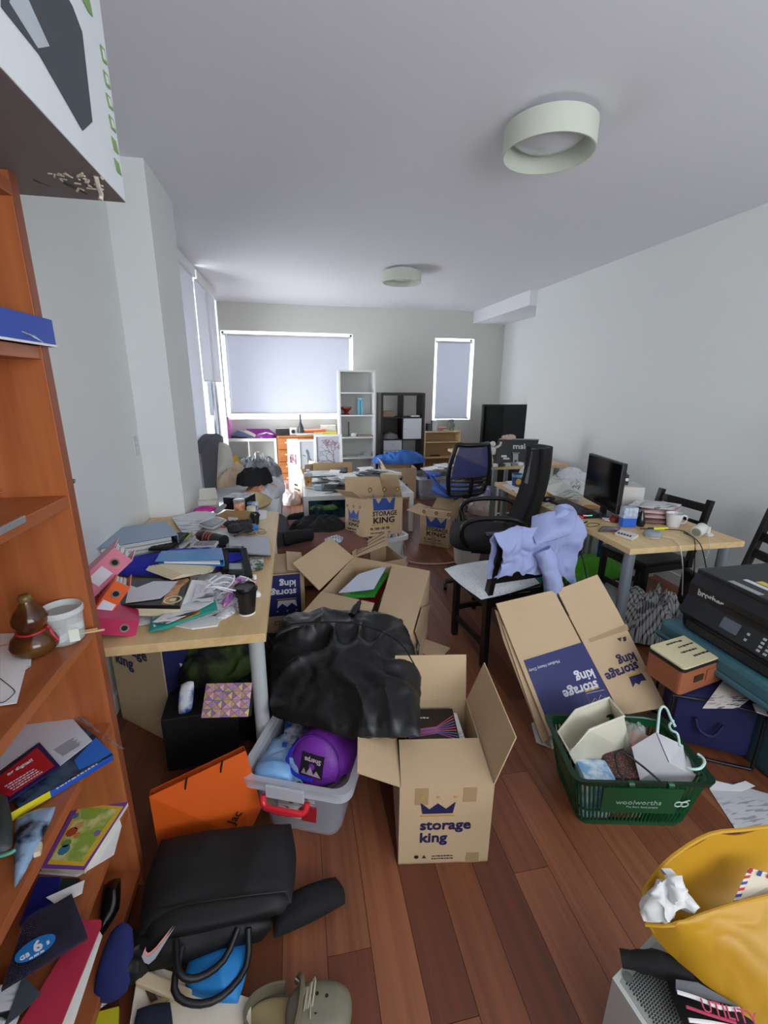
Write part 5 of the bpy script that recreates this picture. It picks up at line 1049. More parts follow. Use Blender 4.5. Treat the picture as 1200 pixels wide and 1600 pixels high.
# front carton
a, bq = P(622, 1351, 0), P(760, 1349, 0); ang = math.atan2(bq.y-a.y, bq.x-a.x); FW, FD, FH = .312, .42, .335
t = carton('carton', 'open removal carton nearest the camera with leaflets inside', (a.x, a.y, 0), ang+.02, FW, FD, FH, {'f': (4, .19), 'b': (96, .2), 'r': (108, .19), 'l': (158, .15)})
F = face('f', FW, FD, .07, .10); logo(t, F, .058, INK, YEL); 
for k in range(2): marks(face('f', FW, FD, .115, .033-.012*k), .075, .007, INKD, t, False, k+2)
n_ = 3; decal([(.0, 0), (.014, 0), (.007, .013)], face('f', FW, FD, .082, .028), INKD, t, 'triangle_print'); decal([(.007+.008*math.cos(k*PI/4), .006+.008*math.sin(k*PI/4)) for k in range(8)], face('f', FW, FD, .055, .028), INKD, t, 'recycle_print')
for x_, z_, h_ in ((.05, .262, .07), (.21, .27, .06), (.235, .0, .045)): mesh('tape_strip', G().bb(x_, -.0008, z_, x_+.045, 0, z_+h_), mat('#a98f66', .35, amt=.05), t)
q = Vector((a.x, a.y, 0)); R_ = Matrix.Rotation(ang, 3, 'Z'); L3 = lambda x, y, zz: q+R_ @ Vector((x, y, zz))
t = thing('leaflet', 'black glossy brochure with pink light streaks in the front carton', 'brochure', L3(.14, .3, .3), ang)
mesh('cover', G().bb(-.1, -.09, .0, .1, .1, .008), mat('#141218', .25, amt=.1), t)
for k in range(9): decal([(-.095, -.06+.005*k), (.02, -.035+.004*k), (.095, -.07+.016*k), (.095, -.066+.016*k), (.02, -.032+.004*k), (-.095, -.058+.005*k)], Matrix.Translation((0, 0, .008)), mat(('#c85a90', '#8a5ab8', '#5a78c8', '#d06a70')[k % 4], .3), t, 'light_streak')
marks(Matrix.Translation((-.085, .045, .0085)), .08, .009, WPR, t); 
one('leaflet_stack', 'stack of white-edged leaflets under the black brochure', 'papers', G().bb(-.11, -.08, 0, .105, .1, .02).bb(-.1, -.095, .022, .112, .09, .03), PAPER, tuple(L3(.15, .3, .262)), ang+.06)
one('wash_bag', 'shiny black pouch in front of the brochure in the front carton', 'pouch', G().blob((0, 0, .12), .1, .05, .13, .5, amp=.1, seed=3), mat('#0e0e12', .3), tuple(L3(.2, .2, .01)), ang)
one('packet', 'small blue and white packet tucked inside the front carton', 'packet', G().bb(-.035, -.03, 0, .035, .03, .27, .003), mat('#9fc4e8', .4, scale=30.0, col2='#2a5ab0'), tuple(L3(.07, .19, .01)), ang)
one('carton_filler', 'plain carton inner stacked inside the front carton', 'box', G().bb(-.1, -.1, 0, .1, .1, .24), CARDD, tuple(L3(.15, .3, .008)), ang)
# ---------------- crown-printed cartons
def crownbox(label, A_, rz, w, d, h, flaps, M=None, closed=False, fs=.62, rs=None):
    t = carton('carton', label, A_, rz, w, d, h, flaps, M=M, closed=closed)
    old_logo(t, face('f', w, d, w*.2, h*.34), w*fs, INKB if M is None else INKB, INKD, YEL)
    return t
# lower one, behind the big carton
A = P(556, 880, .02)
lo = P(575, 875, .12)
t = carton('carton', 'open crown-printed carton with lined flaps behind the large open carton', (.46, 3.06, 0), math.radians(14), .34, .34, .30, {})
T0 = root_matrix(t)
for nm, pts in (('flap', [(550, 862, .33), (551, 872, .32), (606, 852, .34), (606, 822, .42)]), ('flap', [(524, 855, .32), (541, 834, .36), (566, 838, .36), (549, 863, .32)])):
    f_ = mesh(nm, G().slab([P(*p_) for p_ in pts], .005), CARD, t, world=True)
    a_, b_, c_, d_ = [P(*p_) for p_ in pts]
    for k in range(3):
        v_ = .25+.22*k; u0 = a_.lerp(b_, v_) if nm == 'flap' and pts[0][0] == 550 else a_.lerp(d_, v_); u1 = d_.lerp(c_, v_) if pts[0][0] == 550 else b_.lerp(c_, v_)
        mesh('ruled_line', bar(G(), u0.lerp(u1, .1)+Vector((0, -.004, .003)), u0.lerp(u1, .9)+Vector((0, -.004, .003)), .003, .002), INKD, f_, world=True)
old_logo(t, face('f', .34, .34, .07, .0), .2, INKB, INKD, YEL)
# upper tilted one
A = PY(568, 840, 3.42); tl = PY(553, 785, 3.42); br = PY(628, 833, 3.62)
ux = (br-A).normalized(); uz = (tl-A).normalized(); Mq = frame(A, ux, uz); Mx = Matrix(((Mq[0][0], -Mq[0][2], Mq[0][1], A.x), (Mq[1][0], -Mq[1][2], Mq[1][1], A.y), (Mq[2][0], -Mq[2][2], Mq[2][1], A.z), (0, 0, 0, 1)))
uw = (br-A).length*1.0; uh = (tl-A).length*1.02
t = crownbox('tilted open crown-printed carton perched on clothes and the lower carton', None, 0, uw, .26, uh, {'f': (165, .02), 'l': (150, .13), 'b': (100, .17), 'r': (75, .2)}, M=Mx, fs=.6)
old_logo(t, face('l', uw, .26, .045, uh*.25), .15, INKB, INKD, YEL)
# right-hand one on the floor
a, bq = P(655, 849, 0), P(701, 857, 0); ang = math.atan2(bq.y-a.y, bq.x-a.x)
t = crownbox('upright crown-printed carton on open floorboards beside the swivel chair', (a.x, a.y, 0), ang, .32, .34, .31, {'f': (12, .16), 'l': (170, .16), 'r': (95, .16), 'b': (150, .16)}, fs=.7)
for k in range(4): decal([(.02, .02+.03*k), (.3, .02+.03*k), (.3, .024+.03*k), (.02, .024+.03*k)], frame((0, .003, .314), (1, 0, 0), (0, 1, .2)), INKD, t, 'ruled_line')
mesh('tape_strip', G().bb(.135, -.0022, 0, .175, -.0014, .12), mat('#a98f66', .35), t); old_logo(t, face('r', .32, .34, .07, .1), .2, INKB, INKD, YEL)
# back carton near the tub, modern mark
a, bq = P(607, 781, 0), P(648, 781, 0); a.y -= .15; ang = 0
t = carton('carton', 'tall removal carton standing behind the coffee table', (a.x-.05, a.y+.1, 0), 0, .44, .36, .46, {'l': (120, .12), 'b': (95, .1)}); logo(t, face('f', .44, .36, .09, .13), .075, INKD)
# clothes etc. around
DJ = mat('#1c2533', .85, scale=12.0, col2='#0f1014', amt=.2)
hp('clothes_heap', 'dark jeans and shirts heaped on the brown ottoman', 'clothes', (500, 826), .38, .52, .36, .13, BFAB, 31, fold=.6)
one('trouser_leg', 'empty black trouser leg hanging off the clothes heap', 'trousers', G().tube([(0, 0, .05), (-.1, -.05, .06), (-.2, -.06, .05)], [.05, .055, .06], 12), BFAB, tuple(P(486, 845, .40)))
hp('clothes_heap', 'blue and teal clothes under the white coffee table', 'clothes', (520, 800), .02, .7, .6, .36, mat('#2c4468', .85, scale=9.0, col2='#2f6a78', amt=.2), 32, fold=.6)
hp('t_shirt', 'dark t-shirt with a lime green stripe beside the coffee table leg', 'clothes', (505, 795), .33, .3, .16, .06, mat('#20242c', .85, scale=16.0, col2='#4f7a38', amt=.1), 33, fold=.5, n=24)
hp('shirt', 'small checked shirt bunched between ottoman and crown-printed carton', 'shirt', (522, 846), .38, .16, .12, .07, mat('#c9ccd6', .8, 'plaid', scale=14.0, col2='#4a5470'), 34, n=24)
hp('shirt', 'blue and white plaid shirt hanging down beside the lower crown-printed carton', 'shirt', (615, 868), .0, .2, .34, .36, mat('#d3d8e0', .8, 'plaid', scale=10.0, col2='#35405e'), 35, fold=.4, e=4)
hp('clothes_heap', 'mixed dark clothes supporting the tilted carton', 'clothes', (592, 858), .0, .5, .55, .36, mat('#2a3040', .85, scale=8.0, col2='#4a3e38', amt=.2), 36, e=5)
t = tub('laundry_basket', 'white plastic laundry basket behind the tilted carton', (.66, 3.72, 0), .3, .26, .26, .27, m=WHITE, rm=WHITE)
g = G().tube([P(630, 845, .3), P(634, 860, .1), P(632, 872, .02), P(650, 880, .008), P(690, 881, .008), P(712, 878, .008), P(725, 876, .008)], .008, 6); onew('extension_cord', 'pale pink extension cord running over the floorboards', 'cord', g, mat('#d8b0a0', .5))
padthing('plastic_bag', 'orange and clear plastic wrap lying beside the plaid shirt', 'bag', [(620, 880, .01), (640, 868, .01), (636, 888, .01), (618, 892, .01)], .04, mat('#c8602a', .4, scale=20.0, col2='#c8c8c8'), amp=.01)
# ================================================================ RIGHT SIDE
# chair dressing
Mc = Matrix.Translation(CH1) @ Matrix.Rotation(CH1R, 4, 'Z')
CT_ = lambda x, y, zz: Mc @ Vector((x, y, zz))
BUB = mat('#c3c6ca', .35, 'checks', scale=90.0, col2='#e0e3e6')
onew('bubble_wrap', 'sheet of bubble wrap spread over the seat of the near black chair', 'bubble wrap', pad([CT_(-.27, .26, .452), CT_(.25, .25, .462), CT_(.2, -.15, .462), CT_(-.27, -.24, .462)], .035, .0, amp=.006, fr=9, rd=.2, pw=6), BUB)
SH = mat('#9aa4cf', .8, amt=.08)
CT2 = lambda x, y, zz: CT_(x, y, zz-.055)
def shf(u, v):
    x = -.24+.52*u; n_ = noise.noise(Vector((x*9, v*3, 1))); n2 = noise.noise(Vector((x*4, v*1.6, 5))); n3 = abs(noise.noise(Vector((x*16+v*3, v*7, 9))))
    L_ = (.24+.13*noise.noise(Vector((x*5, 3, 3)))+.1*u) if v > .5 else .3; w = (v-.5)*2*L_
    sd = -1 if v > .5 else 1                       # v > .5 hangs on the camera side
    y = -.29+sd*(.03+.03*n3)*min(1, abs(w)*14)+.09*max(0, abs(w)-.02)*.4
    return CT2(x+.07*n2*(1-.3*u)+.03*n_, y+sd*.03*n_, .925-abs(w)*.95+.03*n_+.03*u)
t = thing('shirt', 'lavender long-sleeved shirt hung over the back of the near black chair', 'shirt', CT2(0, -.25, .9))
mesh('shirt_body', G().sheet(shf, 60, 44, .004).crumple(.016, 11, 3), SH, t, world=True)
mesh('shirt_yoke', pad([CT2(-.05, -.36, .86), CT2(.2, -.36, .90), CT2(.34, -.2, .98), CT2(.02, -.2, .97)], .04, .03, n=30, amp=.035, seed=3, fr=7, rd=.3), SH, t, world=True)
mesh('collar', pad([CT2(.12, -.28, .97), CT2(.3, -.26, .95), CT2(.36, -.14, .97), CT2(.2, -.16, 1.0)], .03, .02, n=22, amp=.02, seed=6, fr=9, rd=.3), SH, t, world=True)
mesh('sleeve', G().tube([CT2(.02, -.33, .82), CT2(.05, -.37, .72), CT2(.08, -.385, .6), CT2(.14, -.37, .5), CT2(.22, -.33, .44)], [.05, .045, .05, .04, .038], 16, smooth=6).crumple(.018, 14, 2), SH, t, world=True)
mesh('cuff', G().tube([CT2(.2, -.34, .455), CT2(.26, -.31, .425)], [.036, .032], 14, smooth=0).crumple(.006, 14, 2), SH, t, world=True)
one('waste_bin', 'white plastic waste bin with a red lid rim below the black office chair', 'bin', G().lathe([(.11, 0), (.14, .26), (.146, .262), (.146, .27), (.135, .27), (.105, .006), (0, .006)], 28), mat('#d9d6cf', .5), tuple(P(735, 885, 0)+Vector((0, .1, 0))))
o = [x for x in C.objects if x.name == 'waste_bin'][0]; mesh('liner', G().blob((0, 0, .26), .12, .12, .04, .8, amp=.2), mat('#c8284a', .5), o)
# green bags under desk
hp('carrier_bag', 'bright lime green carrier bag slumped behind the flattened cartons', 'bag', (925, 905), .0, .55, .4, .26, mat('#5cc421', .45, amt=.15), 41, fold=.25, fr=4)
t = tub('container', 'teal green plastic container upside down beside the lime bag', (P(845, 925, 0).x, P(845, 925, 0).y+.03, 0), -.1, .22, .2, .24, -.03, m=mat('#157a62', .3), rm=mat('#157a62', .3))
mesh('lid_label', G().bb(.06, .06, .245, .15, .13, .247), mat('#a8c8bc', .4), t); mesh('lid_panel', G().bb(.01, .01, .236, .21, .19, .245, .004), mat('#1c8a6c', .3), t)
padthing('plastic_sheet', 'cloudy translucent plastic sheet draped beside the lavender shirt', 'plastic sheet', [(848, 870, .40), (870, 868, .38), (892, 900, .30), (850, 905, .3)], .02, mat('#c0c8c8', .3, amt=.1), amp=.015, seed=4)
# flattened cartons leaning
t = thing('flattened_carton', 'flattened removal carton with a navy panel leaning over the green basket', 'carton', P(900, 1100, 0), 0, 'flattened cartons')
zt, zb_ = .46, .02
pA = [P(777, 943, .50), P(862, 925, .52), P(887, 965, .46), P(965, 1110, .12), P(865, 1180, .03), P(858, 1150, .05)]
def warp(zs, pts): return [P(x, y, zz) for (x, y), zz in zip(pts, zs)]
top = P(777, 943, .52); tr = P(933, 898, .56); 
brd = P(1040, 1110, .12); bld = P(862, 1150, .06)
# one plane through top-left, top-right and bottom-left
o_, ex, ey = bld, (brd-bld), (top-bld); nrm = ex.cross(ey).normalized()
def onplane(px, py, lift=0.0):
    r = ray(px, py); return CAM+r*((o_-CAM).dot(nrm)/r.dot(nrm))+nrm*lift*(1 if nrm.z > 0 else -1)
S = lambda pts, lift=0.0: [onplane(x, y, lift) for x, y in pts]
mesh('carton_panel', G().slab(S([(775, 943), (865, 922), (888, 965), (967, 1118), (858, 1150)]), .008), CARD, t, world=True)
mesh('carton_panel', G().slab(S([(869, 922), (933, 898), (965, 955), (1040, 1105), (970, 1118), (890, 965)], .004), .008), CARD, t, world=True)
q0 = mesh('blue_panel', G().slab(S([(818, 1032), (911, 1003), (962, 1106), (857, 1133)], .0025), .0015), NAVY, t, world=True)
def frp(p0, p1, p2, lift): a_ = onplane(*p0, lift); return frame(a_, onplane(*p1, lift)-a_, onplane(*p2, lift)-a_)

FK = frp((925, 1045), (888, 1057), (932, 1060), .0042)
text('king', .062, frp((925, 1045), (888, 1057), (932, 1062), .0042), WPR, t, world=True, bold=.03, sx=1.0)
text('storage', .062, frp((931, 1063), (893, 1075), (938, 1080), .0042), WPR, t, world=True, bold=.03)
text('Medium Heavy Duty', .02, frp((873, 1031), (830, 1045), (878, 1041), .0042), WPR, t, world=True)
mesh('crown_bar', G().slab(S([(912, 1078), (934, 1072), (936, 1075), (914, 1082)], .004), .0008), YEL, t, world=True)
cl = [(915, 1084), (922, 1101), (929, 1091), (934, 1096), (938, 1086), (945, 1092), (943, 1078)]; g = G().tube(S(cl, .0045), .0012, 4, closed=True, smooth=0); mesh('crown_outline', g, WPR, t, world=True)
text('king', .062, frp((989, 1019), (962, 1029), (996, 1033), .0062), INK, t, world=True, bold=.03); text('storage', .062, frp((993, 1034), (952, 1050), (1000, 1048), .0062), INK, t, world=True, bold=.03)
mesh('crown_print', G().slab(S([(982, 1058), (1002, 1052), (1009, 1063), (1001, 1064), (998, 1070), (992, 1067), (988, 1074)], .0055), .0012), INK, t, world=True)
mesh('crown_bar', G().slab(S([(981, 1055), (1000, 1050), (1001, 1052), (981, 1058)], .0055), .0012), YEL, t, world=True)
mesh('tape_strip', G().slab(S([(918, 999), (978, 975), (982, 984), (922, 1004)], .0052), .0008), mat('#a98f66', .35), t, world=True)
mesh('triangle_print', G().slab(S([(963, 998), (970, 996), (969, 1003)], .0055), .001), INKD, t, world=True); mesh('recycle_print', G().slab(S([(972, 996), (977, 995), (978, 1001), (974, 1003)], .0055), .001), INKD, t, world=True)
mesh('centre_gap', G().slab(S([(869, 924), (870, 923.5), (889, 962), (888, 963)], .0045), .001), BLACK, t, world=True)
t = thing('flattened_carton', 'second flattened carton behind the navy-panelled one, seen at its left edge', 'carton', P(840, 1100, 0), 0, 'flattened cartons')
mesh('carton_panel', G().slab(S([(776, 950), (790, 960), (860, 1150), (868, 1172), (848, 1152), (790, 1000)], -.03), .008), CARDD, t, world=True); mesh('carton_panel', G().slab(S([(786, 975), (800, 985), (864, 1150), (850, 1162)], -.018), .008), CARD, t, world=True)
fl('paper_sheet', 'white sheet of paper trapped under the flattened cartons', 'paper', [(830, 1130), (850, 1120), (880, 1150), (864, 1170), (838, 1160)], .004, .002, PLAINP)
# ---- green shopping basket
bl, br_ = P(905, 1287, 0), P(1067, 1291, 0); ang = math.atan2(br_.y-bl.y, br_.x-bl.x); GR = mat('#0a5530', .3, amt=.08); GRD = mat('#08301d', .35)
BW, BD, BH = (br_-bl).length, .25, .235
t = thing('shopping_basket', 'green plastic supermarket basket filled with household odds and ends', 'basket', (bl.x, bl.y, 0), ang)
def bring(z, n=4, r=.035, ins=0.0):
    e = .045*z/BH-ins; o = []
    for cx_, cy_, a0 in ((BW-r+e, -e*.6+r, -PI/2), (BW-r+e, BD-r+e, 0), (-e+r, BD-r+e, PI/2), (-e+r, -e*.6+r, PI)):
        for k in range(n+1): a_ = a0+PI/2*k/n; o.append((cx_+r*math.cos(a_), cy_+r*math.sin(a_), z))
    return o
def loft(rs, caps=True):
    g = G(); n = len(rs[0]); g.add([p_ for r_ in rs for p_ in r_], [(j*n+i, j*n+(i+1) % n, (j+1)*n+(i+1) % n, (j+1)*n+i) for j in range(len(rs)-1) for i in range(n)]); g.smooth = True
    return g
def band(z0, z1, th=.004): g = loft([bring(z0), bring(z1), bring(z1, ins=th), bring(z0, ins=th), bring(z0)]); return g
mesh('upper_band', band(.205, BH), GR, t); mesh('lower_band', band(0, .025), GR, t); mesh('middle_band', band(.072, .082), GR, t)
g = G(); g.add(bring(.004), [tuple(range(20))]); g.bb(.01, .01, .002, BW-.01, BD-.01, .008); mesh('basket_base', g, GR, t)
g = G(); r0, r1 = bring(.02, 4), bring(.21, 4)
def lerp_ring(r_, s_):
    n = len(r_); L_ = [(Vector(r_[(i+1) % n])-Vector(r_[i])).length for i in range(n)]; T_ = sum(L_); d_ = (s_ % 1)*T_
    for i in range(n):
        if d_ <= L_[i]: return Vector(r_[i]).lerp(Vector(r_[(i+1) % n]), d_/L_[i] if L_[i] else 0)
        d_ -= L_[i]
    return Vector(r_[0])
NB = 92
for k in range(NB):
    a_, b_ = lerp_ring(r0, k/NB), lerp_ring(r1, k/NB); bar(g, a_, b_, .005, .007, up=(a_-Vector((BW/2, BD/2, a_.z))).normalized())
mesh('lattice_bars', g, GR, t)['kind'] = 'stuff'
mesh('front_panel', G().slab([(.06, -.014, .08), (BW-.06, -.014, .08), (BW-.05, -.0292, .21), (.05, -.0292, .21)], .004), GR, t)
mesh('side_panel', G().slab([(-.014, .05, .08), (-.014, BD-.05, .08), (-.043, BD-.04, .21), (-.043, .04, .21)], .004), GR, t)
mesh('rim', loft([bring(BH-.012, ins=-.004), bring(BH-.012, ins=-.016), bring(BH+.004, ins=-.018), bring(BH+.004, ins=.002), bring(BH-.012, ins=.002)]), GRD, t)
Fb = frame((.105, -.0255, .128), (1, 0, 0), (0, -.11, 1)); text('woolworths', .032, Fb, mat('#a9bdb2', .5), t, world=False, sx=1.05, bold=.005); text('The fresh food people', .013, Fb @ Matrix.Translation((.04, -.018, 0)), mat('#a9bdb2', .5), t)
for sx_ in (0, .022): mesh('logo_ring', G().tube([Fb @ Vector((.225+sx_+.013*math.cos(k*PI/5), .008+.012*math.sin(k*PI/5), .001)) for k in range(10)], .0025, 5, closed=True), mat('#c3d2ca', .5), t)
mesh('logo_leaf', G().tube([Fb @ Vector(q_) for q_ in ((.236, .018, .001), (.25, .024, .001), (.262, .03, .001))], .002, 5), mat('#c3d2ca', .5), t)
for x_ in (.14, .28): mesh('handle_hinge', G().cyl(0, 0, -.01, .01, .011, n=12, M=Matrix.Translation((x_, -.035, BH-.004)) @ Matrix.Rotation(PI/2, 4, 'Y')), GR, t)
mesh('folded_handle', G().tube([(BW+.02, .0, BH+.008), (BW+.03, .1, BH+.01), (BW+.03, BD-.02, BH+.01), (BW-.04, BD+.035, BH+.012), (.04, BD+.04, BH+.012)], .007, 6), GRD, t)
# contents
A1, B1, C1, D1_, E1 = P(906, 1205, .15), P(987, 1177, .15), P(975, 1119, .33), P(920, 1141, .33), P(891, 1177, .24)
of = (P(870, 1140, .25)-P(891, 1177, .25))*.9
t = thing('storage_bin', 'cream open-fronted plastic bin tipped into the green basket', 'bin', (A1+B1)/2); CRB = mat('#ddd9c4', .45, amt=.03)
for nm, pts in (('front_wall', [A1, B1, C1, D1_, E1]), ('rear_wall', [A1+of, B1+of, C1+of, D1_+of, E1+of]), ('base', [A1, B1, B1+of, A1+of]), ('side_wall', [B1, C1, C1+of, B1+of]), ('side_wall', [A1, E1, E1+of, A1+of])): mesh(nm, G().slab(pts, .004), CRB, t, world=True)
g = G().tube([E1, D1_, C1, C1+of, D1_+of, E1+of], .005, 6, closed=True, smooth=0); mesh('rolled_rim', g, CRB, t, world=True)
c_ = P(1045, 1191, .27); va = P(1025, 1144, .31)-c_; vl = P(1000, 1219, .19)-c_; vr = P(1089, 1216, .185)-c_
for q_ in (va, vl, vr): pass
dn_ = Vector((.0, .0, 0)); t = thing('white_box', 'plain white card cube tilted on its corner in the green basket', 'box', c_+Vector((0, .05, -.25)))
WB = mat('#cfcfd2', .55, amt=.02)
g = G(); co = [c_, c_+va, c_+vl, c_+vr, c_+va+vl, c_+va+vr, c_+vl+vr, c_+va+vl+vr]; lf = P(987, 1167, .25); rt = P(1067, 1164, .255)
co[4] = lf; co[5] = rt; co[7] = (lf+rt)/2+Vector((0, .12, -.12))
g.add(co, [(0, 1, 4, 2), (0, 3, 5, 1), (0, 2, 6, 3), (1, 5, 7, 4), (2, 4, 7, 6), (3, 6, 7, 5)]); mesh('box_body', g, WB, t, world=True); mesh('lid_seam', G().tube([c_, c_+va], .0016, 5, smooth=0), INKD, t, world=True)
MINT = mat('#bfe0d6', .35)
g = G().tube([P(1027, 1146, .36), P(1029, 1125, .38), P(1031, 1110, .39), P(1036, 1104, .395), P(1042, 1108, .39), P(1048, 1122, .38), P(1055, 1135, .37)], .0048, 8); onew('clothes_hanger', 'mint plastic hanger whose arm sticks up behind the white cube', 'hanger', g, MINT, 'mint hangers')
g = G().tube([P(1052, 1126, .35), P(1046, 1133, .35), P(1049, 1141, .35), P(1057, 1145, .35), P(1060, 1152, .34), P(1062, 1166, .33)], .0045, 8); onew('clothes_hanger', 'mint plastic hanger with a small notch bend beside the white cube', 'hanger', g, MINT, 'mint hangers')
g = G().tube([P(1090, 1178, .30), P(1097, 1183, .30), P(1101, 1191, .30), P(1095, 1200, .30), P(1084, 1202, .295), P(1074, 1200, .29)], .005, 8); onew('clothes_hanger', 'mint plastic hanger with its hook curling over the basket rim', 'hanger', g, MINT, 'mint hangers')
g = G().tube([P(1034, 1223, .25), P(1005, 1198, .29), P(980, 1180, .32), P(970, 1175, .325), P(962, 1180, .32), P(964, 1195, .30), P(968, 1208, .28), P(973, 1214, .27), P(972, 1222, .26)], .004, 8); onew('clothes_hanger', 'black plastic hanger leaning out of the front of the basket', 'hanger', g, BLACK)
R3 = Matrix.Rotation(ang, 3, 'Z'); L4 = lambda x, y, zz: Vector((bl.x, bl.y, 0))+R3 @ Vector((x, y, zz))
one('netting_pack', 'reddish patterned net packet inside the green basket', 'packet', G().bb(-.07, -.08, 0, .07, .1, .18, .02), mat('#8f6258', .6, 'checks', scale=120.0, col2='#4a2c28'), tuple(L4(.19, .11, .01)), ang)
one('tissue_pack', 'pale blue tissue packet at the front left of the green basket', 'packet', G().bb(-.06, -.04, 0, .06, .06, .19, .015), mat('#7fb0da', .4, scale=20.0, col2='#d8e4ee'), tuple(L4(.06, .05, .01)), ang)
one('red_packet', 'red and white packet low in the green basket', 'packet', G().bb(-.1, -.0, 0, .1, .03, .05, .006), mat('#b8382c', .5, scale=16.0, col2='#d8c8c0'), tuple(L4(.15, .02, .01)), ang)
one('clear_bottle', 'clear plastic wrap behind the cream bin in the basket', 'wrap', G().blob((0, 0, .15), .05, .05, .13, .7, amp=.2, seed=2), mat('#c8d4d0', .1, 'clear', alpha=.35), tuple(L4(.27, .19, .01)), ang)
one('orange_tub', 'small orange-red tub behind the white cube in the basket', 'tub', G().lathe([(.04, 0), (.05, .2), (0, .2)], 20), mat('#c8502c', .4), tuple(L4(.3, .2, .01)), ang)
# ---- crate with navy fabric, papers, zipped case
Ac, Bc = Vector((1.585, 1.40, 0)), Vector((1.87, 1.225, 0)); d_ = (Bc-Ac).normalized(); Mx = frame(Ac, d_, Vector((-d_.y, d_.x, 0))); Lc = (Bc-Ac).length
t = thing('storage_stool', 'navy fabric storage cube with a black wire frame before the teal trunk', 'storage cube', M=Mx); NV = mat('#14174c', .75, amt=.15)
mesh('fabric_body', G().bb(.02, .02, .04, Lc-.01, .24, .29, .03), NV, t, smooth=True); mesh('lid', pad([(0, 0, .30), (Lc+.03, 0, .30), (Lc+.03, .26, .31), (0, .26, .31)], .008, .012, rd=.1, pw=8), NV, t)
mesh('wire_frame', G().tube([(.0, 0, .05), (.02, -.002, .012), (Lc-.03, -.002, .01), (Lc, 0, .04), (Lc, 0, .26), (Lc-.02, -.002, .295), (.02, -.002, .295), (0, 0, .26)], .007, 8, closed=True, smooth=3), mat('#26262a', .3, metal=.5), t)
mesh('wire_frame', G().tube([(.0, .25, .05), (.02, .25, .012), (Lc-.03, .25, .01), (Lc, .25, .04), (Lc, .25, .26), (Lc-.02, .25, .295), (.02, .25, .295), (0, .25, .26)], .007, 8, closed=True, smooth=3), mat('#26262a', .3, metal=.5), t)
mesh('carry_handle', G().tube([(.1, .005, .2), (.12, -.01, .15), (.17, -.012, .14), (.2, -.005, .2)], .008, 6), NV, t)
fl('paper_sheet', 'white and peach printed form on the navy storage cube', 'paper', [(1098, 1106), (1132, 1060), (1180, 1085), (1153, 1106)], .322, .003, mat('#d6cfc8', .7, 'print', amt=1, scale=60.0))
fl('paper_sheet', 'small folded white note near the end of the navy storage cube', 'paper', [(1176, 1099), (1194, 1103), (1200, 1118), (1182, 1112)], .322, .004, PLAINP)
o_ = P(1060, 1087, .325); ex_ = (P(1128, 1062, .325)-o_); ey_ = (P(1006, 1048, .325)-o_)
t = thing('zipped_case', 'terracotta zipped cooler case with a cream lid on the navy cube', 'case', o_+(ex_+ey_)/2); TC = mat('#a3603f', .6, amt=.12)
def case(z0, z1, s, m, nm, r=.02):
    c4 = [o_, o_+ex_, o_+ex_+ey_, o_+ey_]; cc = sum(c4, Vector())/4; pts = []
    for k in range(4):
        p0, p1, p2 = c4[k-1], c4[k], c4[(k+1) % 4]; a_ = p1+(p0-p1).normalized()*r; b_ = p1+(p2-p1).normalized()*r
        for j in range(5): u_ = j/4; pts.append(a_.lerp(p1, u_).lerp(p1.lerp(b_, u_), u_))
    pts = [cc+(p_-cc)*s for p_ in pts]; g = G().prism([(p_.x, p_.y) for p_ in pts], z0, z1); return mesh(nm, g, m, t, world=True)
case(.325, .435, 1.0, TC, 'case_body'); case(.435, .45, 1.02, mat('#1c1814', .6), 'zip_band'); ld = case(.45, .457, 1.0, mat('#d9cfa6', .55, amt=.04), 'lid')
mesh('side_pocket', bar(G(), o_.lerp(o_+ex_, .55)+Vector((0, -.003, .06)), o_.lerp(o_+ex_, .97)+Vector((0, -.003, .06)), .004, .055), TC, t, world=True); mesh('patch', bar(G(), o_.lerp(o_+ex_, .28)+Vector((0, -.002, .06)), o_.lerp(o_+ex_, .48)+Vector((0, -.002, .06)), .004, .03), mat('#3a2418', .6), t, world=True)
Fl_ = frame(o_+ex_*.78+ey_*.30+Vector((0, 0, .133)), -ex_, -ey_)
for k in range(4): marks(Fl_ @ Matrix.Translation((.0+.03*(k % 2), -.035*k, 0)), .1, .014, INKD, t, True, k+20)
# teal trunk and printer
TL_ = mat('#3f6a74', .55, amt=.08)
t = thing('storage_box', 'teal plastic storage trunk carrying the black printer', 'trunk', (2.05, 1.4, 0))
mesh('trunk_body', G().bb(1.9, 1.0, .0, 2.24, 1.66, .38, .03), mat('#2d4a50', .6, amt=.1), t, world=True)
mesh('trunk_lid', G().bb(1.775, .93, .385, 2.28, 1.73, .47, .022), TL_, t, world=True); mesh('lid_lip', G().bb(1.765, .92, .375, 2.29, 1.74, .40, .01), TL_, t, world=True)
t = thing('printer', 'large black multifunction printer with a sloping control panel on the trunk', 'printer', (2.04, 1.43, .471)); PB = mat('#141518', .42, amt=.1); PG = mat('#1d1f22', .5, amt=.1)
x0_, x1_, y0_, y1_, zb_ = 1.825, 2.25, 1.17, 1.655, .472
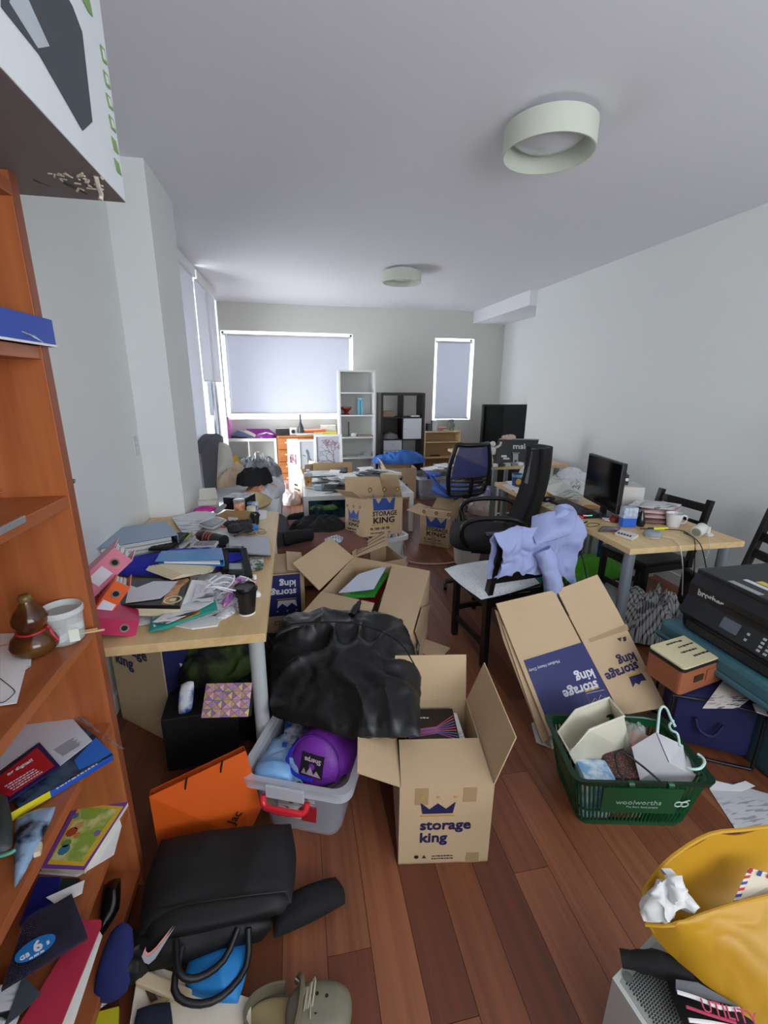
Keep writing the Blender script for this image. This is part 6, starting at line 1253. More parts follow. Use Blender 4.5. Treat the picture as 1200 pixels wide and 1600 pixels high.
# profile: side view in x (front is -x), extruded along y
prof = [(x0_+.01, zb_), (x1_, zb_), (x1_, .745), (x0_+.03, .752), (x0_, .70), (x0_, .64), (x0_-.035, .56), (x0_-.005, .53), (x0_, .50)]
mesh('printer_body', G().prism([(a_, b_) for a_, b_ in prof], 0, y1_-y0_, M=Matrix(((1, 0, 0, 0), (0, 0, -1, y1_), (0, 1, 0, 0), (0, 0, 0, 1)))), PB, t, world=True)
mesh('scanner_lid', G().bb(x0_+.02, y0_+.14, .752, x1_-.0, y1_-.005, .772, .006), PG, t, world=True)
mesh('feeder', G().bb(x0_+.05, y0_, .752, x1_, y0_+.15, .80, .02), PB, t, world=True); mesh('feeder_tray', G().bb(x0_+.1, y0_+.02, .80, x1_-.05, y0_+.14, .806, .002), PG, t, world=True)
pd = lambda y, s: Vector((x0_-.0005-.035*s, y, .64-.08*s))
ypx = lambda px, py: PX(px, py, x0_-.018).y
def cpan(nm, ya, yb, sa, sb, m, lift=.002): n_ = Vector((-.92, 0, .40))*lift; return mesh(nm, G().slab([pd(ya, sa)+n_, pd(yb, sa)+n_, pd(yb, sb)+n_, pd(ya, sb)+n_], .003), m, t, world=True)
cpan('control_panel', y0_+.005, y1_-.09, .04, .96, PG, .001); cpan('touch_screen', 1.37, 1.45, .15, .72, mat('#5d646c', .15), .003)
for r_ in range(4):
    for c__ in range(3): cpan('key', 1.275-.028*c__, 1.262-.028*c__, .15+.2*r_, .26+.2*r_, mat('#b0b4b8', .5), .0035)
for k in range(2): cpan('key', 1.335, 1.325, .3+.3*k, .42+.3*k, mat('#b0b4b8', .5), .0035)
mesh('paper_slot', G().bb(x0_-.004, y0_+.06, .655, x0_+.004, y1_-.1, .668), BLACK, t, world=True); mesh('tray_front', G().bb(x0_-.012, y0_+.03, .478, x0_+.01, y1_-.03, .522, .006), PG, t, world=True); mesh('output_slot', G().bb(x0_-.008, y0_+.06, .523, x0_+.004, y1_-.08, .545), BLACK, t, world=True)
text('brother', .042, frame((x0_-.002, y1_-.05, .660), (0, -1, 0), (0, 0, 1)), mat('#c8cacc', .4), t, world=True, bold=.03)
mesh('silver_line', G().bb(x0_-.003, 1.5, .60, x0_-.0, 1.56, .603), mat('#b0b4b8', .3, metal=.6), t, world=True)
mesh('white_label', G().bb(1.93, 1.36, .7722, 1.955, 1.50, .7732), WPR, t, world=True); mesh('yellow_label', G().bb(1.965, 1.33, .7722, 2.0, 1.47, .7732), mat('#d8c23a', .5), t, world=True); mesh('silver_label', G().bb(1.85, 1.36, .7722, 1.88, 1.5, .7732), mat('#a8acb0', .3, metal=.5), t, world=True)
hp('shirt', 'black and white checked shirt heaped beside the teal trunk', 'shirt', (1018, 985), .02, .5, .42, .34, mat('#c9c9c9', .85, 'plaid', scale=16.0, col2='#26262c'), 51, fold=.8, fr=6)
hp('carrier_bag', 'crumpled white plastic bag behind the desk leg', 'bag', (965, 945), .0, .42, .5, .2, mat('#c8cacc', .5, amt=.1), 52, fold=.5)
fl('paper_sheet', 'creased handwritten white sheet on the floorboards below the trunk', 'paper', [(1108, 1232), (1112, 1228), (1165, 1230), (1200, 1240), (1225, 1296), (1150, 1297)], .004, .0015, mat('#c4c5c9', .7, 'print', amt=.5, scale=40.0), 'papers on the floor'); fl('paper_sheet', 'torn white scrap above the handwritten sheet on the floorboards', 'paper', [(1107, 1217), (1145, 1226), (1165, 1220), (1180, 1228), (1160, 1236), (1110, 1234)], .007, .0015, PLAINP, 'papers on the floor')
# ---- grille box, black top, yellow bag
t = thing('heater_box', 'white metal appliance with a perforated grille in the bottom right corner', 'appliance', P(1020, 1560, 0)); HB = mat('#b9bbb6', .45, amt=.06)
zt_ = .25; c4 = [P(957, 1528, zt_), P(1020, 1460, zt_), P(1240, 1640, zt_), P(1120, 1780, zt_)]
g = G(); b4 = [Vector((v.x, v.y, 0)) for v in c4]; g.add(c4+b4, [(0, 1, 2, 3), (4, 7, 6, 5), (0, 4, 5, 1), (1, 5, 6, 2), (2, 6, 7, 3), (3, 7, 4, 0)]); mesh('casing', g, HB, t, world=True)
cc = sum(c4, Vector())/4; r4 = [cc+(v-cc)*.9+Vector((0, 0, .001)) for v in c4]; mesh('grille_panel', G().slab(r4, .0008), mat('#9da09c', .4, metal=.2), t, world=True)
g = G()
for i in range(40):
    for j in range(18):
        p_ = r4[0].lerp(r4[3], .05+.9*i/40).lerp(r4[1].lerp(r4[2], .05+.9*i/40), .08+.84*(j+.5*(i % 2))/18); a_ = (r4[3]-r4[0]).normalized()*.0022; b_ = (r4[1]-r4[0]).normalized()*.0045; g.slab([p_-a_+Vector((0, 0, .0007)), p_-b_+Vector((0, 0, .0007)), p_+a_+Vector((0, 0, .0007)), p_+b_+Vector((0, 0, .0007))], .0005)
mesh('grille_holes', g, mat('#2c2c2a', .7), t, world=True)['kind'] = 'stuff'; mesh('round_knob', G().cyl(0, 0, 0, .003, .011, n=18, M=Matrix.Translation(P(981, 1527, zt_+.001))), mat('#6a6c66', .4), t, world=True)
zz = .27; t = thing('jersey', 'black and grey sports top with white stripes and pink lettering', 'garment', P(1090, 1560, zz)); 
mesh('sleeve', G().tube([P(970, 1497, zz+.01), P(1000, 1502, zz+.02), P(1035, 1508, zz+.03), P(1080, 1530, zz+.03)], [.018, .022, .026, .028], 12), BFAB, t, world=True)
mesh('top_body', pad([P(1028, 1500, zz+.02), P(1120, 1480, zz+.03), P(1240, 1620, zz+.03), P(1080, 1640, zz+.02)], .025, .015, amp=.008, seed=3, rd=.3), BFAB, t, world=True)
mesh('grey_panel', G().slab([P(1056, 1530, zz+.058), P(1090, 1535, zz+.062), P(1160, 1575, zz+.06), P(1056, 1548, zz+.055)], .003), mat('#6a6d74', .8), t, world=True)
mesh('white_stripe', G().tube([P(1058, 1550, zz+.058), P(1090, 1560, zz+.064), P(1125, 1574, zz+.066), P(1156, 1577, zz+.062)], .004, 6), WHITE, t, world=True); mesh('white_stripe', G().tube([P(1076, 1594, zz+.05), P(1110, 1598, zz+.055), P(1150, 1606, zz+.055)], .004, 6), WHITE, t, world=True); mesh('pink_stripe', G().tube([P(1072, 1573, zz+.056), P(1110, 1586, zz+.06), P(1150, 1598, zz+.06)], .003, 6), mat('#b83a5c', .6), t, world=True)
ou = P(1098, 1580, zz+.066); text('UTILITY', .03, frame(ou, P(1180, 1603, zz+.066)-ou, P(1104, 1558, zz+.072)-ou), mat('#c03a60', .6), t, world=True, sx=1.0)
t = thing('carrier_bag', 'big mustard yellow carrier bag gaping open in the bottom right corner', 'bag', P(1130, 1480, .3)); YB_ = mat('#bd8c1a', .5, amt=.12, scale=5.0)
rimb = [P(1003, 1395, .42), P(1030, 1358, .47), P(1062, 1330, .50), P(1110, 1303, .52), P(1165, 1296, .52), P(1230, 1288, .52)]
rimf = [P(1008, 1445, .42), P(1050, 1446, .44), P(1100, 1428, .46), P(1145, 1413, .48), P(1190, 1402, .49), P(1260, 1385, .5)]
bot_ = [P(1018, 1462, .36), P(1060, 1500, .33), P(1090, 1530, .32), P(1130, 1565, .31), P(1200, 1620, .31), P(1280, 1690, .31)]
def lerpl(L_, u): u *= len(L_)-1; i = min(int(u), len(L_)-2); return L_[i].lerp(L_[i+1], u-i)
def fw(u, v): p_ = lerpl(rimf, u).lerp(lerpl(bot_, u), v); b_ = math.sin(PI*v)*.03; n_ = noise.noise(p_*7)*.02+(abs(noise.noise(p_*16))-.3)*.018; return p_+Vector((0, -.02, 1)).normalized()*(b_+n_*min(1, v*4+.2))
def bw_(u, v): p_ = lerpl(rimb, u).lerp(lerpl(rimf, u)+Vector((0, .04, -.13))*min(1, u*3), v); return p_+Vector((0, .05, -.3))*(math.sin(PI*v)*.12*min(1, u*4))+Vector((0, 0, noise.noise(p_*9)*.014+noise.noise(p_*20)*.006))
mesh('front_panel', G().sheet(fw, 40, 26, .003), YB_, t, world=True); mesh('rear_panel', G().sheet(bw_, 40, 18, .003), YB_, t, world=True)
mesh('rolled_edge', G().tube(rimf, .004, 6), YB_, t, world=True); mesh('rolled_edge', G().tube(rimb, .005, 6), YB_, t, world=True)
onew('plastic_wrap', 'crumpled white plastic wrap knotted at the yellow bag handle', 'wrap', pad([P(1000, 1400, .44), P(1050, 1372, .47), P(1100, 1420, .46), P(1006, 1446, .43)], .03, .02, amp=.02, seed=5, fr=12).crumple(.02, 22, 3), mat('#d4d4d2', .5, amt=.06))
g = G().tube([P(1042, 1362, .49), P(1052, 1378, .49), P(1056, 1396, .48), P(1066, 1412, .47)], [.012, .016, .02, .014], 10, smooth=5).crumple(.012, 30, 2); onew('plastic_twist', 'twisted white plastic tie poking through the yellow bag', 'wrap', g, mat('#d8d8d6', .5))
t = thing('airmail_envelope', 'cream airmail envelope with red and blue edge stripes in the yellow bag', 'envelope', P(1180, 1400, .4)); env = [P(1143, 1414, .47), P(1170, 1356, .50), P(1230, 1372, .50), P(1230, 1400, .47)]
mesh('envelope_body', G().slab(env, .002), mat('#d9cdb4', .6, amt=.03), t, world=True)
for k in range(6): a_, b_ = k/6+.02, k/6+.10; p0, p1 = env[0].lerp(env[1], a_), env[0].lerp(env[1], b_); o2 = (env[3]-env[0])*.11+Vector((0, 0, .0008)); mesh('edge_stripe', G().slab([p0+Vector((0, 0, .0008)), p1+Vector((0, 0, .0008)), p1+o2, p0+o2], .0006), RED if k % 2 == 0 else mat('#2a3f8c', .6), t, world=True)
for k in range(4): a_, b_ = k/4+.02, k/4+.12; p0, p1 = env[1].lerp(env[2], a_), env[1].lerp(env[2], b_); o2 = (env[0]-env[1])*.14+Vector((0, 0, .0008)); mesh('edge_stripe', G().slab([p0+Vector((0, 0, .0008)), p1+Vector((0, 0, .0008)), p1+o2, p0+o2], .0006), RED if k % 2 == 0 else mat('#2a3f8c', .6), t, world=True)
fl('manila_card', 'brown card edge inside the yellow bag', 'card', [(1105, 1420), (1140, 1410), (1142, 1416), (1108, 1426)], .46, .003, mat('#a06a2c', .7))
# ================================================================ RIGHT DESK TOP AND BEYOND
z = .751
pt = lambda px, py, zz=z: (lambda q: (q.x, q.y, zz))(P(px, py, zz))
# monitor
a, bq = P(911, 776, .82), P(962, 803, .82); d_ = (bq-a); d_.z = 0; Lm = d_.length; d_.normalize(); Mm = frame((a.x, a.y, 0), d_, Vector((-d_.y, d_.x, 0)))
hm = 0.315
t = thing('monitor', 'black flat monitor on the right-hand desk facing the office chair', 'monitor', M=Mm)
mesh('screen_housing', G().bb(0, 0, .815, Lm, .03, 1.14, .006), BLACKP, t); mesh('screen_glass', G().bb(.012, -.0015, .835, Lm-.012, 0, 1.128), mat('#0b0c0e', .12, amt=.1), t)
mesh('stand_neck', G().bb(Lm/2-.03, .03, .76, Lm/2+.03, .05, .98, .004), BLACKP, t); mesh('stand_foot', G().cyl(Lm/2, .03, .751, .765, .11, .1, n=32), BLACKP, t)
mesh('white_sticker', G().bb(Lm-.06, .004, 1.1402, Lm-.05, .012, 1.141), WHITE, t)
# keyboard with coloured glow edge
a, bq = P(857, 786, z), P(912, 811, z); Mk = frame(a, bq-a, Vector((-(bq-a).y, (bq-a).x, 0))); t = thing('keyboard', 'black gaming keyboard with a red glowing front edge near the monitor', 'keyboard', M=Mk); Lk = (bq-a).length
keypad(t, Matrix(), Lk, .15, .02, 20, 6, mat('#131315', .4), mat('#222326', .5))
def glow(col, s): 
    m = bpy.data.materials.new('m_led'); m.use_nodes = True; b = m.node_tree.nodes['Principled BSDF']; b.inputs['Base Color'].default_value = lin(col); b.inputs['Emission Color'].default_value = lin(col); b.inputs['Emission Strength'].default_value = s; return m
mesh('led_strip', G().bb(.005, -.001, .006, Lk-.005, 0, .009), glow('#ff4a50', .9), t); mesh('led_light', G().bb(Lk-.0, .02, .02, Lk+.002, .06, .024), glow('#50f0b0', 1.2), t); mesh('led_light', G().bb(Lk-.01, .0, .02, Lk, .02, .024), glow('#ff60b0', 1.2), t)
# newspaper hanging off the desk edge
ne = A = P(985, 858, .75)
def npf(u, v):
    e0, e1 = P(846, 786, z+.002), P(893, 808, z+.002); p_ = e0.lerp(e1, u)
    if v < .4: return p_+Vector((.16*(.4-v)/.4, 0, .002+.004*math.sin(u*9)))
    w_ = (v-.4)/.6; return p_+Vector((-.018-.02*math.sin(u*7)*w_, 0, -.17*w_*(1-.75*abs(u-.35))))
onew('newspaper', 'pale green printed newspaper hanging over the edge of the right-hand desk', 'newspaper', G().sheet(npf, 16, 16, .002), mat('#cbd4ae', .7, 'print', amt=.8, scale=40.0, col2='#5a6450'))
fl('newspaper', 'crumpled newspaper spread between keyboard and monitor', 'newspaper', [(845, 762, z+.09), (868, 740, z+.12), (880, 752, z+.1), (912, 775, z+.04), (905, 782, z+.03), (866, 774, z+.03)], 0, .003, mat('#c8ccc2', .7, 'print', amt=.8, scale=36.0))
hp('newspaper', 'rumpled white newspapers heaped behind the keyboard', 'newspaper', (888, 768), z, .36, .28, .10, mat('#d0d3cf', .7, 'print', amt=.7, scale=30.0), 61, fold=.7, fr=8)
hp('paper_heap', 'white documents heaped against the wall behind the monitor', 'papers', (895, 748), z, .3, .3, .13, mat('#d9dbe2', .7, amt=.04), 62, fold=.6)
one('toy_ball', 'small yellow ball beside the papers on the desk', 'ball', G().blob((0, 0, .028), .028, .028, .028, 1, flat=False), mat('#d8b83a', .4), pt(859, 774))
one('mouse', 'dark computer mouse at the far end of the keyboard', 'mouse', G().blob((0, 0, .018), .05, .03, .028, .8), BLACKP, pt(857, 784))
hp('snack_bag', 'orange-brown paper scrap in front of the monitor', 'wrapper', (923, 795), z, .14, .08, .03, mat('#b8804a', .6), 63, n=18)
# white printer carton + black speaker box behind the monitor
M = onpx((961, 800), (1003, 802), z)
t = boxpx('carton', 'white printed appliance carton standing behind the monitor', 'box', (964, 792), (1003, 794), z, .22, .15, mat('#d3d2ce', .6, scale=8.0, col2='#d8cfc8', amt=.04))
o_ = t.matrix_basis.copy(); t = boxpx('speaker_box', 'small black box with two white dots on the white carton', 'box', (966, 757), (981, 758), z+.152, .16, .075, BLACKP)
for k in range(2): mesh('white_dot', G().cyl(0, 0, 0, .001, .012, n=14, M=Matrix.Translation((.022+.03*k, -.0015, .04)) @ Matrix.Rotation(PI/2, 4, 'X')), WHITE, t)
# tissue pack
t = boxpx('milk_carton', 'white and blue snack carton standing upright on the right-hand desk', 'box', (972, 824), (993, 824), z, .05, .125, mat('#2a62c8', .4, amt=.05)); mesh('upper_panel', G().bb(-.0008, -.0008, .058, .0975, .0508, .1255), mat('#c3cede', .5, scale=40.0, col2='#9aaac4'), t)
t.children[1].scale = ((P(993, 824, z)-P(972, 824, z)).length/.0967, 1, 1)
one('dark_bottle', 'small dark bottle beside the blue and white carton', 'bottle', G().lathe([(.02, 0), (.026, .01), (.024, .05), (.012, .08), (.01, .1), (0, .1)], 20), mat('#1c2420', .2), pt(1000, 822))
one('red_pouch', 'small red crumpled wrapper beside the monitor foot', 'wrapper', G().blob((0, 0, .015), .04, .025, .022, .7, amp=.3, seed=3), mat('#8c2a24', .5), pt(962, 815))
PK = mat('#cfa9a8', .85, amt=.1)
for k, (mm, lab) in enumerate(((mat('#8f6f6a', .85, amt=.15), 'brown folded cloth lowest of the pile behind the white mug'), (PK, 'pink folded cloth in the middle of the pile behind the white mug'), (mat('#d4b8b8', .85), 'pale pink folded cloth under the newspapers behind the mug'), (mat('#c9c9c9', .7, 'print', amt=.9, scale=40.0), 'folded newspaper topmost on the cloths behind the mug'))):
    padthing('folded_cloth' if k < 3 else 'newspaper', lab, 'cloth' if k < 3 else 'newspaper', [(998-k, 816-8*k, z+.012+.028*k), (1008, 800-6*k, z+.012+.028*k), (1068, 806-6*k, z+.012+.028*k), (1052, 818-7*k, z+.012+.028*k)], .014, mm, down=.012, amp=.006, seed=70+k, rd=.2, group='folded pile on the right-hand desk')
for k in range(4): fl('paper_sheet', 'white printed sheet with dark edges by the wall behind the monitor', 'paper', [(970+4*k, 795-2*k), (985+4*k, 786-2*k), (1030+2*k, 790-2*k), (1020, 800-2*k)], z+.02+.012*k, .004, PAPER if k % 2 else mat('#3c3e44', .5), 'papers behind the monitor')
# mug
t = cup('mug', 'big white ceramic mug near the folded cloths', pt(1051, 822), .085, .036, .05, mat('#dcdcdc', .2, amt=.02), cat='mug'); mesh('handle', G().tube([(.045, -.01, .07), (.07, -.02, .066), (.076, -.02, .04), (.06, -.016, .02), (.038, -.008, .018)], .005, 8), mat('#dcdcdc', .2, amt=.02), t)
t = thing('highlighter', 'yellow highlighter pen lying in front of the mug', 'pen', pt(1032, 828), -.1); mesh('pen_body', G().tube([(-.05, 0, .009), (.045, 0, .009)], .008, 10, smooth=0), mat('#d8de3a', .4), t); mesh('pen_cap', G().tube([(-.08, 0, .009), (-.05, 0, .009)], .0085, 10, smooth=0), BLACKP, t)
t = thing('smart_speaker', 'round grey fabric speaker puck near the desk corner', 'speaker', pt(1019, 838)); mesh('puck_body', G().lathe([(.035, 0), (.049, .008), (.05, .02), (.044, .03), (.03, .034), (0, .035)], 32), mat('#8f969c', .8, amt=.05), t); mesh('rubber_base', G().cyl(0, 0, -.0005, .006, .042, n=28), mat('#c8cccc', .5), t)
t = thing('phone', 'pinkish mobile phone lying at the desk edge', 'phone', pt(952, 826)); mesh('phone_body', G().slab([P(935, 829, z+.010), P(941, 822, z+.010), P(970, 823, z+.010), P(966, 829, z+.010)], .009), mat('#5a4a4c', .3), t, world=True); mesh('screen', G().slab([P(937, 828, z+.011), P(942, 823, z+.011), P(968, 824, z+.011), P(965, 828, z+.011)], .0006), mat('#8a8288', .1), t, world=True)
t = thing('remote_control', 'white remote with a black underside beside the round speaker', 'remote', pt(980, 835)); mesh('remote_body', G().slab([P(961, 832, z+.016), P(968, 828, z+.016), P(998, 835, z+.016), P(988, 841, z+.016)], .015), mat('#d8d6d0', .4), t, world=True)
for k in range(5): mesh('remote_key', G().slab([P(965+4.5*k, 832+1.2*k, z+.0175), P(968+4.5*k, 831+1.2*k, z+.0175), P(969+4.5*k, 833+1.2*k, z+.0175), P(966+4.5*k, 834+1.2*k, z+.0175)], .0014), BLACK, t, world=True)
one('saucer', 'white plate-like disc with a dark ring by the monitor foot', 'disc', G().lathe([(.045, 0), (.05, .004), (.046, .008), (.02, .008), (.018, .005), (0, .005)], 28), WHITE, pt(953, 812))
g = G().tube([P(917, 820, z+.004), P(925, 817, z+.006), P(937, 819, z+.004), (P(932, 822, z+.004)), P(920, 823, z+.004)], .002, 5, closed=True); onew('spectacles', 'thin dark-rimmed spectacles at the edge of the right-hand desk', 'glasses', g, BLACK)
t = thing('camera_lamp', 'small white swivel security camera lying at the desk corner', 'camera', pt(1093, 836), math.radians(200))
mesh('camera_body', G().lathe([(.03, -.05), (.034, -.045), (.034, .02), (.024, .035), (0, .038)][::1], 24, M=Matrix.Translation((0, 0, .036)) @ Matrix.Rotation(math.radians(-78), 4, 'Y')), mat('#d2d5cf', .3), t)
mesh('camera_lens', G().cyl(0, 0, 0, .003, .024, n=20, M=Matrix.Translation((0, 0, .036)) @ Matrix.Rotation(math.radians(-78), 4, 'Y') @ Matrix.Translation((0, 0, -.052))), mat('#8a9080', .2), t)
mesh('camera_foot', G().lathe([(.03, 0), (.03, .006), (.012, .012), (.01, .05), (0, .05)], 20, M=Matrix.Translation((-.05, .02, 0))), mat('#d2d5cf', .3), t)
DE = P(985, 858, .75).y
def cable(lab, pts, r, m, nm='cable'): onew(nm, lab, 'cable', G().tube([P(*p_) if isinstance(p_, tuple) else p_ for p_ in pts], r, 6), m)
cable('white cable from the round speaker dropping over the desk edge', [(1033, 837, z+.01), (1050, 842, z+.006), (1060, 851, z+.004), PY(1063, 856, DE-.02), PY(1066, 875, DE-.03), PY(1067, 895, DE-.03), PY(1066, 930, DE-.02)], .003, mat('#d8d0c0', .5))
cable('black cable looping off the near edge of the right-hand desk', [(1000, 826, z+.006), (1060, 828, z+.006), (1078, 836, z+.006), PY(1094, 850, DE-.02), PY(1100, 870, DE-.03), PY(1103, 885, DE-.03), PY(1110, 920, DE-.02)], .003, BLACK)
cable('second black cable hanging straight below the desk edge', [(1068, 832, z+.006), (1082, 839, z+.006), PY(1086, 850, DE-.02), PY(1085, 880, DE-.02), PY(1084, 920, DE-.02)], .003, BLACK)
cable('white cable from the small camera hanging under the desk corner', [(1104, 832, z+.01), PY(1108, 846, DE-.02), PY(1106, 865, DE-.02), PY(1100, 880, DE-.02), PY(1098, 910, DE-.02)], .003, mat('#c8c8c4', .5))
xe = P(985, 858, .75).x-.025
cable('bundle of black leads falling from the keyboard end of the desk', [PX(918, 815, xe+.02), PX(910, 822, xe), PX(908, 860, xe), PX(912, 880, xe), PX(917, 905, xe), PX(918, 925, xe)], .0045, BLACK); cable('black lead curling away towards the lime bag', [PX(912, 818, xe), PX(910, 850, xe-.01), PX(898, 880, xe-.02), PX(890, 905, xe-.03), PX(884, 918, xe-.04)], .004, BLACK)
# under the right-hand desk
t = thing('steel_trestle', 'pair of blue steel posts under the right-hand desk', 'trestle', (2.2, 3.0, 0))
for px_, py_ in ((896, 880), (930, 905)): q_ = P(px_, py_, .0); mesh('post', G().cyl(q_.x, q_.y, .0, .70, .018, n=14), mat('#1f4f94', .4), t, world=True, smooth=True)
q0_, q1_ = P(896, 880, 0), P(930, 905, 0); mesh('rail', bar(G(), (q0_.x, q0_.y, .1), (q1_.x, q1_.y, .1), .03, .03), mat('#1f4f94', .4), t, world=True)
one('drawer_unit', 'pale grey drawer unit against the wall beneath the right-hand desk', 'drawers', G().bb(0, 0, 0, .42, .5, .55, .004), mat('#b4b8b8', .5), (2.6, 3.1, 0))
boxpx('shallow_box', 'white shallow boxes on the floor beneath the right-hand desk', 'box', (985, 890), (1020, 896), .0, .3, .10, mat('#bfb8ae', .6))
hp('paper_heap', 'loose papers and wrappers on the floor between the chair legs', 'papers', (960, 880), .0, .5, .5, .1, mat('#9a9488', .7, 'print', amt=.6, scale=20.0), 64, fold=.6)
one('seat_pad', 'beige seat pad on the chair behind the printer', 'cushion', pad([(-.2, -.18, .458), (.2, -.18, .458), (.2, .2, .458), (-.2, .2, .458)], .02, .0, rd=.2), mat('#b8b7a8', .85), (2.64, 2.07, 0), math.radians(80))
# far end of the right-hand desk
t = cup('mug', 'blue mug with a yellow parrot print at the far end of the right-hand desk', pt(807, 760), .11, .04, .045, mat('#2c4f86', .3, amt=.05), cat='mug'); mesh('yellow_print', G().cyl(0, 0, 0, .002, .026, n=12, M=Matrix.Translation((-.008, -.041, .05)) @ Matrix.Rotation(PI/2, 4, 'X')), mat('#e0a428', .4), t); mesh('upper_band', G().lathe([(.0455, .085), (.047, .112), (.046, .112), (.0445, .085)], 24), mat('#7fa8c8', .3), t)
hp('carrier_bag', 'crinkled white plastic bag beside the parrot mug', 'bag', (826, 754), z, .22, .2, .15, mat('#cfcfd0', .4, amt=.08), 65, fold=.8, fr=9)
for k, pts in enumerate(([(784, 757), (805, 755), (812, 764), (798, 766)], [(800, 762), (832, 764), (828, 772), (806, 770)], [(790, 752), (812, 750), (822, 758), (800, 760)])): fl('paper_sheet', 'white paper scattered at the far end of the right-hand desk', 'paper', pts, z+.004+.003*k, .003, PLAINP, 'papers at the far desk end')
# office chair label strip and pouch on seat
# farther desk: monitor back, TV extras
z2 = .772
c_, d2 = PY(773, 727, 4.55), PY(833, 727, 4.50); tl, tr_ = PY(780, 686, 4.62), PY(842, 687, 4.57)
t = thing('monitor', 'black monitor seen from behind on the farther desk', 'monitor', (c_+d2)/2)
nb = (d2-c_).cross(tl-c_).normalized(); nb = nb if nb.y < 0 else -nb
mesh('rear_housing', G().slab([c_, d2, tr_, tl], .0).bb(0, 0, 0, 0.001, .001, .001) if False else (lambda g_: g_)(G().add([c_, d2, tr_, tl, c_-nb*.045, d2-nb*.045, tr_-nb*.045, tl-nb*.045], [(0, 1, 2, 3), (7, 6, 5, 4), (0, 4, 5, 1), (1, 5, 6, 2), (2, 6, 7, 3), (3, 7, 4, 0)])), BLACKP, t, world=True)
mesh('top_trim', G().tube([tl, tr_], .008, 8, smooth=0), mat('#9a9ca0', .3, metal=.5), t, world=True)
fm = frame(c_+nb*.001, d2-c_, tl-c_); Wm, Hm = (d2-c_).length, (tl-c_).length
text('msi', .085, fm @ Matrix.Translation((Wm*.47, Hm*.62, 0)), mat('#c0c2c6', .3), t, world=True, bold=.03, sx=1.25)
mesh('sticker', G().bb(Wm*.17, Hm*.30, 0, Wm*.31, Hm*.38, .001, M=fm), WPR, t, world=True); mesh('sticker', G().bb(Wm*.22, Hm*.22, 0, Wm*.38, Hm*.28, .001, M=fm), WPR, t, world=True)
mesh('stand_neck', G().bb(Wm*.46, -.05, .002, Wm*.60, Hm*.45, .018, .004, M=fm), mat('#8f9398', .25, metal=.7), t, world=True); mesh('stand_slot', G().bb(Wm*.50, -.0, .0181, Wm*.56, Hm*.2, .019, M=fm), BLACK, t, world=True); mesh('stand_hinge', G().bb(Wm*.43, Hm*.43, .002, Wm*.63, Hm*.48, .03, .006, M=fm), mat('#8f9398', .25, metal=.7), t, world=True)
q_ = fm @ Vector((Wm*.53, 0, 0)); mesh('stand_foot', G().bb(q_.x-.13, q_.y-.1, z2, q_.x+.13, q_.y+.1, z2+.012, .005), mat('#8f9398', .3, metal=.6), t, world=True)
one('tissue_wad', 'wad of beige tissue lying on top of the back-turned monitor', 'tissue', G().blob((0, 0, .02), .075, .03, .03, .7, amp=.4, seed=4), mat('#d0b4a0', .8), tuple((tl.lerp(tr_, .25))-nb*.02))
t = thing('astronaut_figure', 'white and black jointed figurine beside the back-turned monitor', 'figurine', (P(768, 728, z2).x+.02, P(768, 728, z2).y+.05, z2)); WF = mat('#d9d6d2', .4)
mesh('figure_body', G().blob((0, 0, .15), .035, .03, .045, .8, flat=False), WF, t); mesh('figure_head', G().blob((0, 0, .225), .03, .03, .03, 1, flat=False), WF, t)
for s_ in (-1, 1): mesh('figure_arm', G().tube([(s_*.03, 0, .18), (s_*.07, -.02, .21), (s_*.08, -.02, .25)], .012, 8), WF, t); mesh('figure_leg', G().tube([(s_*.015, 0, .12), (s_*.03, -.01, .06), (s_*.025, -.02, .01)], .015, 8), BLACKP if s_ > 0 else WF, t)
boxpx('paper_stack', 'stack of white papers and boxes between the swivel chair and back-turned monitor', 'papers', (752, 722), (764, 722), z2, .25, .14, mat('#c4bcb4', .6, 'print', amt=.6, scale=10.0))
for k in range(5): boxpx('small_box', ('tiny white box at the front edge of the farther desk', 'tiny dark green box on the farther desk', 'small pale wrapper on the farther desk', 'small grey gadget at the foot of the back-turned monitor', 'small white packet right of the monitor stand')[k], 'box', (770+10*k, 730-.6*k), (778+10*k, 729.6-.6*k), z2, .06, .03, [WHITE, mat('#24402c', .5), mat('#cfcac0', .5), mat('#8c9094', .4), PLAINP][k])
one('wire_rack', 'white wire rack under the edge of the farther desk', 'rack', (lambda g_: g_)(G().tube([(0, 0, 0), (0, 0, .62)], .01, 6, smooth=0).tube([(.25, 0, 0), (.25, 0, .5)], .01, 6, smooth=0).tube([(0, 0, .62), (.25, 0, .5)], .01, 6, smooth=0).tube([(0, 0, .2), (.25, 0, .2)], .008, 6, smooth=0).tube([(0, 0, .35), (.25, 0, .35)], .008, 6, smooth=0)), WHITE, (1.95, 4.05, 0))
boxpx('carton', 'brown carton on the floor beneath the farther desk', 'box', (775, 812), (818, 812), .0, .3, .26, mat('#8a5a44', .8, amt=.1)); hp('carrier_bag', 'white and pink bags on the floor behind the swivel chair', 'bag', (762, 800), .0, .5, .4, .26, mat('#c4b0ac', .6, amt=.15), 66, fold=.6)
hp('paper_heap', 'white papers scattered under the farther desk', 'papers', (750, 775), .0, .8, .6, .16, mat('#c6c6cc', .6, scale=6.0, col2='#6a6a9a'), 67, fold=.8)
one('sneaker', 'black and white sneaker on its end at the swivel chair base', 'shoe', G().blob((0, 0, .06), .055, .1, .07, .7, amp=.15, seed=8), mat('#c0bcb8', .7, scale=30.0, col2='#2a2a2a'), tuple(P(722, 800, .02)))
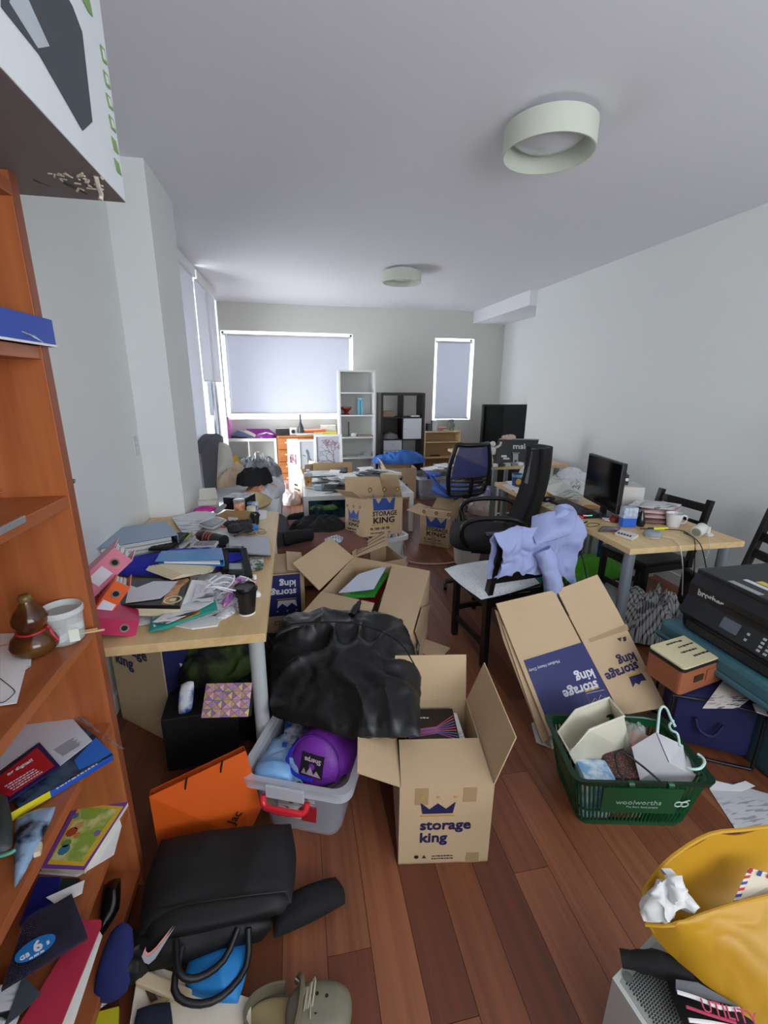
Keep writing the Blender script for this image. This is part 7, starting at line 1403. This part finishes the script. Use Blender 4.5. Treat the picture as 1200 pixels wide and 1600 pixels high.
# pouch on black office chair seat, headphones
one('gadget', 'small chrome-trimmed black gadget on the seat of the black office chair', 'gadget', G().bb(-.05, -.03, 0, .05, .03, .03, .01), mat('#3a3c40', .2, metal=.6), (1.36, 2.86, .545))
# ================================================================ BACK ROW DETAILS
zk = KT+.001; yk = YF+.12
def bk(px, py): q_ = PY(px, py, yk); return q_
def backbox(name, label, cat, x0p, x1p, ytop, zb, d, m, group=None, y=yk, rz=0, bev=.003):
    x0, x1 = PY(x0p, 680, y).x, PY(x1p, 680, y).x; zt = PY(x0p, ytop, y).z
    return one(name, label, cat, G().bb(-(x1-x0)/2, 0, 0, (x1-x0)/2, d, max(.01, zt-zb), bev), m, ((x0+x1)/2, y, zb), rz, group)
o = backbox('lever_arch_file', 'dark purple lever arch file upright at the end of the low white shelf', 'folder', 344, 350, 654, zk, .26, mat('#4a1f5c', .4), 'files on the low white shelf'); mesh('spine_label', G().bb(-.02, -.001, .14, .01, 0, .26), WPR, o)
o = backbox('lever_arch_file', 'bright pink lever arch file upright on the low white shelf', 'folder', 351, 359, 652, zk, .26, mat('#c74fb0', .4), 'files on the low white shelf'); mesh('spine_label', G().bb(-.025, -.001, .12, .025, 0, .28), mat('#d8a8cc', .5), o); mesh('finger_hole', G().cyl(0, 0, 0, .002, .012, n=12, M=Matrix.Translation((0, 0, .08)) @ Matrix.Rotation(PI/2, 4, 'X')), BLACK, o)
def lean(name, label, cat, pts, m, th=.01, y=yk, group=None): return onew(name, label, cat, G().slab([PY(px, py, y+dy)+Vector((0, 0, 0)) for px, py, dy in pts], th), m, group)
lean('folder', 'flat purple plastic wallet leaning on the low white shelf', 'folder', [(385, 670, .1), (420, 670, .12), (435, 681, 0), (405, 682, 0)], mat('#7a2578', .35), .03, group='folders on the low white shelf')
one('purple_bag', 'shiny purple plastic bag heaped on the low white shelf', 'bag', G().heap(0, 0, 0, .36, .26, .12, seed=5, n=20), mat('#6f1f78', .3, amt=.2), (PY(415, 680, yk).x, yk+.05, zk))
lean('folder', 'blue-grey folder sloping on the low white shelf', 'folder', [(360, 680, 0), (372, 672, .1), (392, 678, .1), (400, 684, 0)], mat('#5a6488', .4), .025, group='folders on the low white shelf')
lean('folder', 'pale cream folder sloping beside the purple wallet', 'folder', [(378, 674, .08), (386, 672, .1), (418, 684, -.02), (402, 684, -.02)], mat('#c9c0b4', .5), .02, group='folders on the low white shelf')
one('scarf_heap', 'black cloth crumpled behind the bright pink file', 'cloth', G().heap(0, 0, 0, .3, .2, .06, seed=9, n=18), BLACK, (PY(374, 682, yk).x, yk+.06, zk))
zd = DT+.001
backbox('black_box', 'black lidded box on the orange-brown drawer chest', 'box', 431, 452, 670, zd, .2, mat('#1c1418', .4)); o = backbox('camera', 'white instant camera on the orange-brown drawer chest', 'camera', 453, 464, 669, zd, .1, WHITE, bev=.012); mesh('lens', G().cyl(0, 0, 0, .02, .03, n=18, M=Matrix.Translation((0, 0, .055)) @ Matrix.Rotation(PI/2, 4, 'X')), BLACK, o)
q_ = PY(470, 676, yk); one('vase', 'slim-necked dark glass vase in front of the wide window', 'vase', G().lathe([(.035, 0), (.05, .02), (.055, .06), (.045, .12), (.02, .19), (.012, .24), (.016, .32), (0, .32)], 24), mat('#3a4448', .15), (q_.x, q_.y, zd))
one('folder', 'orange folder lying on the drawer chest', 'folder', G().bb(-.18, 0, 0, .16, .22, .03, .004), mat('#e06a2a', .4), (PY(494, 676, yk).x, yk, zd+.045), .15, 'folders on the drawer chest'); one('folder', 'yellow-green folder lying nearest on the drawer chest', 'folder', G().bb(-.18, 0, 0, .18, .24, .045, .004), mat('#c9c431', .4), (PY(508, 678, yk).x, yk-.06, zd), -.05, 'folders on the drawer chest'); one('folder', 'white card folder under the orange one on the drawer chest', 'folder', G().bb(-.2, 0, 0, .2, .24, .035, .004), mat('#d8cfc4', .5), (PY(484, 678, yk).x, yk-.08, zd), .1, 'folders on the drawer chest')
one('gift_box', 'white tissue box with red print on the drawer chest', 'box', G().bb(-.12, 0, 0, .12, .12, .09, .004), mat('#ddd4cc', .5, scale=20.0, col2='#e4e0dc'), (PY(514, 670, yk).x, yk+.12, zd+.04))
# tall shelf things
ys = YF-.1
def on_tall(py): return PY(556, py, YF-.22).z+.011
q_ = PY(541, 648, ys); t = thing('incense_pot', 'small red footed pot in the tall white shelf', 'pot', (q_.x, ys, on_tall(649.5))); mesh('pot_body', G().lathe([(.04, 0), (.045, .012), (.025, .03), (.05, .06), (.085, .085), (.08, .1), (0, .1)], 24), mat('#8f2c26', .3, amt=.2), t); mesh('pot_rim', G().lathe([(.08, .098), (.09, .1), (.09, .112), (.07, .112)], 24), mat('#b0503c', .4), t)
q_ = PY(563, 648, ys); t = thing('blue_bottle', 'light blue ribbon-shaped ornament in the tall white shelf', 'ornament', (q_.x, ys, on_tall(649.5))); 
for s_ in (-1, 1): mesh('upright', G().bb(s_*.025-.018, -.02, 0, s_*.025+.018, .02, .23, .006), mat('#5fb0cc', .35), t)
mesh('cap_block', G().bb(-.043, -.02, .21, .043, .02, .25, .006), mat('#8cc8d8', .35), t)
q_ = PY(545, 682, ys); t = thing('candle_stick', 'thin dark stick standing in a small white block in the tall shelf', 'candle', (q_.x, ys, on_tall(684))); mesh('stick', G().cyl(0, 0, 0, .22, .012, n=10), mat('#6a6460', .6), t); mesh('block', G().bb(.03, -.03, 0, .11, .03, .05, .004), WHITE, t)
one('tray', 'flat reddish tray lying on the middle shelf of the tall white unit', 'tray', G().bb(-.13, -.08, 0, .13, .08, .018, .006), mat('#a08078', .5), (PY(572, 683, ys).x, ys, on_tall(684)))
one('toy_ship', 'small grey model on the lower shelf of the tall white unit', 'model', G().bb(-.13, -.04, 0, .1, .04, .02, .004).bb(-.02, -.03, .02, .09, .03, .07, .004), mat('#a4a8ac', .5), (PY(570, 716, ys).x, ys, on_tall(716)))
# dark cube shelf things
zz = .04+3*cell+.012
boxz = one('small_carton', 'little open brown carton in the upper cell of the dark cube shelf', 'box', G().bb(-.09, 0, 0, .09, .15, .09, .003), mat('#b08a70', .7), (PY(606, 648, YF+.1).x, YF+.06, zz)); one('white_tray', 'flat white tray in the upper cell of the dark cube shelf', 'tray', G().bb(-.07, 0, 0, .07, .1, .02, .003), WHITE, (PY(648, 648, YF+.1).x, YF+.05, zz))
one('paper_heap', 'crumpled papers in the open middle cell of the dark cube shelf', 'papers', G().heap(0, 0, 0, .26, .2, .12, seed=11, n=18), mat('#8c8c90', .7), (PY(610, 680, YF+.12).x, YF+.15, .04+2*cell+.012))
# birch shelf top
zs = ST+.001
backbox('small_box', 'grey card box standing on the low birch bookshelf', 'box', 668, 674, 662, zs, .12, mat('#4a5a64', .5), y=YF+.08); backbox('small_box', 'white card box standing on the low birch bookshelf', 'box', 675, 683, 657, zs, .1, mat('#c9ccd2', .5), y=YF+.08)
q_ = PY(690, 672, YF+.1); one('footed_bowl', 'pink glazed bowl on the low birch bookshelf', 'bowl', G().lathe([(.03, 0), (.035, .015), (.06, .03), (.1, .055), (.096, .06), (.05, .035), (0, .03)], 24), mat('#d8a08c', .3), (q_.x, YF+.12, zs))
q_ = PY(706, 672, YF+.1); t = thing('elephant_figure', 'small stone-grey elephant figurine on the low birch bookshelf', 'figurine', (q_.x, YF+.12, zs)); SG = mat('#8a8a80', .6, amt=.2)
mesh('elephant_body', G().blob((0, 0, .09), .05, .04, .05, .85, flat=False), SG, t); mesh('elephant_head', G().blob((-.02, -.03, .155), .03, .03, .035, 1, flat=False), SG, t); mesh('trunk', G().tube([(-.03, -.055, .15), (-.04, -.07, .1), (-.045, -.07, .05)], [.014, .01, .008], 8), SG, t)
for s_ in (-1, 1): mesh('leg', G().cyl(s_*.025, 0, 0, .06, .018, n=10), SG, t); mesh('ear', G().blob((s_*.03-.02, -.02, .16), .022, .006, .026, 1, flat=False), SG, t)
one('remote_control', 'black remote lying on a middle shelf of the low birch bookshelf', 'remote', G().bb(-.08, -.02, 0, .08, .02, .02, .004), BLACKP, (PY(680, 715, YF+.1).x, YF+.1, PY(690, 715, YF).z+.011))
# framed pictures leaning on the drawer chest
def framed(label, tlp, trp, bz, y, fm_, art, fw_=.03, paint='#c9c9cc'):
    a, bq = PY(*tlp, y+.12), PY(*trp, y+.12); W_ = (bq-a).length; base = Vector((a.x, y-.02, bz)); up = Vector((0, .14, a.z-bz)); Hh = up.length; Mf = frame(base, (1, 0, 0), up)
    t = thing('framed_picture', label, 'picture', M=Mf, group='framed pictures leaning on the drawer chest')
    if fm_: 
        for x0, y0, x1, y1 in ((0, 0, W_, fw_), (0, Hh-fw_, W_, Hh), (0, fw_, fw_, Hh-fw_), (W_-fw_, fw_, W_, Hh-fw_)): mesh('frame_rail', G().bb(x0, y0, 0, x1, y1, .022, .002), WHITE, t)
        mesh('picture_sheet', G().bb(fw_, fw_, .004, W_-fw_, Hh-fw_, .008), mat(paint, .5, amt=.04), t)
    else: mesh('picture_sheet', G().bb(0, 0, 0, W_, Hh, .018), mat(paint, .6, amt=.03), t)
    art(t, W_, Hh); return t
def branches(t, x, y, ang_, L_, r_, zf, m, bl_, depth, sp=.5):
    if depth == 0 or L_ < .015: return
    x1, y1 = x+math.cos(ang_)*L_, y+math.sin(ang_)*L_; brg.tube([(x, y, zf), ((x+x1)/2+rnd.uniform(-.01, .01), (y+y1)/2, zf), (x1, y1, zf)], r_, 4, smooth=0)
    for k in range(3): bl_.append((x+(x1-x)*rnd.random()+rnd.uniform(-.02, .02), y+(y1-y)*rnd.random()+rnd.uniform(-.02, .02)))
    for s_ in (-1, 1): branches(t, x1, y1, ang_+s_*rnd.uniform(.25, sp+.2), L_*rnd.uniform(.65, .85), r_*.7, zf, m, bl_, depth-1, sp)
def plum(x, y, a_, L_, dep, zf, bcol, bark='#3c3436', box=None):
    def art(t, W_, Hh):
        global brg
        brg = G(); bl_ = []; branches(t, W_*x, Hh*y, a_, Hh*L_, .006, zf, None, bl_, dep)
        brg.v = [Vector((min(max(v.x, .04), W_-.04), min(max(v.y, .05), Hh-.04), zf+(v.z-zf)*.15)) for v in brg.v]; mesh('painted_branch', brg, mat(bark, .7), t)
        g = G()
        for bx_, by_ in bl_[:150]: g.cyl(min(max(bx_, .04), W_-.04), min(max(by_, .05), Hh-.05), zf, zf+.001, .008, n=6)
        mesh('painted_blossom', g, mat(bcol, .6), t)
    return art
framed('tall narrow unframed painting of red plum blossom', (448, 686), (465, 686), .005, YF-.45, False, plum(.75, .04, 1.75, .2, 6, .0185, '#a86a7c', '#6a4a50'), paint='#d6c9cc')
def bird(t, W_, Hh):
    g = G().prism([(W_*x, Hh*y) for x, y in ((.42, .80), (.52, .83), (.60, .78), (.66, .66), (.82, .6), (.9, .5), (.8, .46), (.62, .5), (.5, .6), (.5, .72))], .009, .010); mesh('painted_bird', g, mat('#6a7280', .6, amt=.3), t)
    g = G().tube([(W_*.2, Hh*.45, .0095), (W_*.5, Hh*.48, .0095), (W_*.85, Hh*.3, .0095)], .006, 4); mesh('painted_branch', g, mat('#8a5a60', .7), t); g = G().tube([(W_*.25, Hh*.72, .0095), (W_*.4, Hh*.7, .0095)], .004, 4); mesh('painted_branch', g, mat('#4a4448', .7), t)
framed('white-framed painting of a grey peacock on a branch', (465, 687), (493, 687), .005, YF-.5, True, bird, paint='#b4b8bc')
def tree(t, W_, Hh):
    plum(.86, .42, 2.1, .14, 7, .009, '#b08a94')(t, W_, Hh); g = G().prism([(W_*x, Hh*y) for x, y in ((.12, .42), (.2, .48), (.3, .45), (.4, .46), (.52, .42))], .009, .010); mesh('painted_hills', g, mat('#7a8088', .6), t); g = G().prism([(W_*x, Hh*y) for x, y in ((.45, .28), (.6, .34), (.8, .36), (.84, .28), (.6, .24))], .009, .010); mesh('painted_rock', g, mat('#5a6068', .6), t)
framed('largest white-framed painting of a blossoming tree over water', (490, 679), (534, 679), .005, YF-.62, True, tree, fw_=.035, paint='#b9bcc4')
# blue-lidded tin, tub with blue cloth near the dark shelf
q_ = P(600, 752, .0); t = thing('tin', 'tall white floral tin with a blue lid before the dark shelf', 'tin', (PY(600, 720, 6.5).x, 6.5, 0)); mesh('tin_body', G().cyl(0, 0, 0, .52, .085, n=24), mat('#c9c4c8', .4, scale=14.0, col2='#4a2c34'), t, smooth=True); mesh('lid', G().cyl(0, 0, .52, .56, .088, n=24), mat('#5f86b8', .4), t, smooth=True)
q_ = PY(650, 765, 6.2); t = tub('storage_tub', 'clear plastic tub heaped with papers and blue fabric at the far end', (1.72, 6.0, 0), .05, .62, .4, .34)
hp('blue_fabric', 'bright blue crumpled fabric on the tall carton and the far tub', 'cloth', (625, 722), .47, .8, .4, .18, mat('#2f66b8', .7, amt=.15), 81, fold=.6); one('paper_heap', 'papers and magazines filling the far clear tub', 'papers', G().heap(0, 0, 0, .56, .36, .40, seed=83, e=5, fold=.6, n=26), mat('#a8b0b0', .7, 'print', amt=.8, scale=12.0), (2.04, 6.22, .02))
for k in range(5): one('paper_sheet', 'large white magazine on top of the far clear tub', 'magazine', G().bb(-.13, -.1, 0, .13, .1, .012), PAPER if k % 2 else PLAINP, (1.9+.06*k, 6.16+.03*(k % 2), .41+.013*k), .5*k, 'magazines on the far tub')
# ---- coffee table clutter
zc = .451
CTM = [PAPER, PLAINP, mat('#cfd3d6', .5), mat('#3a3c3e', .5), mat('#c9bfae', .6), mat('#b8c4c0', .5), PAPER]
cl_lab = ['white printed sheet in the drift on the coffee table', 'plain white page in the drift on the coffee table', 'pale grey envelope in the drift on the coffee table', 'dark booklet in the drift on the coffee table', 'cream envelope in the drift on the coffee table', 'greenish leaflet in the drift on the coffee table', 'white printed sheet in the drift on the coffee table']
r2 = random.Random(21)
for k in range(46):
    x = r2.uniform(cx0+.12, ctx1-.15); y = r2.uniform(cy0+.1, cty1-.1); 
    if x < cx0+.3 and y < cy0+.25: continue
    i_ = k % 7; w_, l_ = r2.choice(((.21, .29), (.15, .21), (.11, .22), (.2, .12)))
    lay = zc+.002+.0035*k; tx = r2.uniform(-.05, .05)
    one('booklet' if i_ == 3 else 'paper_sheet', cl_lab[i_], 'paper', G().bb(-w_/2, -l_/2, 0, w_/2, l_/2, .003 if i_ != 3 else .012, M=Matrix.Rotation(tx, 4, 'X')), CTM[i_], (x, y, lay), r2.uniform(0, 3), 'papers on the coffee table')
q_ = P(482, 761, zc); t = thing('iced_coffee', 'iced coffee cup with a domed white lid on the coffee table', 'cup', (q_.x, q_.y, zc)); mesh('cup_body', G().lathe([(.034, 0), (.048, .13), (.046, .13), (0, .12)], 24), mat('#d09a4c', .3, scale=12.0, col2='#e0c090'), t); mesh('dome_lid', G().lathe([(.05, .13), (.05, .14), (.046, .165), (.02, .175), (.018, .2), (0, .2)], 24), mat('#d8dadc', .2), t); mesh('red_badge', G().cyl(0, 0, 0, .002, .012, n=12, M=Matrix.Translation((0, -.043, .07)) @ Matrix.Rotation(PI/2, 4, 'X')), RED, t)
boxpx('black_case', 'flat black electronics case at the back of the coffee table', 'case', (525, 742), (542, 742), zc+.06, .3, .04, BLACKP); boxpx('toilet_roll', 'pale pink toilet roll pack on the coffee table', 'roll', (496, 748), (504, 748), zc+.04, .1, .07, mat('#d8bcb4', .7)); fl('paper_sheet', 'blank white card at the near edge of the coffee table', 'paper', [(504, 764), (518, 760), (521, 768), (506, 770)], zc+.012, .004, PLAINP); boxpx('small_box', 'small pale blue box near the iced coffee', 'box', (491, 766), (502, 766), zc+.006, .08, .05, mat('#b8ccd8', .5))
t = carton('carton', 'open white-inside carton standing left of the coffee table', (P(462, 778, 0).x-.06, P(462, 778, 0).y, 0), math.radians(-60), .36, .3, .40, {'f': (110, .14), 'r': (100, .14), 'b': (95, .12)}, m=mat('#cdb9a6', .8, amt=.06)); logo(t, face('f', .36, .3, .1, .1), .05, INKD)
t = carton('carton', 'second open carton behind the coffee table before the paintings', (PY(462, 720, 6.25).x+.22, 5.72, 0), 0, .55, .36, .42, {'b': (100, .14), 'f': (160, .1)}, m=CARDD)
boxpx('shoe_box', 'pale pink shoe box on the floor between bed and coffee table', 'box', (447, 768), (463, 766), .0, .25, .12, mat('#d4b0a6', .7, amt=.06)); hp('carrier_bag', 'white and pink plastic bag on the floor by the bed', 'bag', (452, 785), .0, .34, .4, .16, mat('#d0c0c2', .5, amt=.1), 90, fold=.7)
t = thing('sneaker', 'dark grey sneaker on the floor beside the coffee table leg', 'shoe', tuple(P(466, 815, .0)), .3); mesh('upper', G().blob((0, 0, .05), .13, .05, .055, .7, amp=.15, seed=4), mat('#33323a', .8), t); mesh('sole', G().bb(-.135, -.052, 0, .135, .052, .022, .01), mat('#8a8688', .6), t)
# ---- bed things
zb = .52
def bedheap(name, label, cat, px, w_, l_, h, m, s_, zz=zb, **k): return hp(name, label, cat, px, zz, w_, l_, h, m, s_, **k)
onew('pillow', 'large grey-beige pillow leaning on the curved headboard', 'pillow', pad([PY(338, 690, 5.25), PY(352, 692, 5.45), PY(362, 745, 5.2), PY(338, 742, 4.95)], .09, .07, rd=.3, amp=.012, seed=2), mat('#c4c0b6', .9, amt=.06))
bedheap('duvet', 'beige striped duvet bunched against the headboard', 'duvet', (350, 752), .5, .7, .26, mat('#cdb69a', .9, amt=.1), 91, fold=.6)
bedheap('blanket', 'peach-orange blanket edge across the bed', 'blanket', (410, 768), .34, .5, .1, mat('#c8805c', .9, scale=6.0, col2='#c9b49a'), 92, fold=.7)
bedheap('towel_heap', 'grey and white striped towels heaped on the bed', 'towels', (405, 742), .5, .8, .26, mat('#a9abae', .9, scale=7.0, col2='#6c7276', amt=.2), 93, fold=.9, fr=7)
bedheap('bag', 'black crumpled bag on the grey towels', 'bag', (398, 756), .34, .26, .2, BFAB, 94, zz=zb+.08, fold=.35, e=6); bedheap('cloth', 'small yellow cloth beside the pillow on the bed', 'cloth', (370, 745), .16, .2, .3, mat('#c9a42c', .8), 95, fold=.5, n=20)
onew('cushion', 'khaki bolster cushion lying at the near end of the bed', 'cushion', pad([P(372, 786, .58), P(392, 768, .62), P(432, 780, .60), P(405, 796, .56)], .05, .05, rd=.6), mat('#b3a377', .9, amt=.06)); bedheap('sheet_heap', 'white sheet sliding off the side of the bed', 'sheet', (422, 765), .3, .9, .1, mat('#c4c4c8', .9, amt=.05), 96, fold=.7)
one('bolster', 'dark grey round bolster at the end of the bed', 'bolster', G().tube([(0, 0, .12), (0, .5, .12)], .11, 20, smooth=0), mat('#35363c', .9), (-.2, 3.35, .28), 0)
